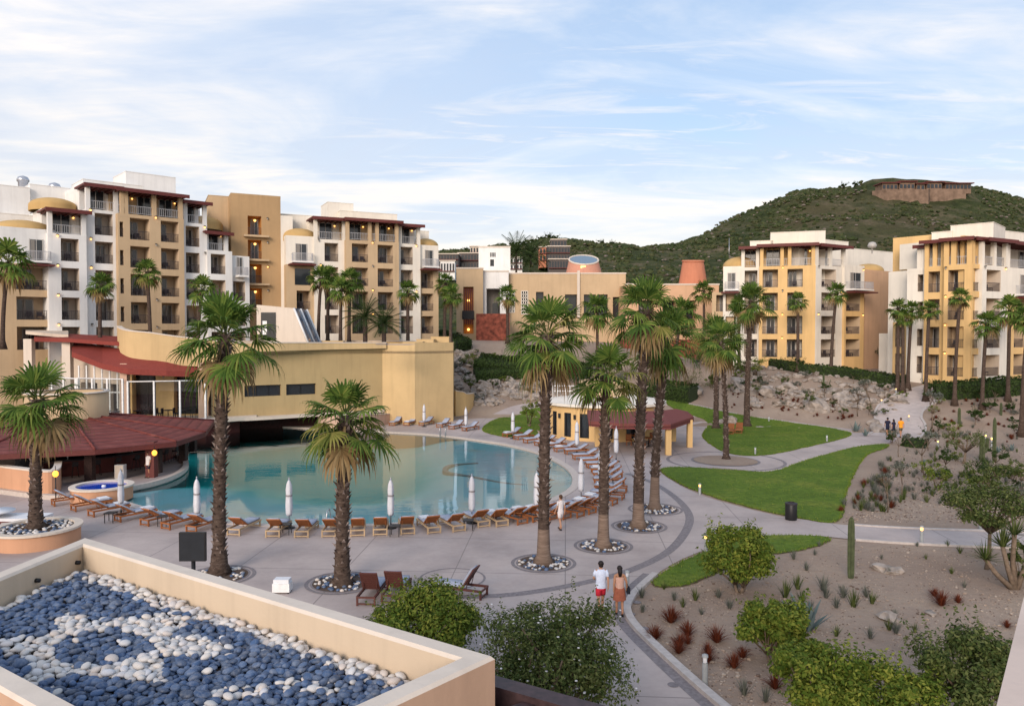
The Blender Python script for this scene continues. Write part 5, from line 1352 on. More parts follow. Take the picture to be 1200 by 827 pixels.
# scrub on the hillside: nobody could count it
M['scrub'] = leafmat('scrub_leaves', [(.018, .026, .010), (.036, .050, .018), (.055, .066, .026), (.075, .07, .035)], .9, 0)
M['rock'] = simple('grey_boulder', (.29, .25, .22), .9, .2, var=.4, scale=1.8, bump=.6)
rg = random.Random(11); mb = MB()
for i in range(20000):
    px = rg.uniform(490, 1230); Yr = ridgeY(px); t = rg.random()**.7; Y_ = 165 + (Yr-165)*t*1.0
    if i % 4 == 0: Y_ = Yr*rg.uniform(.93, 1.005)
    if 1012 < px < 1140 and Y_ > 588: continue
    if noise.noise(Vector((px*.035, Y_*.012, 3.3))) > .10 and rg.random() < .85: continue
    z = hillz(px, Y_); s = rg.uniform(.35, .85)*(1+Y_/600)
    c = Vector(((px-600)/F*Y_, Y_, z+s*.15))
    if rg.random() < .12: mb.ico(c, s*.8, 1, 1, False, (1.2, 1, .6), Euler((0,0,rg.random()*6)).to_matrix(), .5, i)
    else: mb.ico(c, s, 1, 0, False, (1.2, 1, .75), Euler((0,0,rg.random()*6)).to_matrix(), .7, i)
M['hillrock'] = simple('hill_rock', (.17, .14, .12), .95, .1, var=.3, scale=.3)
mb.build('scrub', [M['scrub'], M['hillrock']], None, label='dark green scrub and rocks covering the hillside', cat='scrub', kind='stuff')
# ---- hilltop retaining wall with pergola villa
M['hillwall'] = simple('brown_rock_wall', (.19, .13, .095), .95, .1, var=.35, scale=.25, bump=.8)
hv = thing('hilltop_villa', 'tan curved retaining wall with low terraced villa on the hilltop', 'house')
Yh = 606
def hp(px, py, Y=Yh): return at_y(px, py, Y)
mb = MB(); pts_ = [(1022, 224, 238), (1040, 222, 241), (1068, 222, 242), (1069, 221.5, 241.5), (1088, 222, 240), (1090, 221, 238), (1132, 222, 231)]
f = []; 
for i, (px, yt, yb) in enumerate(pts_):
    Y_ = Yh - (10 if 1040 <= px <= 1088 else 0); f += [hp(px, yb+8, Y_), hp(px, yt, Y_), hp(px, yt, Y_+14), hp(px, yb+8, Y_+14)]
fs = []
for i in range(len(pts_)-1):
    for q in range(4): r = (q+1) % 4; fs.append((4*i+q, 4*i+4+q, 4*i+4+r, 4*i+r))
mb.add(f, fs); mb.build('retaining_wall', M['hillwall'], hv)
for (x0, x1, y0, y1) in ((1034, 1052, 215, 221.6), (1054, 1072, 213.5, 221.8), (1074, 1084, 216, 222), (1086, 1104, 214, 221), (1108, 1138, 215.5, 221)):
    a, b = hp(x0, y1, Yh+2), hp(x1, y0, Yh+2); mb = MB(); mb.box((a.x, Yh+2, a.z-4), (b.x, Yh+14, b.z), 0); mb.box((a.x-1.5, Yh, b.z), (b.x+1.5, Yh+15, b.z+.7), 1)
    s = mb.build('wall', [M['hillwall'], M['canopy']], hv)
    n = int((x1-x0)/4)
    for q in range(n):
        c = hp(x0+(x1-x0)*(q+.5)/n, (y0+y1)/2+.6, Yh+1.9); mb = MB(); mb.box((c.x-1.1, Yh+1.8, c.z-1.6), (c.x+1.1, Yh+1.97, c.z+1.4)); mb.build('window', M['dark'], s)
# ---- houses on the near ridge
M['hilldark'] = simple('dark_weathered_wall', (.10, .085, .08), .9)
def house(lab, parts, name='hillside_house'):
    o = thing(name, lab, 'house')
    for (x0, x1, y0, y1, Y_, dep, mat, rows) in parts:
        a, b = at_y(x0, y1, Y_), at_y(x1, y0, Y_); mb = MB(); mb.box((a.x, Y_, a.z-2.5), (b.x, Y_+dep, b.z)); wl = mb.build('wall', M[mat], o)
        mb = MB(); mb.box((a.x-.3, Y_-.4, b.z), (b.x+.3, Y_+dep, b.z+.35)); mb.build('roof', M['cap' if mat != 'dark' else 'recess'], o)
        nw = max(1, int((x1-x0)/3.2)); rr = max(1, rows)
        for r in range(rr):
            zc = a.z + (b.z-a.z)*(r+.5)/rr; hh = (b.z-a.z)/rr*.3
            for q in range(nw):
                cx = a.x+(b.x-a.x)*(q+.5)/nw; ww = (b.x-a.x)/nw*.32; mb = MB(); mb.box((cx-ww, Y_-.06, zc-hh), (cx+ww, Y_+.05, zc+hh)); mb.build('window', M['dark'], wl)
            mb = MB(); mb.box((a.x, Y_-.9, zc-hh-.35), (b.x, Y_, zc-hh-.1)); mb.build('ledge', M['canopy'], wl)
house('dark modern hillside house with terracotta end and solar panels, behind the cone roof', [(632, 640, 290, 306, 299, 12, 'terracotta', 2), (640, 668, 289, 306, 300, 12, 'hilldark', 2), (646, 664, 281, 290, 306, 10, 'hilldark', 1), (643, 672, 304, 316, 290, 8, 'hilldark', 1)])
house('brown and white terraced house left of the white lobby tower', [(513, 537, 298, 312, 300, 10, 'hilldark', 2), (516, 533, 306, 320, 280, 6, 'white_wall', 1)])
house('low brown terraced house just left of the white lobby tower on the ridge', [(537, 562, 297, 316, 310, 10, 'hilldark', 2), (551, 561, 289, 297, 330, 8, 'recess', 1)])
house('small pale house peeking out right of the white lobby tower', [(598, 612, 302, 316, 290, 8, 'white_wall', 2)])
tw = thing('antenna_mast', 'thin antenna mast on the hillside above the terracotta cone', 'mast'); a = at_y(854.5, 300, 420); b = at_y(854.5, 279, 420)
mb = MB(); mb.tube([a-Vector((0,0,4)), b], [.25, .12], 5); mb.build('pole', M['steel'], tw)
# ================================================================ foliage helpers
GREENS = {'palm': [(.035, .070, .015), (.060, .115, .022), (.105, .17, .032), (.20, .24, .055)],
 'dark': [(.018, .032, .010), (.030, .052, .014), (.045, .075, .020), (.06, .09, .03)],
 'bright': [(.035, .07, .010), (.075, .12, .016), (.14, .18, .028), (.24, .25, .045)],
 'olive': [(.028, .048, .014), (.055, .082, .022), (.095, .12, .035), (.16, .175, .065)],
 'grey': [(.06, .07, .06), (.10, .11, .09), (.14, .15, .12), (.19, .19, .16)],
 'red': [(.08, .018, .010), (.13, .03, .015), (.19, .05, .022), (.10, .03, .02)]}
GREENS['palmgold'] = [(.07, .09, .02), (.12, .14, .03), (.20, .20, .05), (.30, .26, .09)]
for k_, v_ in GREENS.items(): M['leaf_'+k_] = leafmat('leaves_'+k_, v_)
M['deadfrond'] = leafmat('dry_frond', [(.16, .10, .045), (.25, .17, .08), (.33, .24, .12), (.22, .15, .08)])
M['blueleaf'] = leafmat('blue_green_leaf', [(.10, .14, .14), (.15, .20, .20), (.20, .26, .25)])
def bark():
    t = NT('palm_bark'); tc = t.node('ShaderNodeTexCoord'); mp = t.node('ShaderNodeMapping'); mp.inputs['Scale'].default_value = (3, 3, 12); t.lk(t.obj(), mp.inputs[0])
    n = t.noise(1.5, 5, .7, mp.outputs[0]); c = t.ramp(n, [(.3, (.035, .024, .020)), (.55, (.085, .060, .048)), (.75, (.18, .14, .12))]); t.bump(n, .8, .04); return t.done(c, .95, .1)
M['bark'] = bark(); M['boot'] = simple('old_leaf_base', (.24, .19, .17), .9, .1, var=.4, scale=9)
def bark2():
    t = NT('smooth_palm_bark'); mp = t.node('ShaderNodeMapping'); mp.inputs['Scale'].default_value = (2, 2, 16); t.lk(t.obj(), mp.inputs[0])
    n = t.noise(1.0, 4, .6, mp.outputs[0]); c = t.ramp(n, [(.3, (.13, .09, .07)), (.6, (.22, .16, .125)), (.8, (.28, .21, .17))]); t.bump(n, .5, .03); return t.done(c, .95, .1)
M['barksmooth'] = bark2()
M['branch'] = simple('branch_bark', (.16, .12, .09), .95, .1, var=.3, scale=7)
def frond(mb, rr, org, az, el, pet, bl, mi=0, droop=1.0, nl=17, dead=False):
    """fan leaf: stalk, pleated half-disc blade, split tips that hang"""
    d = Vector((math.cos(az)*math.cos(el), math.sin(az)*math.cos(el), math.sin(el)))
    side = Vector((-math.sin(az), math.cos(az), 0)); side = (side + Vector((0,0,rr.uniform(-.5,.5)))).normalized(); side = (side-d*side.dot(d)).normalized()
    tip = org + d*pet - Vector((0,0,pet*pet*.16*droop))
    mb.tube([org, org.lerp(tip, .5)+Vector((0,0,.05)), tip], [.034, .024, .016], 4, 1 if not dead else mi, False)
    d2 = (d - Vector((0,0,.30*droop))).normalized(); u2 = side.cross(d2).normalized()
    if u2.z < 0: u2 = -u2
    spread = R(rr.uniform(96, 122)); st = 2*spread/(nl-1)
    for i in range(nl):
        a = -spread + st*i; L = bl*(1-.30*(abs(a)/spread)**2)*rr.uniform(.88, 1.08)
        r = (d2*math.cos(a) + side*math.sin(a)); r = (r + u2*rr.uniform(-.03, .05) - u2*.12*abs(a)/spread).normalized()
        wv = (d2*(-math.sin(a)) + side*math.cos(a)).normalized()
        w = L*.5*math.tan(st/2)*1.02; f1 = u2*w*.45
        p0 = tip; p1 = tip + r*L*.5; p2 = p1 + r*L*.26 - Vector((0,0,L*.07*droop*rr.uniform(.5, 1.6)))
        p3 = p2 + r*L*.13 - Vector((0,0,L*.16*droop*rr.uniform(.5, 1.5))); p4 = p3 + r*L*.03 - Vector((0,0,L*.26*droop*rr.uniform(.4, 1.5)))
        mb.add([p0, p1-wv*w, p1+wv*w, p1+f1, p2-wv*w*.62, p2+wv*w*.62, p3-wv*w*.34, p3+wv*w*.34, p4], [(0,1,3), (0,3,2), (1,4,3), (3,5,2), (3,4,5), (4,6,7,5), (6,8,7)], mi)
def crown_mesh(seed, r=2.1, n=27, dead=7, nl=19):
    rr = random.Random(seed); mb = MB(); ga = 2.399963
    for i in range(n):
        t = (i+.5)/n; az = i*ga + rr.uniform(-.45, .45); el = R(86 - 122*t**.8) + rr.uniform(-.34, .34); q = rr.uniform(.72, 1.16)
        pet = r*.46*q*(0.62+.5*t); bl = r*.50*rr.uniform(.85, 1.12)
        if i < 3: pet *= .8
        frond(mb, rr, Vector((.12*math.cos(az), .12*math.sin(az), .25-.5*t)), az, el, pet, bl, 2 if rr.random() < .16 and t > .3 else 0, .30+.85*t, nl)
    mg = MB()
    for i in range(dead):
        az = i*ga*1.3+rr.random(); frond(mg, rr, Vector((.15*math.cos(az), .15*math.sin(az), -.35)), az, R(rr.uniform(-66, -30)), r*.40, r*.46, 0, 1.3, max(9, nl-6), True)
    return mb.mesh('palm_crown', [M['leaf_palm'], M['leaf_olive'], M['leaf_palmgold']]), (mg.mesh('dead_fronds', [M['deadfrond']]) if dead else None)
CR = [crown_mesh(s) for s in (1, 2, 3, 4)]
CRF = [crown_mesh(s, 2.1, 28, 4, 11) for s in (11, 12, 13)]
def palm(base, h, cr, label, seed, smooth=0.0, lean=(0, 0), tr=.22, far=False, group='fan palms', name='fan_palm', cat='palm tree', dead=True, big=False):
    rr = random.Random(seed); t = thing(name, label, cat, base, 0, group)
    # trunk
    mb = MB(); n = 10 if not far else 6; k = 26 if not far else 10; pts = []; rad = []
    off = lambda q: Vector((lean[0]*q*q, lean[1]*q*q, h*q))
    for i in range(k+1):
        q = i/k; pts.append(off(q)); r_ = tr*(1.55 if q == 0 else 1)*(1+.45*math.exp(-q*9))*(1-.12*q)
        if not far and q > smooth: r_ *= rr.uniform(.92, 1.12)
        rad.append(r_)
    mb.tube(pts, rad, n, 0)
    if smooth > 0 and not far:      # lower trunk cleaned smooth
        ks = int(k*smooth)
        mats_i = []
        for fi in range(len(mb.f)):
            seg = fi//n
            if seg < ks: mb.m[fi] = 1
    # old leaf bases
    if not far:
        nb = int(h*(1-smooth)*26)
        for i in range(nb):
            q = smooth + (1-smooth)*(i/nb); az = i*2.4+rr.random()*.6; c = off(q); ra = tr*(1+.45*math.exp(-q*9))*.95
            o_ = Vector((math.cos(az), math.sin(az), 0)); sd_ = Vector((-math.sin(az), math.cos(az), 0)); l = rr.uniform(.07, .17)*(1+.5*q*q); w = rr.uniform(.05, .09)
            b0 = c+o_*ra*.9; upv = Vector((0,0,1))
            mb.add([b0-sd_*w-upv*.06, b0+sd_*w-upv*.06, b0+o_*l+upv*(l*.9)+sd_*rr.uniform(-.03,.03), b0+upv*.07], [(0,1,2), (1,3,2), (3,0,2)], 2 if rr.random() < .35 else 0)
    mb.build('trunk', [M['bark'], M['barksmooth'], M['boot']], t)
    top = off(1.0); cm, dm = (CRF if far else CR)[seed % (3 if far else 4)]; s = cr/2.1
    o = link('crown', cm, t, loc=top, rot=(0, 0, rr.random()*6.28), scale=s)
    if dm and dead: link('dead_fronds', dm, t, loc=top, rot=(0, 0, rr.random()*6.28), scale=s)
    return t
def palmpx(bx, by, tx, ty, rpx, label, seed, onground=True, Y=None, **k):
    """foot at pixel (bx,by) on the terrain, heart of the crown near (tx,ty)"""
    if Y is None: b = G(bx, by)
    else: p = at_y(bx, by, Y); b = Vector((p.x, Y, k.pop('bz', p.z)))
    tp = at_y(tx, ty, b.y); h = tp.z-b.z; cr = rpx/F*b.y
    return palm(b, h, cr, label, seed, lean=(tp.x-b.x, (seed*37 % 11-5)*.07), **k)
palmpx(42, 614, 42, 478, 62, 'leaning-frond fan palm in the round pebble planter at the left edge', 1, bz=.72, tr=.27) if False else None
b = at_z(42, 617, .72); b = Vector((b.x, b.y, .72)); tp = at_y(44, 468, b.y); palm(b, tp.z-b.z, 61/F*b.y, 'fan palm in the raised round pebble planter near the red roofed bar', 1, lean=(tp.x-b.x, 0), tr=.24)
palmpx(257, 672, 262, 392, 68, 'tall fan palm rising beside the black screen behind the parapet', 2, tr=.235)
palmpx(401, 684, 407, 487, 63, 'shorter fan palm in front of the pool with bright upright fronds', 3, tr=.25)
palmpx(637, 660, 641, 392, 62, 'tall fan palm in a pebble ring nearest the walking couple', 4, smooth=.17, tr=.22)
palmpx(707, 641, 712, 438, 52, 'shorter second fan palm in the curved row right of the pool', 5, smooth=.22, tr=.215)
palmpx(748, 618, 757, 362, 52, 'tallest fan palm, third in the curved row right of the pool', 6, smooth=.15, tr=.23)
palmpx(767, 597, 782, 395, 50, 'fan palm leaning right, farthest of the curved row by the pool', 7, smooth=.2, tr=.225)
palmpx(851, 538, 846, 400, 34, 'slim fan palm growing in the round sand circle between the lawns', 8, tr=.17)
palmpx(839, 502, 840, 392, 36, 'fan palm with thin trunk just left of the tall pair above the lawn', 9, tr=.24)
palmpx(875, 500, 881, 352, 30, 'tall slender fan palm standing at the upper lawn by two orange chairs', 10, tr=.26)
for i, (bx, by, tx, ty, r_, Y_, lb_) in enumerate([
    (3, 400, 12, 305, 34, 70, 'fan palm at the left edge in front of the stepped white hotel'),
    (117, 392, 117, 333, 20, 74, 'small fan palm before the narrow white hotel bay behind the red awning'),
    (176, 388, 174, 318, 20, 76, 'slim fan palm before the tan hotel bay with two balcony columns'),
    (232, 392, 238, 338, 22, 80, 'fan palm half hidden behind the big crown by the cafe roof'),
    (373, 392, 376, 325, 20, 88, 'leftmost fan palm of the cluster before the cream second hotel block'),
    (384, 392, 386, 322, 16, 90, 'slim fan palm second in the cluster before the cream second hotel block'),
    (399, 395, 400, 338, 20, 86, 'fan palm in the middle of the cluster before the tan balconies'),
    (409, 395, 410, 328, 20, 89, 'rightmost tall fan palm of the cluster before the tan balconies'),
    (478, 397, 478, 340, 18, 90, 'lone fan palm before the white bay of the second hotel block'),
    (521, 398, 522, 330, 16, 96, 'left fan palm of the pair beside the tan lobby entrance'),
    (528, 400, 529, 345, 17, 92, 'right fan palm of the pair beside the tan lobby entrance'),
    (595, 398, 594, 345, 17, 104, 'thin feather-topped palm in front of the red stone lobby wall'),
    (825, 430, 825, 340, 17, 108, 'fan palm standing right of the terracotta cone'),
    (866, 440, 864, 358, 14, 96, 'small fan palm left of the tall slender palm before the yellow hotel'),
    (700, 400, 700, 362, 26, 100, 'fan palm behind the second palm of the row, before the lobby'),
    (790, 440, 800, 365, 26, 92, 'fan palm behind the crowns right of the tallest palm'),
    (985, 470, 985, 500, 1, 0, '')][:16]):
    palmpx(bx, by, tx, ty, r_, lb_, 20+i, Y=Y_, bz=min(zy(by, Y_), 8.0) if bx < 640 else hgt((bx-600)/F*Y_, Y_), far=True, tr=.2)
PY = [94, 92, 84, 83.5, 84, 80.5, 78.5, 77, 79, 70]
for i, (bx, by, tx, ty, r_, lb_) in enumerate([
    (935, 419, 936, 352, 15, 'fan palm before the middle yellow balconies of the left yellow hotel'),
    (974, 427, 980, 342, 17, 'tall fan palm before the white bay of the left yellow hotel'),
    (1052, 443, 1053, 360, 15, 'leftmost of three clustered fan palms between the yellow hotels'),
    (1058, 444, 1060, 372, 14, 'middle of three clustered fan palms between the yellow hotels'),
    (1064, 444, 1068, 362, 15, 'rightmost of three clustered fan palms between the yellow hotels'),
    (1085, 446, 1090, 362, 15, 'fan palm before the narrow yellow bay of the far right hotel'),
    (1119, 447, 1123, 348, 15, 'tallest fan palm before the far right hotel, reaching its top balconies'),
    (1151, 474, 1156, 378, 21, 'fan palm with thick skirt before the white bay of the far right hotel'),
    (1181, 468, 1185, 362, 23, 'fan palm with two trunks look at the right edge before the hotel'),
    (1197, 500, 1203, 372, 22, 'fan palm cut by the right edge of the view, beyond the garden')]):
    palmpx(bx, by, tx, ty, r_, lb_.replace('with two trunks look ', ''), 60+i, far=True, tr=.2, Y=PY[i], bz=hgt((bx-600)/F*PY[i], PY[i]))
# ---- feather palms (date palms)
def feather_crown(seed, r=2.0, n=30):
    rr = random.Random(seed); mb = MB()
    for i in range(n):
        az = i*2.4; el = R(80-95*(i/n)); d = Vector((math.cos(az)*math.cos(el), math.sin(az)*math.cos(el), math.sin(el))); p = Vector((0,0,0)); L = r*1.15; seg = 8; pts = [p.copy()]
        for s_ in range(seg): d = (d-Vector((0,0,.12))).normalized(); p = p+d*L/seg; pts.append(p.copy())
        side = Vector((-math.sin(az), math.cos(az), 0))
        for q in range(1, seg):
            for h_ in (0, .5):
                c = pts[q].lerp(pts[q+1], h_); dd = (pts[q+1]-pts[q]).normalized(); ll_ = r*.30*math.sin(math.pi*(q+h_)/(seg+.6))+.08
                for s_ in (-1, 1):
                    e = c + (side*s_*.8+dd*.6).normalized()*ll_ - Vector((0,0,ll_*.25)); mb.add([c-dd*.035, c+dd*.035, e], [(0,1,2)], 0)
        mb.tube(pts, [.03]*len(pts), 3, 0, False)
    return mb.mesh('feather_crown', [M['leaf_dark']])
FC = feather_crown(5)
for i, (bx, by, tx, ty, r_, Y_) in enumerate([(428, 396, 428, 372, 26, 84), (452, 396, 450, 380, 24, 84), (612, 316, 605, 296, 24, 200), (640, 300, 622, 300, 22, 205)]):
    lb_ = ['left feather palm of the low pair before the second hotel block', 'right feather palm of the low pair before the second hotel block', 'left feather palm on the slope between white tower and glass cone', 'right feather palm on the slope between white tower and glass cone'][i]
    t = thing('date_palm', lb_, 'palm tree', at_y(tx, by, Y_), 0, 'feather palms'); tp = at_y(tx, ty, Y_); bb = at_y(tx, by, Y_); mb = MB(); mb.tube([(0,0,-3), (0,0,tp.z-bb.z)], [.3, .22], 8); mb.build('trunk', M['bark'], t)
    link('crown', FC, t, loc=(0,0,tp.z-bb.z), scale=r_/F*Y_/2.0)
# ---------------------------------------------------------------- leafy shrubs and trees
def blob(mb, rr, c, rad, n, ls, mi=0, flat=.8, shell=.40, up=.35):
    for i in range(n):
        while True:
            v = Vector((rr.uniform(-1,1), rr.uniform(-1,1), rr.uniform(-1,1)))
            if .05 < v.length < 1: break
        v = v.normalized()*(shell+(1-shell)*rr.random())
        k = 1+.28*noise.noise(v*2.2+Vector(c)*.7)
        p = Vector(c)+Vector((v.x*rad, v.y*rad, v.z*rad*flat))*k
        nrm = (v+Vector((rr.uniform(-.8,.8), rr.uniform(-.8,.8), rr.uniform(-.3,.9)+up))).normalized()
        a = nrm.orthogonal().normalized(); a = (a*math.cos(rr.random()*6.28)+nrm.cross(a)*math.sin(rr.random()*6.28)).normalized(); b = nrm.cross(a)
        s = ls*rr.uniform(.65, 1.3); mb.add([p-a*s*.5, p-b*s*.26+a*s*.1, p+a*s*.62, p+b*s*.26+a*s*.1], [(0,1,2,3)], mi)
def shrub_mesh(seed, rad, hgt_, nclump, nleaf, ls, mat, trunk=.35, flat=.75, spread=.74, trunks=3, name='crown'):
    rr = random.Random(seed); mb = MB(); tk = MB(); cs = []
    for i in range(nclump):
        az = i*2.4+rr.random(); q = math.sqrt((i+.5)/nclump); rd = rad*spread*q
        c = Vector((math.cos(az)*rd, math.sin(az)*rd, hgt_*(trunk+(1-trunk)*(.5+.42*rr.uniform(-1,1)*(1-q*.5)))))
        cr_ = rad*rr.uniform(.17, .42); cs.append(c); blob(mb, rr, c, cr_, nleaf, ls, 0, flat)
        if rr.random() < .5:      # shoots that break the outline
            for s_ in range(3):
                d = Vector((c.x*.5+rr.uniform(-.5,.5), c.y*.5+rr.uniform(-.5,.5), rr.uniform(.5, 1.2))).normalized()
                for q_ in range(5): blob(mb, rr, c+d*(cr_*.8+q_*ls*.8), ls*.7, 2, ls*.9, 0)
    for i in range(trunks):
        a = i*2.1+rr.random(); b0 = Vector((.06*math.cos(a), .06*math.sin(a), -.1)); m_ = Vector((rad*.15*math.cos(a), rad*.15*math.sin(a), hgt_*trunk*.8))
        tk.tube([b0, b0.lerp(m_, .5)+Vector((rr.uniform(-.05,.05), rr.uniform(-.05,.05), 0)), m_], [rad*.055, rad*.045, rad*.035], 6, 0)
        for c in cs[i::trunks]: tk.tube([m_, m_.lerp(c, .55)+Vector((rr.uniform(-.1,.1)*rad, rr.uniform(-.1,.1)*rad, .05)), c], [rad*.03, rad*.02, rad*.008], 5, 0)
    return mb.mesh(name, [M[mat]]), tk.mesh('branches', [M['branch']])
def plant(name, label, cat, p, meshes, s=1, rz=0, group=None, tname='trunk', cname='crown'):
    t = thing(name, label, cat, p, rz, group); link(cname, meshes[0], t, scale=s); link(tname, meshes[1], t, scale=s); return t
rng2 = random.Random(21)
def shrubpx(x, y, wpx, hpx, label, seed, mat='bright', nclump=14, nleaf=260, ls=.10, name='shrub', cat='shrub', group=None, trunk=.2, trunks=3, tname='stems', flat=.75, base=None, Yo=None):
    b = base or G(x, y); Y_ = b.y; rad = wpx/2/F*Y_*1.12; h = hpx/F*math.hypot(Y_, 9)*.97
    return plant(name, label, cat, b, shrub_mesh(seed, rad, h, nclump, nleaf, ls, 'leaf_'+mat, trunk, flat, trunks=trunks), group=group, tname=tname)
shrubpx(868, 694, 82, 86, 'round bright green shrub with upright shoots on the small lawn edge', 31, 'bright', 26, 520, .13, trunk=.12)
shrubpx(906, 774, 84, 80, 'yellow green shrub left of the blue agave in the garden bed', 32, 'bright', 24, 480, .12, trunk=.08)
shrubpx(1155, 667, 105, 100, 'small spreading tree with bare curved trunk near the right edge', 33, 'olive', 20, 300, .12, name='tree', cat='tree', trunk=.52, trunks=1, tname='trunk')
shrubpx(965, 856, 122, 108, 'broad bright green shrub at the bottom, right of the agave', 34, 'bright', 30, 520, .105, trunk=.06)
shrubpx(1048, 866, 108, 92, 'green shrub at the bottom between the broad shrub and the multi-stem tree', 35, 'bright', 24, 480, .105, trunk=.06)
shrubpx(1138, 858, 132, 110, 'dark green multi-stemmed tree at the bottom right corner beside the wall', 36, 'olive', 26, 500, .105, name='tree', cat='tree', trunk=.3, trunks=4, tname='trunk')
shrubpx(643, 842, 196, 150, 'large olive green shrub with small pale flowers beside the timber pergola', 37, 'olive', 44, 560, .09, trunk=.06)
shrubpx(500, 785, 140, 104, 'dense mid green shrub behind the parapet corner', 38, 'bright', 32, 540, .105, trunk=.05)
shrubpx(455, 742, 60, 36, 'low leafy shrub under the two brown loungers', 39, 'olive', 8, 260, .09)
# pale blossoms on the big shrub, a part of it
M['blossom'] = simple('pale_blossom', (.6, .6, .62), .7)
big_ = [o for o in bpy.data.objects if o.get('label', '').startswith('large olive')][0]; cr_ = [c for c in big_.children if c.name.startswith('crown')][0]
mb = MB(); vs_l = [v.co.copy() for v in list(cr_.data.vertices)[::420]]
for v in vs_l: mb.ico(v+Vector((rng2.uniform(-.05,.05),)*3), .035, 1, 0, True, (1, 1, .5))
mb.build('blossoms', M['blossom'], big_)
for i, (x, y, w_, h_, mt, lb_) in enumerate([
    (1045, 520, 12, 14, 'dark', 'small dark shrub beside the three walkers'),
    (1128, 543, 62, 40, 'olive', 'broad olive tree behind the tall cactus in the right garden'),
    (1158, 572, 52, 34, 'dark', 'low dark tree with pale stems above the spreading tree'),
    (1090, 466, 18, 22, 'dark', 'small round topped tree left of the long hedge'),
    (1124, 466, 26, 14, 'dark', 'flat topped small tree before the long hedge'),
    (1160, 484, 17, 16, 'dark', 'little round umbrella-shaped tree in the upper right sand'),
    (1143, 498, 20, 19, 'dark', 'little round tree leaning in the sand below the hedge'),
    (1184, 486, 11, 14, 'dark', 'tiny round ball tree near the right edge'),
    (1029, 432, 30, 28, 'dark', 'round topped tree at the corner of the left yellow hotel'),
    (1079, 438, 34, 16, 'dark', 'flat dark tree between the yellow hotels'),
    (885, 442, 26, 26, 'bright', 'bright green bush beside the boulders left of the yellow hotel'),
    (870, 440, 20, 22, 'olive', 'olive bush behind the tall slender palm'),
    (660, 438, 44, 30, 'dark', 'dark bush right of the garden steps'),
    (905, 430, 34, 14, 'dark', 'dark bush at the foot of the yellow balconies'),
    (932, 434, 26, 16, 'dark', 'dark bush at the foot of the white hotel bay'),
    (620, 500, 26, 44, 'bright', 'bright green bush beside the cabana terrace'),
    (1195, 668+20, 30, 60, 'olive', 'tall shrub cut by the right edge beside the sand'),
    (805, 462, 70, 36, 'olive', 'olive bushes left of the boulder field, behind the palms'),
    (775, 452, 60, 40, 'dark', 'dark bush mass behind the row of palm trunks'),
    (640, 405, 40, 22, 'dark', 'dark bush in front of the lobby windows')]):
    shrubpx(x, y, w_, h_, lb_, 70+i, mt, 9, 170, .10 if w_ > 40 else .13, name='tree' if 'tree' in lb_ else 'bush', cat='tree' if 'tree' in lb_ else 'bush', trunk=.42 if 'tree' in lb_ else .1, trunks=1 if 'tree' in lb_ else 3, tname='trunk' if 'tree' in lb_ else 'stems', flat=.6)
# hedges
def hedge(pxs, w, h, label, seed, mat='dark'):
    rr = random.Random(seed); P = [G(*q) for q in pxs]; L = crom([(p.x, p.y) for p in P], 6, False); o = thing('hedge', label, 'hedge')
    mb = MB(); tot = 0
    for a, b in zip(L, L[1:]):
        d = (b-a); ln = d.length; nrm = Vector((-d.y, d.x)).normalized()
        for i in range(int(ln*95*h*w)+1):
            t, s_, q = rr.random(), rr.uniform(-1, 1), rr.random()
            face = rr.random()
            if face < .4: q = 1.0+rr.uniform(-.05, .06)
            else: s_ = math.copysign(1+rr.uniform(-.12, .08), s_)
            x, y = a.x+d.x*t+nrm.x*s_*w/2, a.y+d.y*t+nrm.y*s_*w/2; k_ = 1+.12*noise.noise(Vector((x*.7, y*.7, 0)))
            p = Vector((x, y, hgt(x, y)+q*h*k_)); n_ = Vector((nrm.x*s_*.8+rr.uniform(-.5,.5), nrm.y*s_*.8+rr.uniform(-.5,.5), rr.uniform(0, 1))).normalized(); A_ = n_.orthogonal().normalized(); B_ = n_.cross(A_); s2 = rr.uniform(.09, .17)
            mb.add([p-A_*s2, p-B_*s2*.6, p+A_*s2, p+B_*s2*.6], [(0,1,2,3)])
    mb.build('foliage', M['leaf_'+mat], o)
    mb = MB(); L1, L2 = ribbon(L, w*.85); vs = []
    for a, b in zip(L1, L2): vs += [(a.x,a.y,hgt(a.x,a.y)-.1),(b.x,b.y,hgt(b.x,b.y)-.1),(b.x,b.y,hgt(b.x,b.y)+h*.9),(a.x,a.y,hgt(a.x,a.y)+h*.9)]
    k = len(L1); mb.add(vs, [(4*i+q, 4*i+4+q, 4*i+4+(q+1) % 4, 4*i+(q+1) % 4) for i in range(k-1) for q in range(4)]+[(0,1,2,3),(4*k-4,4*k-1,4*k-2,4*k-3)]); mb.build('inner_core', M['hedgecore'], o)  # solid dark core behind the loose leaf faces
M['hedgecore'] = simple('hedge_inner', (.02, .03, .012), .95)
hedge([(882, 427), (925, 433), (985, 440), (1020, 446), (1062, 452)], 1.2, 1.0, 'long dark hedge between the boulders and the left yellow hotel', 1)
hedge([(1095, 466), (1130, 465), (1170, 462), (1230, 458)], 1.6, 1.5, 'dark hedge in front of the far right hotel', 2)
hedge([(560, 432), (590, 436), (625, 436)], 3.2, 1.6, 'broad dark hedge on the boulder slope left of the garden steps', 3)
hedge([(556, 446-2), (600, 441), (632, 440)], 2.4, 1.2, 'lower dark hedge on the boulder slope', 4)
hedge([(650, 436), (668, 440), (690, 444)], 2.5, 1.6, 'dark hedge right of the garden steps behind the palms', 5)
hedge([(758, 461), (790, 466), (812, 470)], 2.0, 1.6, 'dark hedge above the lawn behind the cabana awning', 6)
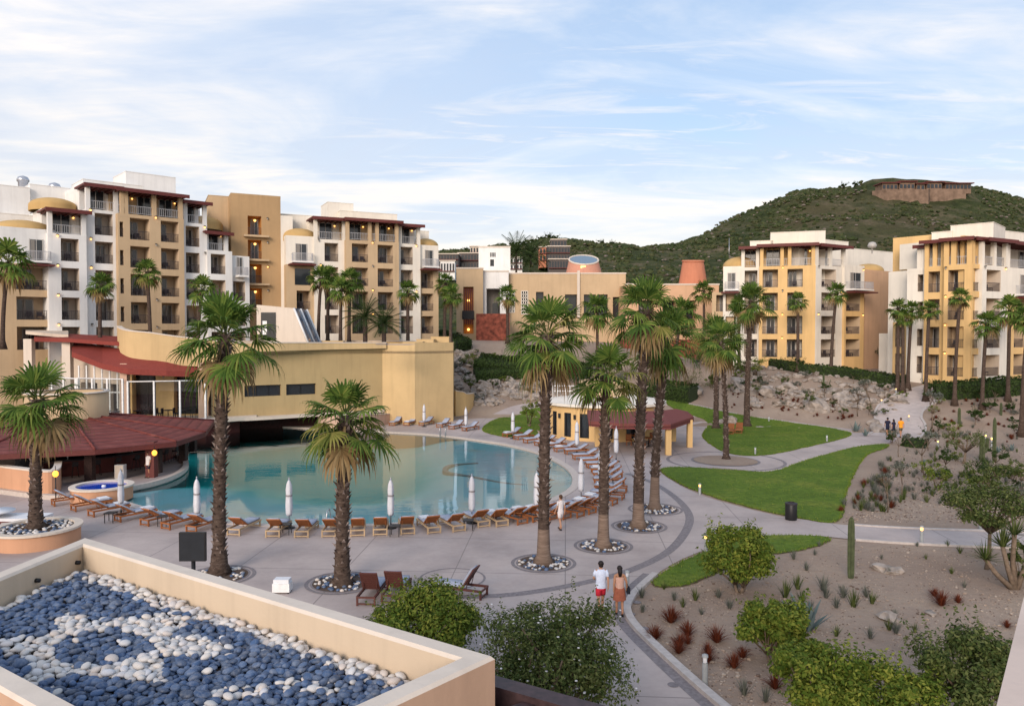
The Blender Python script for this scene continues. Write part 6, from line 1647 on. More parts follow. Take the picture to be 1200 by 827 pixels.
hedge([(1062, 522), (1072, 524), (1084, 524)], 1.0, .7, 'small dark hedge at the path end near the walkers', 7)
hedge([(505, 398), (520, 404), (545, 405)], 2.4, 1.4, 'dark hedge at the foot of the tan lobby block', 8)
# ---------------------------------------------------------------- tufts, agaves, cacti
def tuft_mesh(seed, n, h, spread, w, mat, curve=.3):
    rr = random.Random(seed); mb = MB()
    for i in range(n):
        az = rr.random()*6.28; tilt = rr.random()*spread; d = Vector((math.cos(az)*math.sin(tilt), math.sin(az)*math.sin(tilt), math.cos(tilt))); L = h*rr.uniform(.6, 1.1)
        s = Vector((-math.sin(az), math.cos(az), 0))*w; b0 = Vector((math.cos(az), math.sin(az), 0))*rr.random()*h*.12
        m_ = b0+d*L*.6; e = m_+(d-Vector((0,0,curve))).normalized()*L*.4
        mb.add([b0-s, b0+s, m_+s*.8, m_-s*.8, e], [(0,1,2,3), (3,2,4)])
    return mb.mesh('tuft', [M[mat]])
TG = [tuft_mesh(s, 60, .5, .75, .009, 'leaf_grey') for s in (1, 2, 3)]
TO = [tuft_mesh(s, 46, .55, .6, .012, 'leaf_olive') for s in (4, 5)]
TR = [tuft_mesh(s, 190, .52, 1.1, .008, 'leaf_red', .5) for s in (6, 7, 8)]
AG = [tuft_mesh(s, 26, .6, 1.05, .045, 'blueleaf', .05) for s in (9, 10)]
def bare(seed, h):
    rr = random.Random(seed); mb = MB()
    def br(p, d, L, r, k):
        e = p+d*L; mb.tube([p, p.lerp(e, .5)+Vector((rr.uniform(-.1,.1)*L,)*2+(0,)), e], [r, r*.8, r*.6], 4)
        if k:
            for i in range(3): br(e, (d+Vector((rr.uniform(-.7,.7), rr.uniform(-.7,.7), rr.uniform(0,.4)))).normalized(), L*.68, r*.6, k-1)
        else:
            for i in range(3): blob(mb, rr, e, .12, 3, .09, 1)
    br(Vector((0,0,-.05)), Vector((0,0,1)), h*.38, .035, 3); return mb.mesh('sapling', [M['branch'], M['leaf_grey']])
BR = [bare(s, 1.9) for s in (1, 2, 3)]
def small(name, mesh, x, y, s, label, cat, group, up=0):
    p = G(x, y); return link(name, mesh, None, loc=(p.x, p.y, p.z+up), rot=(0, 0, rng2.random()*6.28), scale=s, label=label, cat=cat, group=group)
reds = [(786,729,1.25),(768,748,.95),(796,757,.9),(806,744,1.0),(840,752,1.15),(830,775,.8),(860,782,.95),(870,770,.8),(908,806,.95),(806,754,.7),(795,765,.8),(938,803,.9),(1103,709,1.2),(1123,706,.7),(1095,698,.7),(1180,735,.6),(830,765,.7),(948,815,.8)]
for i, (x, y, s) in enumerate(reds): small('red_grass_tuft', TR[i % 3], x, y, s, 'rusty red ornamental grass tuft growing in the foreground sand bed', 'grass tuft', 'rusty red grass tufts')
greys = [(752,700,.9),(753,717,.7),(790,703,.8),(800,711,.7),(815,703,.9),(855,713,.8),(842,700,.8),(862,690,.9),(935,690,1.1),(940,705,.9),(965,692,1.3),(968,700,1.0),(988,700,1.1),(1000,711,1.2),(1022,707,.9),(1015,699,.9),(980,712,.9),(950,718,1.0),(920,700,1.2),(1042,738,.8),(1050,742,.9),(1048,724,.7),(1020,748,.8),(1072,741,.6),(980,745,.7),(905,720,.8),(930,655,.9),(945,668,.8),(880,655,.7),(900,645,.7),(1000,640,.6),(1042,672,.6),(1033,655,.5),(1085,655,.5),(1115,672,.6),(1130,688,.6),(955,650,.6),(1075,640,.5),(1110,640,.6),(1125,648,.7),(960,640,.6),(872,814,1.0),(897,822,.9),(845,640+30,.6),(778,690,.6),(822,720,.6)]
for i, (x, y, s) in enumerate(greys): small('grey_grass_tuft', (TG+TO)[i % 5], x, y, s, 'wispy grey green grass tuft in the sand bed right of the walking couple', 'grass tuft', 'wispy tufts in the front sand bed')
k = 0
while k < 130:
    x, y = rng2.uniform(985, 1200), rng2.uniform(522, 606)
    if x < 1060-(y-525)*.85 or (y > 596): continue
    small('grey_grass_tuft', (TG+TO)[k % 5], x, y, rng2.uniform(.5, 1.1), 'small grey green tuft in the sand between lawn and right garden', 'grass tuft', 'tufts in the middle sand garden'); k += 1
k = 0
while k < 60:
    x, y = rng2.uniform(985, 1045), rng2.uniform(535, 600)
    if x < 1045-(y-530)*.9: continue
    small('grey_grass_tuft', (TG+TO+TR[:1])[k % 6], x, y, rng2.uniform(.6, 1.15), 'upright tuft in the dense planting beside the large lawn edge', 'grass tuft', 'dense tufts beside the large lawn'); k += 1
k = 0
while k < 70:
    x, y = rng2.uniform(1090, 1200), rng2.uniform(470, 520); small('dark_ground_plant', TR[k % 3] if k % 3 else TG[k % 3], x, y, rng2.uniform(.4, .9), 'tiny dark plant dotted over the sand below the far hedge', 'plant', 'tiny plants in the upper right sand'); k += 1
k = 0
while k < 70:
    x, y = rng2.uniform(850, 1000), rng2.uniform(462, 497)
    if y > 478+(x-850)*.11: continue
    small('dark_ground_plant', TR[k % 3], x, y, rng2.uniform(.35, .8), 'tiny brown plant dotted over the sand above the upper lawn', 'plant', 'tiny plants above the upper lawn'); k += 1
for i, (x, y, s, lb_) in enumerate([(945, 738, 2.0, 'large pale blue agave between the yellow green shrubs'), (1003, 506, 1.8, 'blue agave at the tip of the upper lawn'), (1185, 528, 1.2, 'blue agave in the garden near the right edge'), (1170, 530, 1.0, 'smaller blue agave in the right garden'), (1082, 545, .9, 'small blue agave below the olive tree'), (1014, 511, 1.3, 'second blue agave beside the upper lawn tip')]):
    small('agave', AG[i % 2], x, y, s, lb_, 'agave', 'agaves')
for i, (x, y, s, lb_) in enumerate([(1057, 585, 1.0, 'bare twiggy sapling in the middle sand garden'), (1080, 553, 1.3, 'grey leafed sapling behind the middle sand garden'), (1005, 487, 1.3, 'bare sapling left of the climbing path'), (1019, 482, 1.5, 'tall bare sapling beside the lit path post'), (1053, 535, .9, 'small bare sapling by the walkers'), (1092, 502, 1.6, 'pale succulent tree right of the climbing path'), (1040, 600, .9, 'low twiggy sapling near the lower path')]):
    small('sapling', BR[i % 3], x, y, s*1.3, lb_, 'sapling', 'bare saplings')
def cactus(x, y, hpx, wpx, label, arms=()):
    p = G(x, y); h = hpx/F*p.y; r = wpx/2/F*p.y; t = thing('cactus', label, 'cactus', p, 0, 'columnar cacti')
    mb = MB(); n = 22
    def col(base, hh, rr_):
        vs = []; prof = [(0, .75), (.1, .95), (.5, 1), (.85, .95), (.95, .75), (1, .3)]
        for q, k_ in prof:
            for j in range(n): a = 2*math.pi*j/n; rr2 = rr_*k_*(1 if j % 2 else .78); vs.append((base[0]+rr2*math.cos(a), base[1]+rr2*math.sin(a), base[2]+hh*q))
        m = len(prof); mb.add(vs, [(i*n+j, i*n+(j+1) % n, (i+1)*n+(j+1) % n, (i+1)*n+j) for i in range(m-1) for j in range(n)]+[tuple(range((m-1)*n, m*n))], 0, False)
    col((0, 0, -.05), h, r)
    mb.build('stem', M['cactus'], t)
    for (dx, z, hh) in arms:
        mb = MB(); mb.tube([(0,0,z), (dx*.7,0,z+.05), (dx,0,z+.3)], [r*.5, r*.55, r*.6], 8); col((dx, 0, z+.28), hh, r*.62); mb.build('arm', M['cactus'], t)
    return t
M['cactus'] = simple('cactus_skin', (.07, .085, .042), .8, .2, var=.3, scale=6)
cactus(997, 677, 74, 8, 'tall ribbed cactus column standing alone right of the small lawn')
cactus(1165, 542, 54, 4.2, 'thin tall cactus behind the olive tree in the right garden')
cactus(1151, 541, 32, 6, 'thick cactus column right of the olive tree', [(.35, .7, .8)])
cactus(1124, 497, 20, 3.5, 'slim dark cactus post in the sand below the hedge'); cactus(1173, 487, 16, 3, 'small dark cactus post near the ball tree')
cactus(965, 459, 22, 2.5, 'thin dark pole cactus in the middle of the boulder field'); cactus(1119, 471, 12, 3, 'short dark cactus before the far hedge')
# yucca at the right edge
yp = at_z(1190, 690); t = thing('yucca', 'spiky yucca with several heads hanging in from the right edge', 'yucca', yp)
for i, (dx, dz, s) in enumerate([(-.5, 1.6, 1.2), (-1.2, 1.15, 1.0), (-.2, 2.1, 1.1), (.5, 1.4, 1.2)]):
    mb = MB(); mb.tube([(0,0,-.1), (dx*.6, 0, dz*.5), (dx, -.1*i, dz)], [.12, .09, .08], 7); mb.build('stem', M['branch'], t); link('rosette', YM if False else tuft_mesh(40+i, 70, .75*s, 1.7, .022, 'leaf_olive', .05), t, loc=(dx, -.1*i, dz))
# ---------------------------------------------------------------- boulders
BM_ = []
for s in range(7):
    mb = MB(); mb.ico((0,0,0), 1, 3 if s < 3 else 2, 0, False, (1, .8, .62), Euler((0,0,s)).to_matrix(), .75, s+3); BM_.append(mb.mesh('boulder', [M['rock']]))
def boulder(x, y, s, label, group, z=.15):
    p = G(x, y); return link('boulder', BM_[rng2.randrange(7)], None, loc=(p.x, p.y, p.z+s*z), rot=(rng2.uniform(-.2,.2), rng2.uniform(-.2,.2), rng2.random()*6.28), scale=(s*rng2.uniform(.8,1.3), s, s*rng2.uniform(.7,1.1)), label=label, cat='boulder', group=group)
k = 0
while k < 150:
    x, y = rng2.uniform(527, 652), rng2.uniform(412, 476)
    if y > 484-(x-530)*.16 or (y < 446 and 555 < x < 640 and rng2.random() < .8): continue
    boulder(x, y, rng2.uniform(.28, .85), 'pale grey boulder heaped on the slope behind the pool', 'boulders on the slope behind the pool'); k += 1
k = 0
while k < 170:
    x, y = rng2.uniform(858, 1062), rng2.uniform(424, 482)
    lo = 428+(x-880)*.13
    if y < lo or y > 485+(x-850)*.05 or (rng2.random() < (y-lo)/55): continue
    boulder(x, y, rng2.uniform(.2, .62)*(1 if rng2.random() < .88 else 1.6), 'pale boulder lying in the rocky field below the left yellow hotel', 'boulders in the rocky field'); k += 1
for (x, y, s, lb_) in [(870, 452, 1.5, 'large flat pale boulder at the left of the rocky field'), (955, 478, 1.5, 'dark blue grey boulder above the upper lawn'), (900, 463, 1.3, 'grey flat boulder near the slender palm'), (1048, 506, .7, 'flat boulder by the three walkers'), (1025, 498, .7, 'grey flat rock at the tip of the upper lawn'), (1028, 505, .9, 'brown flat rock left of the walkers'), (813, 463, 1.2, 'pale rock beside the hedge behind the lawn'), (855, 500-4, 1.0, 'pale rock at the foot of the slim palm'), (1036, 668, .42, 'tan rock in the front sand bed'), (1046, 671, .3, 'brown rock touching the tan rock in the sand'), (1042, 726, .35, 'pale slanted stone in the front sand bed'), (704, 552, .5, 'round dark stone by the palm row'), (1090, 724-5, .2, 'small stone near the red tufts')]:
    boulder(x, y, s, lb_, 'single rocks')
# garden steps
st = thing('garden_steps', 'pale stone steps climbing the slope between dark hedges', 'stairs')
a, b = G(640, 446), G(652, 415); L = 14
for i in range(L):
    c = a.lerp(b, i/L); mb = MB(); z = hgt(c.x, c.y)+.12; mb.box((c.x-1.0, c.y-.1, z-.5), (c.x+1.0, c.y+(b.y-a.y)/L+.15, z+.02)); mb.build('step', M['path'], st)
mb = MB(); mb.tube([(a.x+1.1, a.y, hgt(a.x, a.y)+1), (b.x+1.1, b.y, hgt(b.x, b.y)+1)], .04, 6); mb.tube([(a.x+1.1, a.y, hgt(a.x, a.y)), (a.x+1.1, a.y, hgt(a.x, a.y)+1)], .04, 6); mb.tube([(b.x+1.1, b.y, hgt(b.x, b.y)), (b.x+1.1, b.y, hgt(b.x, b.y)+1)], .04, 6); mb.build('handrail', M['whitepaint'], st)

# trees that break the skyline of the ridge
TM = [shrub_mesh(200+i, 3.4, 6.5, 7, 130, .75, 'leaf_dark', .25, .7, trunks=1) for i in range(3)]
for i, (x, y, s_) in enumerate([(624,279,1.0),(633,276,1.15),(641,272,1.3),(650,274,1.25),(657,278,1.0),(672,281,.7),(690,282,.55),(704,280,.7),(716,281,.5),(733,285,.4),(546,289,.5),(556,288,.5),(517,292,.5),(530,291,.6),(606,290,.6),(895,236,.7),(930,224,.7),(985,213,.8),(1000,212,.6),(1150,222,.6),(1172,226,.7),(860,253,.5)]):
    Y_ = ridgeY(x)*.99; z = hillz(x, Y_); q = Vector(((x-600)/F*Y_, Y_, z-1.2)); k_ = s_*(Y_/420)
    top_ = zy(y, Y_); k_ = max(.35, min(2.2, (top_-q.z)/7.2))
    t = thing('hill_tree', 'dark tree silhouetted on the ridge, %s' % ['leftmost of the clump beside the dark house','second of the clump beside the dark house','tallest of the clump above the dark house','wide one above the dark house','right end of the clump above the dark house','just right of the dark house roof','small one above the glass cone','bushy one right of the glass cone','small one farther right of the glass cone','tiny one where the ridge dips','left of the white lobby tower','touching the white lobby tower on its left','at the left end by the second hotel block','over the brown terraced house','right of the white lobby tower','low on the left flank of the main hill','midway up the left flank of the main hill','left of the hilltop villa','touching the hilltop villa on its left','right of the hilltop villa','farthest right on the hilltop','lowest on the left flank of the main hill'][i], 'tree', q, i*1.3, 'trees on the ridge')
    link('crown', TM[i % 3][0], t, scale=k_); link('trunk', TM[i % 3][1], t, scale=k_)

# scattered low desert shrubs on the slopes and in the upper garden
DS = [shrub_mesh(300+i, .75+.15*i, .9+.2*i, 7, 90, .13, m_, .08, .7, trunks=3) for i, m_ in enumerate(('leaf_dark', 'leaf_olive', 'leaf_grey', 'leaf_bright'))]
YT = [shrub_mesh(320+i, .8, 2.0, 7, 80, .14, m_, .55, .6, trunks=1) for i, m_ in enumerate(('leaf_dark', 'leaf_olive'))]
rg3 = random.Random(33)
def dscat(n, x0, x1, y0, y1, lab, grp, cond=lambda x, y: True, s0=.6, s1=1.3, trees=.25):
    k = 0
    while k < n:
        x, y = rg3.uniform(x0, x1), rg3.uniform(y0, y1)
        if not cond(x, y): continue
        p = G(x, y); tr_ = rg3.random() < trees; m_ = rg3.choice(YT if tr_ else DS)
        plant('young_tree' if tr_ else 'desert_shrub', lab % ('small young tree' if tr_ else 'low dark green shrub'), 'tree' if tr_ else 'shrub', p, m_, rg3.uniform(s0, s1), rg3.random()*6, grp, 'stems'); k += 1
dscat(42, 532, 700, 402, 474, '%s among the pale boulders behind the pool', 'shrubs on the boulder slope', lambda x, y: y < 482-(x-530)*.16)
dscat(34, 856, 1062, 432, 492, '%s in the rocky field below the yellow hotel', 'shrubs in the rocky field', lambda x, y: y > 430+(x-880)*.13 and y < 470+(x-850)*.12, .45, 1.0, .35)
dscat(34, 1082, 1200, 466, 590, '%s in the upper right sand garden', 'shrubs in the upper right garden', lambda x, y: True, .5, 1.0, .35)
dscat(14, 690, 850, 425, 462, '%s behind the cabana and palms', 'shrubs behind the cabana', lambda x, y: True, .8, 1.5, .3)
# grass blades give the mown lawns their nap
mb = MB()
for li, P in enumerate(LAWNS):
    xs = [p.x for p in P]; ys = [p.y for p in P]; A_ = abs(area(P)); n = int(A_*(95 if li == 1 else 45))
    for i in range(n):
        x, y = rg3.uniform(min(xs), max(xs)), rg3.uniform(min(ys), max(ys))
        if not inpoly(x, y, P): continue
        z = hgt(x, y)+.07; a = rg3.random()*6.28; h = rg3.uniform(.03, .085)*(1+.5*noise.noise(Vector((x*.8, y*.8, 0)))); w = .022; dx, dy = math.cos(a)*w, math.sin(a)*w; l = rg3.uniform(-.04, .04)
        mb.add([(x-dx, y-dy, z), (x+dx, y+dy, z), (x+l, y+l*.6, z+h)], [(0,1,2)])
    for i in range(len(P)):
        a, b = P[i], P[(i+1) % len(P)]
        for q in range(int((b-a).length*26)):
            c = a.lerp(b, rg3.random()); x, y = c.x+rg3.uniform(-.10, .10), c.y+rg3.uniform(-.10, .10); z = hgt(x, y)+.03; h = rg3.uniform(.06, .14)
            mb.add([(x-.025, y, z), (x+.025, y, z), (x+rg3.uniform(-.06, .06), y+rg3.uniform(-.06, .06), z+h)], [(0,1,2)])
M['grassblade'] = leafmat('grass_blades', [(.05, .095, .012), (.09, .155, .018), (.14, .20, .028), (.22, .25, .05)], .8, .2)
mb.build('grass', M['grassblade'], None, label='short green grass blades over the mown lawns', cat='grass', kind='stuff')
# gravel and litter over the near sand bed
mb = MB(); k = 0
BED = [(760, 700), (745, 735), (785, 775), (840, 827), (1200, 827), (1200, 640), (1000, 640), (940, 655), (850, 672), (790, 692)]
while k < 5200:
    x, y = rg3.uniform(740, 1200), rg3.uniform(640, 827)
    if not inpoly(x, y, BED): continue
    if noise.noise(Vector((x*.03, y*.05, 1))) < -.15 and rg3.random() < .7: continue
    p = at_z(x, y); s_ = rg3.uniform(.012, .032)*(1 if rg3.random() < .95 else 2.2)
    mb.ico((p.x, p.y, .0+s_*.3), s_, 1, rg3.choice((0, 0, 1, 2)), False, (1.2, 1, .6), Euler((0, 0, rg3.random()*6)).to_matrix(), .3, k); k += 1
k = 0
while k < 2600:
    x, y = rg3.uniform(985, 1200), rg3.uniform(520, 612)
    if x < 1060-(y-525)*.85: continue
    p = at_z(x, y); s_ = rg3.uniform(.02, .05); mb.ico((p.x, p.y, hgt(p.x, p.y)+s_*.3), s_, 1, rg3.choice((0, 1, 2)), False, (1.2, 1, .6), None, .3, k); k += 1
mb.build('gravel', [simple('gravel_tan', (.30, .23, .18), .95), simple('gravel_pale', (.36, .30, .25), .95), simple('gravel_dark', (.13, .09, .07), .95)], None, label='loose gravel scattered over the garden sand', cat='gravel', kind='stuff')
# ================================================================ loungers
M['cushion'] = simple('blue_grey_cushion', (.34, .37, .45), .9, .1, var=.08, scale=5)
M['towel'] = simple('white_towel', (.68, .69, .72), .95, .1, var=.05)
M['canvas'] = simple('white_canvas', (.62, .63, .68), .9, .1, var=.06, scale=8)
def lounger_proto(wd, legm, lift=R(34)):
    """head end at -x (backrest), foot at +x; origin under the middle"""
    d = {}
    fr = MB()
    for s in (-1, 1): fr.box((-.95, s*.31-.03, .26), (1.0, s*.31+.03, .34))
    for x in (-.95, .96): fr.box((x, -.28, .27), (x+.05, .28, .33))
    d['frame'] = [fr.mesh('frame', [M[legm]])]
    sl = MB()
    for i in range(13): x = -.15+i*.085; sl.box((x, -.28, .335), (x+.06, .28, .355))
    d['seat_slats'] = [sl.mesh('seat_slats', [M[wd]])]
    L = .78; hx = -.18; mb = MB(); Mx = Matrix.Translation((hx, 0, .35)) @ Matrix.Rotation(lift, 4, 'Y')
    for s in (-1, 1): mb.box((-L, s*.29-.025, -.02), (0, s*.29+.025, .025), 0, Mx)
    for i in range(8): x = -L+i*.096; mb.box((x, -.265, -.012), (x+.07, .265, .012), 0, Mx)
    mb.box((-L-.05, -.315, -.025), (-L, .315, .03), 0, Mx)
    tip = Mx @ Vector((-L*.6, 0, 0))
    for s in (-1, 1): mb.tube([tip+Vector((0, s*.24, 0)), Vector((tip.x+.12, s*.24, .3))], .015, 4)
    d['backrest'] = [mb.mesh('backrest', [M[wd]])]
    cu = MB()
    def slabm(m_, x0, x1, th):
        n = 6; vs = []
        for i in range(n+1):
            x = x0+(x1-x0)*i/n; e = .02 if i in (0, n) else 0
            vs += [(x, -.28+e, .0), (x, -.29+e, th*.6), (x, -.25, th-e), (x, .25, th-e), (x, .29-e, th*.6), (x, .28-e, 0)]
        vs = [m_ @ Vector(v) for v in vs]; fs = [(6*i+q, 6*i+(q+1) % 6, 6*i+6+(q+1) % 6, 6*i+6+q) for i in range(n) for q in range(6)] + [tuple(range(6))[::-1], tuple(range(6*n, 6*n+6))]
        cu.add(vs, fs, 0, True)
    slabm(Matrix.Translation((0,0,.36)), -.16, .98, .09); slabm(Mx @ Matrix.Translation((0,0,.025)), -L, .0, .09)
    d['cushion'] = [cu.mesh('cushion', [M['cushion']])]
    tw = MB(); tw.box((.35, -.24, .455), (.85, .24, .50)); d['towel'] = [tw.mesh('towel', [M['towel']])]
    lg = MB(); lg.box((-.035, -.03, 0), (.035, .03, .27)); d['leg'] = lg.mesh('leg', [M[legm]])
    ba = MB(); ba.box((-.02, -.31, .04), (.02, .31, .09)); d['foot_bar'] = ba.mesh('foot_bar', [M[legm]])
    return d
LP = {'a': lounger_proto('teak', 'teakpale'), 'b': lounger_proto('teak', 'teak'), 'c': lounger_proto('teak', 'teak', R(28)), 'up': lounger_proto('canopywood', 'canopywood', R(52)) if 'canopywood' in M else None}
M['brownwood'] = wood('brown_wood', (.10, .035, .028)); LP['up'] = lounger_proto('brownwood', 'brownwood', R(58))
def lounger(p, rz, kind, label, group, towel=False, cushion=True):
    d = LP[kind]; t = thing('sun_lounger', label, 'sun lounger', p, rz, group)
    for k_ in ('frame', 'seat_slats', 'backrest') + (('cushion',) if cushion else ()) + (('towel',) if towel else ()): link(k_, d[k_][0], t)
    for x in (-.9, .9):
        for s in (-1, 1): link('leg', d['leg'], t, loc=(x, s*.31, 0))
        link('foot_bar', d['foot_bar'], t, loc=(x, 0, 0))
    return t
def nearest_edge(x, y):
    best = None
    for i in range(len(POOL)):
        a, b = POOL[i], POOL[(i+1) % len(POOL)]; ab = b-a; L2 = ab.length_squared
        if L2 < 1e-9: continue
        t = max(0, min(1, ((x-a.x)*ab.x+(y-a.y)*ab.y)/L2)); q = a+ab*t; d = math.hypot(q.x-x, q.y-y)
        if best is None or d < best[0]: best = (d, q)
    return best
def place_row(pxs, kind, lab, group, zpx=.35, towels=(), dist=2.35, jit=.09):
    rr = random.Random(len(pxs)); out = []
    for i, (x, y) in enumerate(pxs):
        h = at_z(x, y, zpx); d, q = nearest_edge(h.x, h.y); dr = Vector((q.x-h.x, q.y-h.y)).normalized(); c = Vector((h.x, h.y)) + dr*.75
        d2, q2 = nearest_edge(c.x, c.y)
        if d2 < 1.35: c -= dr*(1.35-d2)
        rz = math.atan2(dr.y, dr.x)+rr.uniform(-jit, jit)
        out.append(lounger((c.x, c.y, .025), rz, kind, lab % ORD[i], group, towel=(i in towels or rr.random() < .3))); 
    return out
front = [(66,585),(90,591),(110,597),(142,603),(174,607),(208,609),(237,612),(281,616),(321,619),(356,619),(388,619),(419,618),(447,618),(479,617),(507,616),(535,614),(565,609),(588,608)]
place_row(front[:7], 'b', 'teak lounger near the bar, %s from the left along the front pool edge', 'loungers on the near left pool edge', towels=(0, 1, 2, 3))
place_row(front[7:], 'a', 'pale framed teak lounger seen from behind, %s right of the tall palm trunk', 'loungers on the near pool edge')
right = [(609,606),(627,603),(645,601),(661,600),(677,598),(692,594),(705,590),(718,584),(727,578),(731,570),(728,561),(726,554),(722,548),(715,542),(706,537)]
place_row(right, 'b', 'orange teak lounger on the right pool curve, %s from the seated woman\'s side', 'loungers on the right pool curve')
for o in list(bpy.data.objects):
    if 'seated woman' in o.get('label', ''): o['label'] = o['label'].replace("the seated woman's side", 'the near end')
upper = [(697,532),(686,526),(673,523),(660,519),(648,516),(634,513),(621,509),(607,506)]
place_row(upper, 'c', 'grey cushioned lounger on the far right pool curve, %s counted from the right', 'loungers before the cabana')
back = [(468,493),(486,493),(504,493),(524,495),(540,497),(557,499)]
place_row(back, 'c', 'grey cushioned lounger below the yellow corner wall, %s from the left', 'loungers on the back pool edge')
for i, (x, y, rz, lb_) in enumerate([(437,700,R(85),'brown upright lounger below the second palm, left of the pair'), (465,698,R(85),'brown upright lounger below the second palm, right of the pair'), (540,697,R(160),'dark lounger with pale cushion half hidden by the shrub')]):
    p = at_z(x, y); lounger((p.x, p.y, .025), rz, 'up', lb_, 'loungers near the planted bed')
for i, (x, y, rz, lb_) in enumerate([(818,484,R(200),'pale lounger on the lawn behind the cabana awning, left one'), (830,482,R(200),'pale lounger on the lawn behind the cabana awning, right one'), (856,508,R(250),'orange lounger by the tall slender palm, left one'), (866,507,R(250),'orange lounger by the tall slender palm, right one')]):
    p = at_z(x, y); lounger((p.x, p.y, .06), rz, 'b' if y > 500 else 'c', lb_, 'loungers on the lawn', cushion=y < 500)
# towels on the deck wall + towel stack
o = thing('towel_cart', 'white folded towels stacked on a pale cart behind the parapet', 'cart', at_z(331, 694))
o.scale = (.62, .62, .62)
mb = MB(); mb.box((-.5, -.35, .12), (.5, .35, .62)); mb.build('body', M['whitepaint'], o)
mb = MB(); mb.box((-.45, -.3, .625), (.45, .3, .85)); mb.build('towels', M['towel'], o)
for sx in (-.4, .4):
    for sy in (-.28, .28): mb = MB(); mb.tube([(sx, sy-.02, .06), (sx, sy+.02, .06)], .06, 10); mb.build('wheel', M['black'], o)
# ================================================================ closed umbrellas
def umb_mesh():
    cn = MB(); n = 16; vs = []; prof = [(.62, .10), (.75, .15), (1.1, .165), (1.45, .15), (1.62, .135), (1.9, .15), (2.15, .12), (2.3, .07), (2.38, .02)]
    for z, r in prof:
        for j in range(n): a = 2*math.pi*j/n; q = r*(1.08 if j % 2 else .74); vs.append((q*math.cos(a), q*math.sin(a), z + (.06 if (j % 4 == 0 and z < .7) else 0)))
    cn.add(vs, [(i*n+j, i*n+(j+1) % n, (i+1)*n+(j+1) % n, (i+1)*n+j) for i in range(len(prof)-1) for j in range(n)] + [tuple(range(n))[::-1]], 0, True)
    pl_ = MB(); pl_.tube([(0,0,0), (0,0,2.44)], .03, 8); pl_.ico((0,0,2.46), .04, 1)
    bs = MB(); bs.lathe([(.28, 0), (.28, .06), (.05, .09), (.05, .25)], (0,0,0), 16)
    st_ = MB(); st_.lathe([(.155, 1.58), (.165, 1.62), (.155, 1.66)], (0,0,0), 14)
    return cn.mesh('canopy', [M['canvas']]), pl_.mesh('pole', [M['steel']]), bs.mesh('base', [M['black']]), st_.mesh('strap', [M['strap']])
M['strap'] = simple('grey_strap', (.25, .23, .24), .9)
UM = umb_mesh()
def umb(x, y, s, label, z=0):
    p = at_z(x, y, z) if z == 0 else at_z(x, y, z); t = thing('closed_umbrella', label, 'umbrella', p, x*.7, 'closed white umbrellas')
    c = link('canopy', UM[0], t, scale=s); link('pole', UM[1], t, scale=s); link('base', UM[2], t, scale=s); link('strap', UM[3], c); return t
for x, y, s, lb_ in [(142,603,.98,'closed white umbrella nearest the blue tub'), (231,616,.98,'closed white umbrella left of the tall palm trunk'), (339,619,1.0,'closed white umbrella between the two nearest palm trunks'),
    (458,619,1.0,'closed white umbrella right of the short palm trunk'), (553,613,1.0,'closed white umbrella fourth along the near pool edge'), (629,606,.98,'closed white umbrella just left of the first row palm trunk'),
    (681,589,1.05,'tilted closed white umbrella among the right curve loungers'), (704,572,1.05,'closed white umbrella behind the second row palm trunk'), (722,541,1.05,'slim closed white umbrella behind the second palm trunk, farther back'),
    (601,514,1.0,'closed white umbrella beside the bright green bush lawn'), (676,531,1.05,'closed white umbrella before the cabana doors'), (643,520,.95,'closed white umbrella behind the first row palm trunk'),
    (497,500,.95,'closed white umbrella at the yellow corner wall'), (546,505,.95,'closed white umbrella at the curved ramp wall'), (820,484,.95,'closed white umbrella on the lawn behind the awning'), (851,512,1.0,'closed white umbrella beside the slim palm on the upper lawn'), (765,478,.9,'closed white umbrella behind the cabana drum')]: umb(x, y, s, lb_)
# side tables
for i, (x, y) in enumerate([(130,612),(192,616),(302,624) if False else (463,628),(402,628) if False else (549,621),(335,626),(606,611),(690,598),(722,570)]):
    p = at_z(x, y); t = thing('side_table', ['first','second','third','fourth','fifth','sixth','seventh','eighth'][i], 'side table', p, 0, 'side tables between loungers')
    t['label'] = 'small side table between loungers beside the ' + ['umbrella near the blue tub','umbrella left of the tall palm','umbrella right of the short palm','fourth umbrella of the near edge','umbrella between the nearest palms','first row palm trunk','tilted umbrella','second row palm trunk'][i]
    mb = MB(); mb.box((-.25, -.25, .48), (.25, .25, .52)); mb.build('tabletop', M['black' if i < 5 else 'teak'], t)
    for a in (-.22, .19):
        for b in (-.22, .19): mb = MB(); mb.box((a, b, 0), (a+.03, b+.03, .48)); mb.build('leg', M['black'], t)
# pool ladder rails
for x, y, lb_ in ((391, 619, 'steel pool handrail beside the short palm trunk'), (519, 512, 'steel pool ladder at the back corner of the pool')):
    p = at_z(x, y); o = thing('pool_handrail', lb_, 'handrail', p); 
    for s in (-.25, .25): mb = MB(); mb.tube([(s, -.35, 0), (s, -.35, .8), (s, -.25, .92), (s, .2, .92), (s, .45, .5), (s, .5, -.3)], .025, 8); mb.build('rail', M['steel'], o)
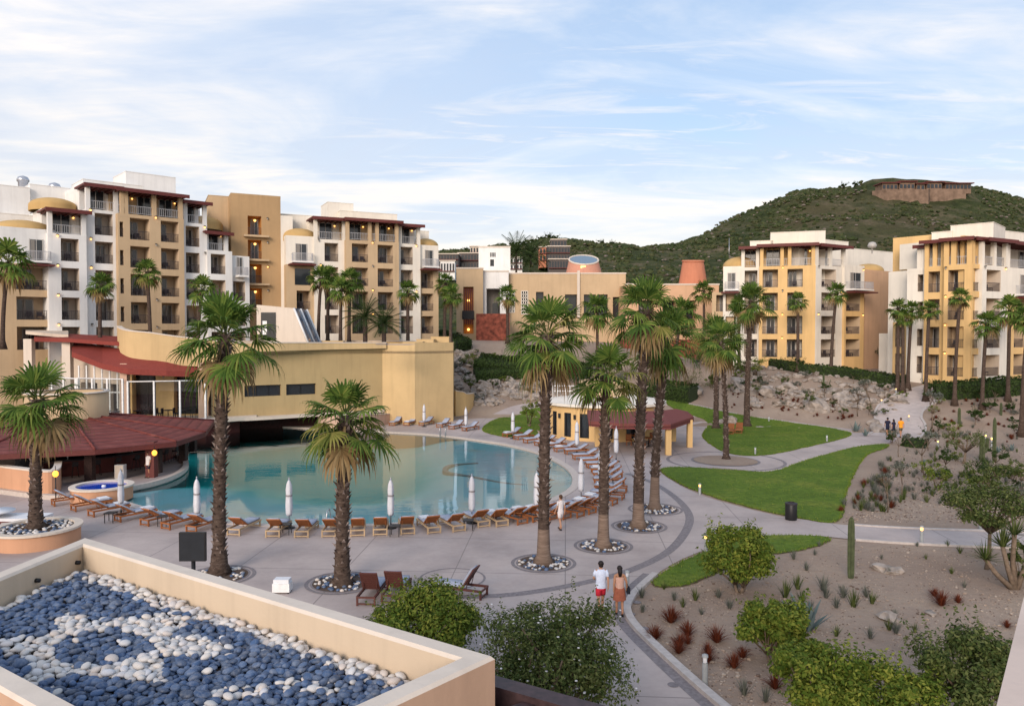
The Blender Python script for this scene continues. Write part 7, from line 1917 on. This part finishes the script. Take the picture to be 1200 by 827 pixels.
# palm surrounds
def pebring(x, y, r, label, n=90, z=.03, raised=False):
    c = G(x, y) if not raised else at_z(x, y, .74); rr = random.Random(int(x)); o = thing('palm_surround', label, 'planter', (c.x, c.y, 0))
    if not raised:
        for q, w_ in ((r, .07), (r*.86, .04)):
            mb = MB(); mb.lathe([(q-w_, .035), (q+w_, .035)], (0,0,0), 40); mb.build('ring', M['darkband'], o)
        mb = MB(); mb.disc((0,0,.029), r*.84, 32); mb.build('bed', M['soil'], o)
    mb = MB()
    for i in range(n):
        a = rr.random()*6.28; q = r*(.80 if not raised else .84)*math.sqrt(rr.uniform(.12, 1)); s = rr.uniform(.06, .12)
        mb.ico((q*math.cos(a), q*math.sin(a), z+s*.2), s, 1, 1 if rr.random() < .55 else 0, True, (1, .8, .55), Euler((0,0,rr.random()*6)).to_matrix(), .2, i)
    tag(mb.build('pebbles', [M['pebgrey'], M['pebwhite']], o), kind='stuff')
    return o, c
for x, y, r, lb_ in [(637,660,1.28,'round pebble ring at the foot of the first row palm'), (707,640,1.25,'round pebble ring at the foot of the second row palm'), (749,617,1.3,'round pebble ring at the foot of the third row palm'), (768,597,1.4,'round pebble ring at the foot of the farthest row palm'),
    (400,683,1.3,'round pebble ring at the foot of the shorter pool palm'), (257,675,1.3,'round pebble ring at the foot of the palm behind the parapet')]: pebring(x, y, r, lb_)
o, c = pebring(43, 617, 1.75, 'raised round peach planter with pale rim around the leftmost palm', 170, .70, True)
mb = MB(); mb.lathe([(1.75, 0), (1.75, .68)], (0,0,0), 40); mb.build('wall', M['peach'], o); mb = MB(); mb.lathe([(1.85, .68), (1.85, .78), (1.5, .78), (1.5, .6)], (0,0,0), 40, smooth=False); mb.build('rim', M['cap'], o); mb = MB(); mb.disc((0,0,.66), 1.5, 30); mb.build('bed', M['soil'], o)
# terrace furniture at the far left
for i, (x, y, lb_) in enumerate([(-4, 604, 'pale round table at the left edge'), (22, 603, 'low pale daybed with dark red base near the leftmost palm')]):
    p = at_z(x, y, .5); o = thing('terrace_table' if i == 0 else 'daybed', lb_, 'table' if i == 0 else 'daybed', (p.x, p.y, 0))
    if i == 0:
        mb = MB(); mb.lathe([(0, .7), (.8, .7), (.8, .76), (0, .76)], (0,0,0), 24); mb.build('tabletop', M['towel'], o); mb = MB(); mb.tube([(0,0,0), (0,0,.7)], .06, 8); mb.build('pedestal', M['black'], o)
    else:
        mb = MB(); mb.box((-1.3, -.6, .0), (1.3, .6, .32)); mb.build('base', M['canopy'], o); mb = MB(); mb.box((-1.35, -.62, .322), (1.35, .62, .46)); mb.build('cushion', M['towel'], o)
# black screen on post behind parapet
p = at_y(226, 640, 16); o = thing('outdoor_screen', 'black rectangular screen on a post behind the parapet', 'screen', (p.x, p.y, 0))
w_ = 31/F*16; h_ = 34/F*16; zc = p.z
mb = MB(); mb.box((-w_/2, -.04, zc-h_/2), (w_/2, .04, zc+h_/2)); mb.box((-w_/2+.02, -.045, zc-h_/2+.02), (w_/2-.02, -.041, zc+h_/2-.02), 1); mb.build('panel', [M['black'], M['screen'] if 'screen' in M else M['dark']], o)
mb = MB(); mb.tube([(0, .02, 0), (0, .02, zc-h_/2)], .045, 8); mb.build('post', M['black'], o); mb = MB(); mb.lathe([(.3, 0), (.3, .04), (.05, .06)], (0, .02, 0), 16); mb.build('base', M['black'], o)
# litter bin, bollard lamps, post lights
p = at_z(927, 609); o = thing('litter_bin', 'black cylindrical litter bin on the path edge beside the lawn', 'bin', p); o.scale = (.85, .85, .85)
mb = MB(); mb.lathe([(.32, 0), (.34, .05), (.34, .92), (.32, .95)], (0,0,0), 24); mb.build('body', M['black'], o); mb = MB(); mb.lathe([(.36, .95), (.36, 1.02), (.2, 1.08), (.2, 1.0), (0, 1.0)], (0,0,0), 24, smooth=False); mb.build('lid', M['furn'], o)
M['bollard'] = simple('weathered_post', (.30, .32, .33), .5)
def boll(x, y, h, on, lb_, wide=.075):
    p = G(x, y); o = thing('bollard_lamp', lb_, 'bollard lamp', p, 0, 'bollard lamps')
    mb = MB(); mb.lathe([(wide, -.05), (wide, h*.72)], (0,0,0), 12); mb.build('post', M['bollard'], o)
    mb = MB(); mb.lathe([(wide*.72, h*.72), (wide*.8, h*.9)], (0,0,0), 12); mb.build('lens', M['lampon' if on else 'towel'], o)
    mb = MB(); mb.lathe([(wide*1.2, h*.9), (wide*1.1, h*.97), (0, h)], (0,0,0), 12); mb.build('cap', M['bollard'], o)
for x, y, h, on, lb_ in [(827,646,.8,True,'lit bollard lamp at the tip of the small lawn beside the deck'), (820,580,.7,True,'lit bollard lamp on the big lawn edge facing the palm row'), (1080,636,.8,True,'lit bollard lamp along the lower path, right of the tall cactus'), (735,690+3,.0+.8,False,'grey bollard at the kerb beside the walking couple'),
    (826,802,.85,False,'pale bollard lamp standing among the red tufts at the bottom'), (885,533,.6,False,'unlit bollard lamp on the upper lawn lower edge'), (969,518,.6,False,'unlit bollard lamp on the upper lawn right end'), (901,494,.5,False,'unlit bollard lamp on the top edge of the upper lawn'), (1065,494,.7,True,'lit bollard lamp right of the three walkers'), (1064,514,.5,True,'lit lamp low at the path end near the walkers'),
    (1099,524,.6,True,'lit lamp left of the broad olive tree'), (1033,474,.6,True,'lit lamp by the climbing path, beside the bare sapling'), (1050,460,.5,True,'lit lamp higher along the climbing path'), (1162,524,.9,True,'bright lamp before the far path wall in the right garden'), (1149,620,.8,True,'lit lamp glimpsed through the spreading tree'), (1155,519,.8,True,'second bright lamp in the right garden behind the olive tree')]: boll(x, y, h, on, lb_)
# ================================================================ people
def skinned(name, verts, edges, radii, mat, parent, sub=1, root=0):
    me = bpy.data.meshes.new(name); me.from_pydata([tuple(v) for v in verts], edges, []); me.update()
    o = bpy.data.objects.new(name, me); COL.objects.link(o)
    o.modifiers.new('skin', 'SKIN'); 
    if not me.skin_vertices: me.attributes.new('skin', 'FLOAT', 'POINT') if False else None
    sv = me.skin_vertices[0].data if me.skin_vertices else None
    if sv is None:
        bm = bmesh.new(); bm.from_mesh(me); bm.verts.layers.skin.verify(); bm.to_mesh(me); bm.free(); sv = me.skin_vertices[0].data
    for i, r_ in enumerate(radii):
        sv[i].radius = r_ if hasattr(r_, '__len__') else (r_, r_); sv[i].use_root = (i == root)
    m = o.modifiers.new('sub', 'SUBSURF'); m.levels = sub; m.render_levels = sub
    dg = bpy.context.evaluated_depsgraph_get(); dg.update(); e = o.evaluated_get(dg); nm = bpy.data.meshes.new_from_object(e); bpy.data.objects.remove(o)
    nm.materials.clear(); nm.materials.append(mat)
    for p_ in nm.polygons: p_.use_smooth = True
    return link(name, nm, parent)
M['skin'] = simple('skin', (.46, .25, .16), .6, .3, var=.05); M['skintan'] = simple('tanned_skin', (.38, .19, .11), .6, .3, var=.05)
M['hair'] = simple('dark_hair', (.015, .010, .009), .6, .3, var=.3, scale=40); M['hairbrown'] = simple('brown_hair', (.08, .04, .02), .6, .3, var=.3, scale=40)
for k_, c_ in {'tee': (.62, .68, .82), 'redshorts': (.55, .03, .05), 'rust': (.30, .10, .06), 'blush': (.55, .34, .27), 'navy': (.02, .022, .045), 'orangetop': (.75, .30, .03), 'whitetop': (.68, .64, .64), 'olivecl': (.12, .10, .06), 'shoe': (.015, .015, .017), 'bag': (.02, .022, .03)}.items(): M['cl_'+k_] = simple('cloth_'+k_, c_, .9, .1, var=.12, scale=14)
def person(p, rz, label, H=1.75, skin='skin', top='tee', bottom='redshorts', bkind='shorts', hair='hair', hlen=.0, fem=False, stride=.16, armL=None, armR=None, tshort=True, shoes='cl_shoe', lean=0.0, group='people', bare_back=False):
    """walks towards +y"""
    t = thing('person', label, 'person', p, rz, group); s = H/1.75; V = lambda x, y, z: Vector((x*s, y*s, z*s))
    sh = .185 if not fem else .16; hp = .085; st = stride
    # joints
    J = {'pel': V(0,0,.94), 'wai': V(0,.005,1.10), 'chs': V(0,.0,1.28), 'nkb': V(0,-.005,1.44), 'nk': V(0,.0,1.50), 'hd0': V(0,.015,1.56), 'hd1': V(0,.015,1.64), 'hd2': V(0,.01,1.70)}
    for sd_, sg in (('L', -1), ('R', 1)):
        f = st*sg
        J['hip'+sd_] = V(sg*hp, 0, .90); J['kn'+sd_] = V(sg*hp*1.0, f*.55+.03, .49+abs(f)*.02); J['an'+sd_] = V(sg*hp*.95, f*1.05-.02, .085+(.05 if f < 0 else 0)); J['toe'+sd_] = V(sg*hp*1.05, f*1.05+.14, .03)
        J['sho'+sd_] = V(sg*sh, 0, 1.42); arm = armL if sg < 0 else armR
        if arm: J['el'+sd_], J['wr'+sd_], J['ha'+sd_] = [V(*q) for q in arm]
        else: J['el'+sd_] = V(sg*(sh+.045), -f*.35-.03, 1.15); J['wr'+sd_] = V(sg*(sh+.05), -f*.85+.05, .92); J['ha'+sd_] = V(sg*(sh+.045), -f*.95+.08, .83)
    names = list(J); ix = {n: i for i, n in enumerate(names)}
    ed = [('pel','wai'),('wai','chs'),('chs','nkb'),('nkb','nk'),('nk','hd0'),('hd0','hd1'),('hd1','hd2')]
    for q in 'LR': ed += [('pel','hip'+q),('hip'+q,'kn'+q),('kn'+q,'an'+q),('an'+q,'toe'+q),('nkb','sho'+q),('sho'+q,'el'+q),('el'+q,'wr'+q),('wr'+q,'ha'+q)]
    rad = {'pel': (.145 if not fem else .15, .105), 'wai': (.125 if not fem else .105, .09), 'chs': (.15 if not fem else .13, .105), 'nkb': (.09,.075), 'nk': .052, 'hd0': .068, 'hd1': .088, 'hd2': .062}
    for q in 'LR': rad.update({'hip'+q: .085, 'kn'+q: .055, 'an'+q: .038, 'toe'+q: .03, 'sho'+q: .055, 'el'+q: .038, 'wr'+q: .028, 'ha'+q: .03})
    rl = [tuple(a*s for a in rad[n]) if hasattr(rad[n], '__len__') else rad[n]*s for n in names]
    body = skinned('body', [J[n] for n in names], [(ix[a], ix[b]) for a, b in ed], rl, M[skin], t, 2, ix['pel'])
    # fingers, as their own short chains rooted in the palms
    for q, sg in (('L', -1), ('R', 1)):
        w_, h_ = J['wr'+q], J['ha'+q]; d = (h_-w_).normalized(); side = Vector((0,1,0)); side = (side-d*side.dot(d)).normalized(); mb = MB()
        for i in range(4):
            L_ = (.055,.065,.06,.045)[i]*s; b0 = h_+side*(.024-.016*i)*s; mb.tube([b0, b0+d*(L_*.55+.02*s), b0+d*(L_+.015*s)+Vector((-sg*.012*s,0,0))], [.009*s, .008*s, .006*s], 5)
        b0 = h_-d*.03*s+side*.02*s; mb.tube([b0, b0+(d+side).normalized()*.04*s, b0+(d*1.5+side).normalized()*.065*s], [.011*s, .009*s, .006*s], 5)
        mb.build('fingers', M[skin], body)
    # ears and nose
    mb = MB()
    for sg in (-1, 1): mb.ico(V(sg*.083, .01, 1.635), .024*s, 1, 0, True, (.4, .8, 1.2))
    mb.ico(V(0, .105, 1.625), .016*s, 1, 0, True, (.8, 1, 1.4)); mb.build('face_features', M[skin], body)
    # hair: cap on the skull, longer at the back
    mb = MB(); mb.ico(V(0, -.012, 1.675), .104*s, 2, 0, True, (.92, 1.0, .92), None, .15, 3)
    if hlen: mb.tube([V(0,-.05,1.66), V(0,-.085,1.56), V(0,-.085,1.56-hlen)], [.085*s, .08*s, .05*s], 8)
    else: mb.ico(V(0, -.045, 1.61), .075*s, 2, 0, True, (1.05, .8, .9))
    mb.build('hair', M[hair], t)
    # top
    def ell(z, rx, ry, cy=0, n=16): return [V(rx*math.cos(2*math.pi*j/n), cy+ry*math.sin(2*math.pi*j/n), z) for j in range(n)]
    def loft(secs, nm, mat, par=t, cap=True):
        mb = MB(); n = len(secs[0]); mb.add([v for s_ in secs for v in s_], [(i*n+j, i*n+(j+1) % n, (i+1)*n+(j+1) % n, (i+1)*n+j) for i in range(len(secs)-1) for j in range(n)] + ([tuple(range((len(secs)-1)*n, len(secs)*n))] if cap else []), 0, True); return mb.build(nm, M[mat], par)
    kx = 1 if not fem else .88; tz = 1.50 if not bare_back else 1.36
    secs = [ell(.86 if not fem else 1.0, .185*kx, .135), ell(.98, .18*kx, .13), ell(1.10, .165*kx, .122), ell(1.28, .19*kx, .135)]
    if fem: secs = secs[1:]
    secs += [ell(1.38, .20*kx, .13)] + ([ell(1.44, .19*kx, .105), ell(1.49, .10*kx, .08)] if not bare_back else [])
    shirt = loft(secs, 'top', 'cl_'+top, cap=not bare_back)
    if tshort and not bare_back:
        for q, sg in (('L', -1), ('R', 1)):
            a, b = J['sho'+q], J['el'+q]; mb = MB(); mb.tube([a+Vector((-sg*.03*s, 0, .02*s)), a.lerp(b, .3), a.lerp(b, .68)], [.062*s, .060*s, .058*s], 10); mb.build('sleeve', M['cl_'+top], shirt)
    # bottom
    if bkind == 'shorts':
        b_ = loft([ell(.80, .17*kx, .125), ell(.90, .178*kx, .13), ell(.99, .172*kx, .125)], 'shorts', 'cl_'+bottom)
        for q in 'LR': a, b = J['hip'+q], J['kn'+q]; mb = MB(); mb.tube([a+Vector((0,0,.02*s)), a.lerp(b, .35), a.lerp(b, .72)], [.098*s, .096*s, .092*s], 10); mb.build('short_leg', M['cl_'+bottom], b_)
    elif bkind == 'skirt': 
        rr = random.Random(5); secs = []
        for z, r_ in ((.55, .225), (.7, .215), (.85, .20), (.98, .175), (1.07, .14)):
            secs.append([V((r_+(.014 if j % 2 else -.012)*(1.1-z))*math.cos(2*math.pi*j/20), (r_*.8+(.014 if j % 2 else -.012)*(1.1-z))*math.sin(2*math.pi*j/20)+.01, z+(.02 if z < .6 and j % 3 == 0 else 0)) for j in range(20)])
        loft(secs, 'skirt', 'cl_'+bottom)
    # shoes
    for q in 'LR': mb = MB(); c_ = J['an'+q].lerp(J['toe'+q], .55); mb.ico((c_.x, c_.y, J['toe'+q].z+.005*s), .05*s, 2, 0, True, (.95, 2.6, .8)); mb.build('shoe', M[shoes], t)
    return t, J
pm = at_z(704, 719); t, J = person((pm.x, pm.y, .03), R(4), 'man in pale blue t-shirt and red shorts walking away on the deck', 1.77, armL=((-.24,.02,1.17),(-.17,.16,1.10),(-.12,.2,1.08)))
pw = at_z(726, 722); t, J = person((pw.x, pw.y, .03), R(2), 'woman with dark hair in rust skirt carrying a dark shoulder bag', 1.68, 'skintan', 'blush', 'rust', 'skirt', 'hair', .16, True, -.12, bare_back=True, armR=((.24,-.02,1.18),(.27,.06,.98),(.26,.09,.90)))
bgp = J['haR']; o = thing('shoulder_bag', 'small dark bag held at the right side of the walking woman', 'bag', Vector((pw.x, pw.y, .03))+Vector((bgp.x+.05, bgp.y-.02, bgp.z-.02)))
mb = MB(); mb.box((-.05, -.13, -.1), (.05, .13, .09)); mb.build('body', M['cl_bag'], o); mb = MB(); mb.tube([(0,-.12,.08), (-.06,-.06,.3), (-.06,.04,.3), (0,.12,.08)], .01, 5); mb.build('strap', M['cl_bag'], o)
q = at_z(657, 621); person((q.x, q.y, .03), R(35), 'woman in short white dress standing among the right curve loungers', 1.68, 'skin', 'whitetop', 'whitetop', 'shorts', 'hairbrown', 0, True, .14)
q = G(1040, 511); person((q.x, q.y, q.z+.02), R(-10), 'leftmost of the three distant walkers, in dark navy clothes', 1.7, 'skintan', 'navy', 'navy', 'shorts', 'hair', 0, False, .15)
q = G(1047, 512); person((q.x, q.y, q.z+.02), R(5), 'middle distant walker in dark top, between navy and orange clothes', 1.62, 'skin', 'navy', 'navy', 'shorts', 'hair', .1, True, -.14)
q = G(1055.5, 512.5); person((q.x, q.y, q.z+.02), R(0), 'distant walker in bright orange top and dark trousers', 1.78, 'skintan', 'orangetop', 'olivecl', 'shorts', 'hairbrown', 0, False, .16)
q = at_z(165, 563, .12); person((q.x, q.y+1.0, .12), R(150), 'person in white top behind the bar counter under the red roof', 1.7, 'skintan', 'whitetop', 'navy', 'shorts', 'hair', 0, False, .03)
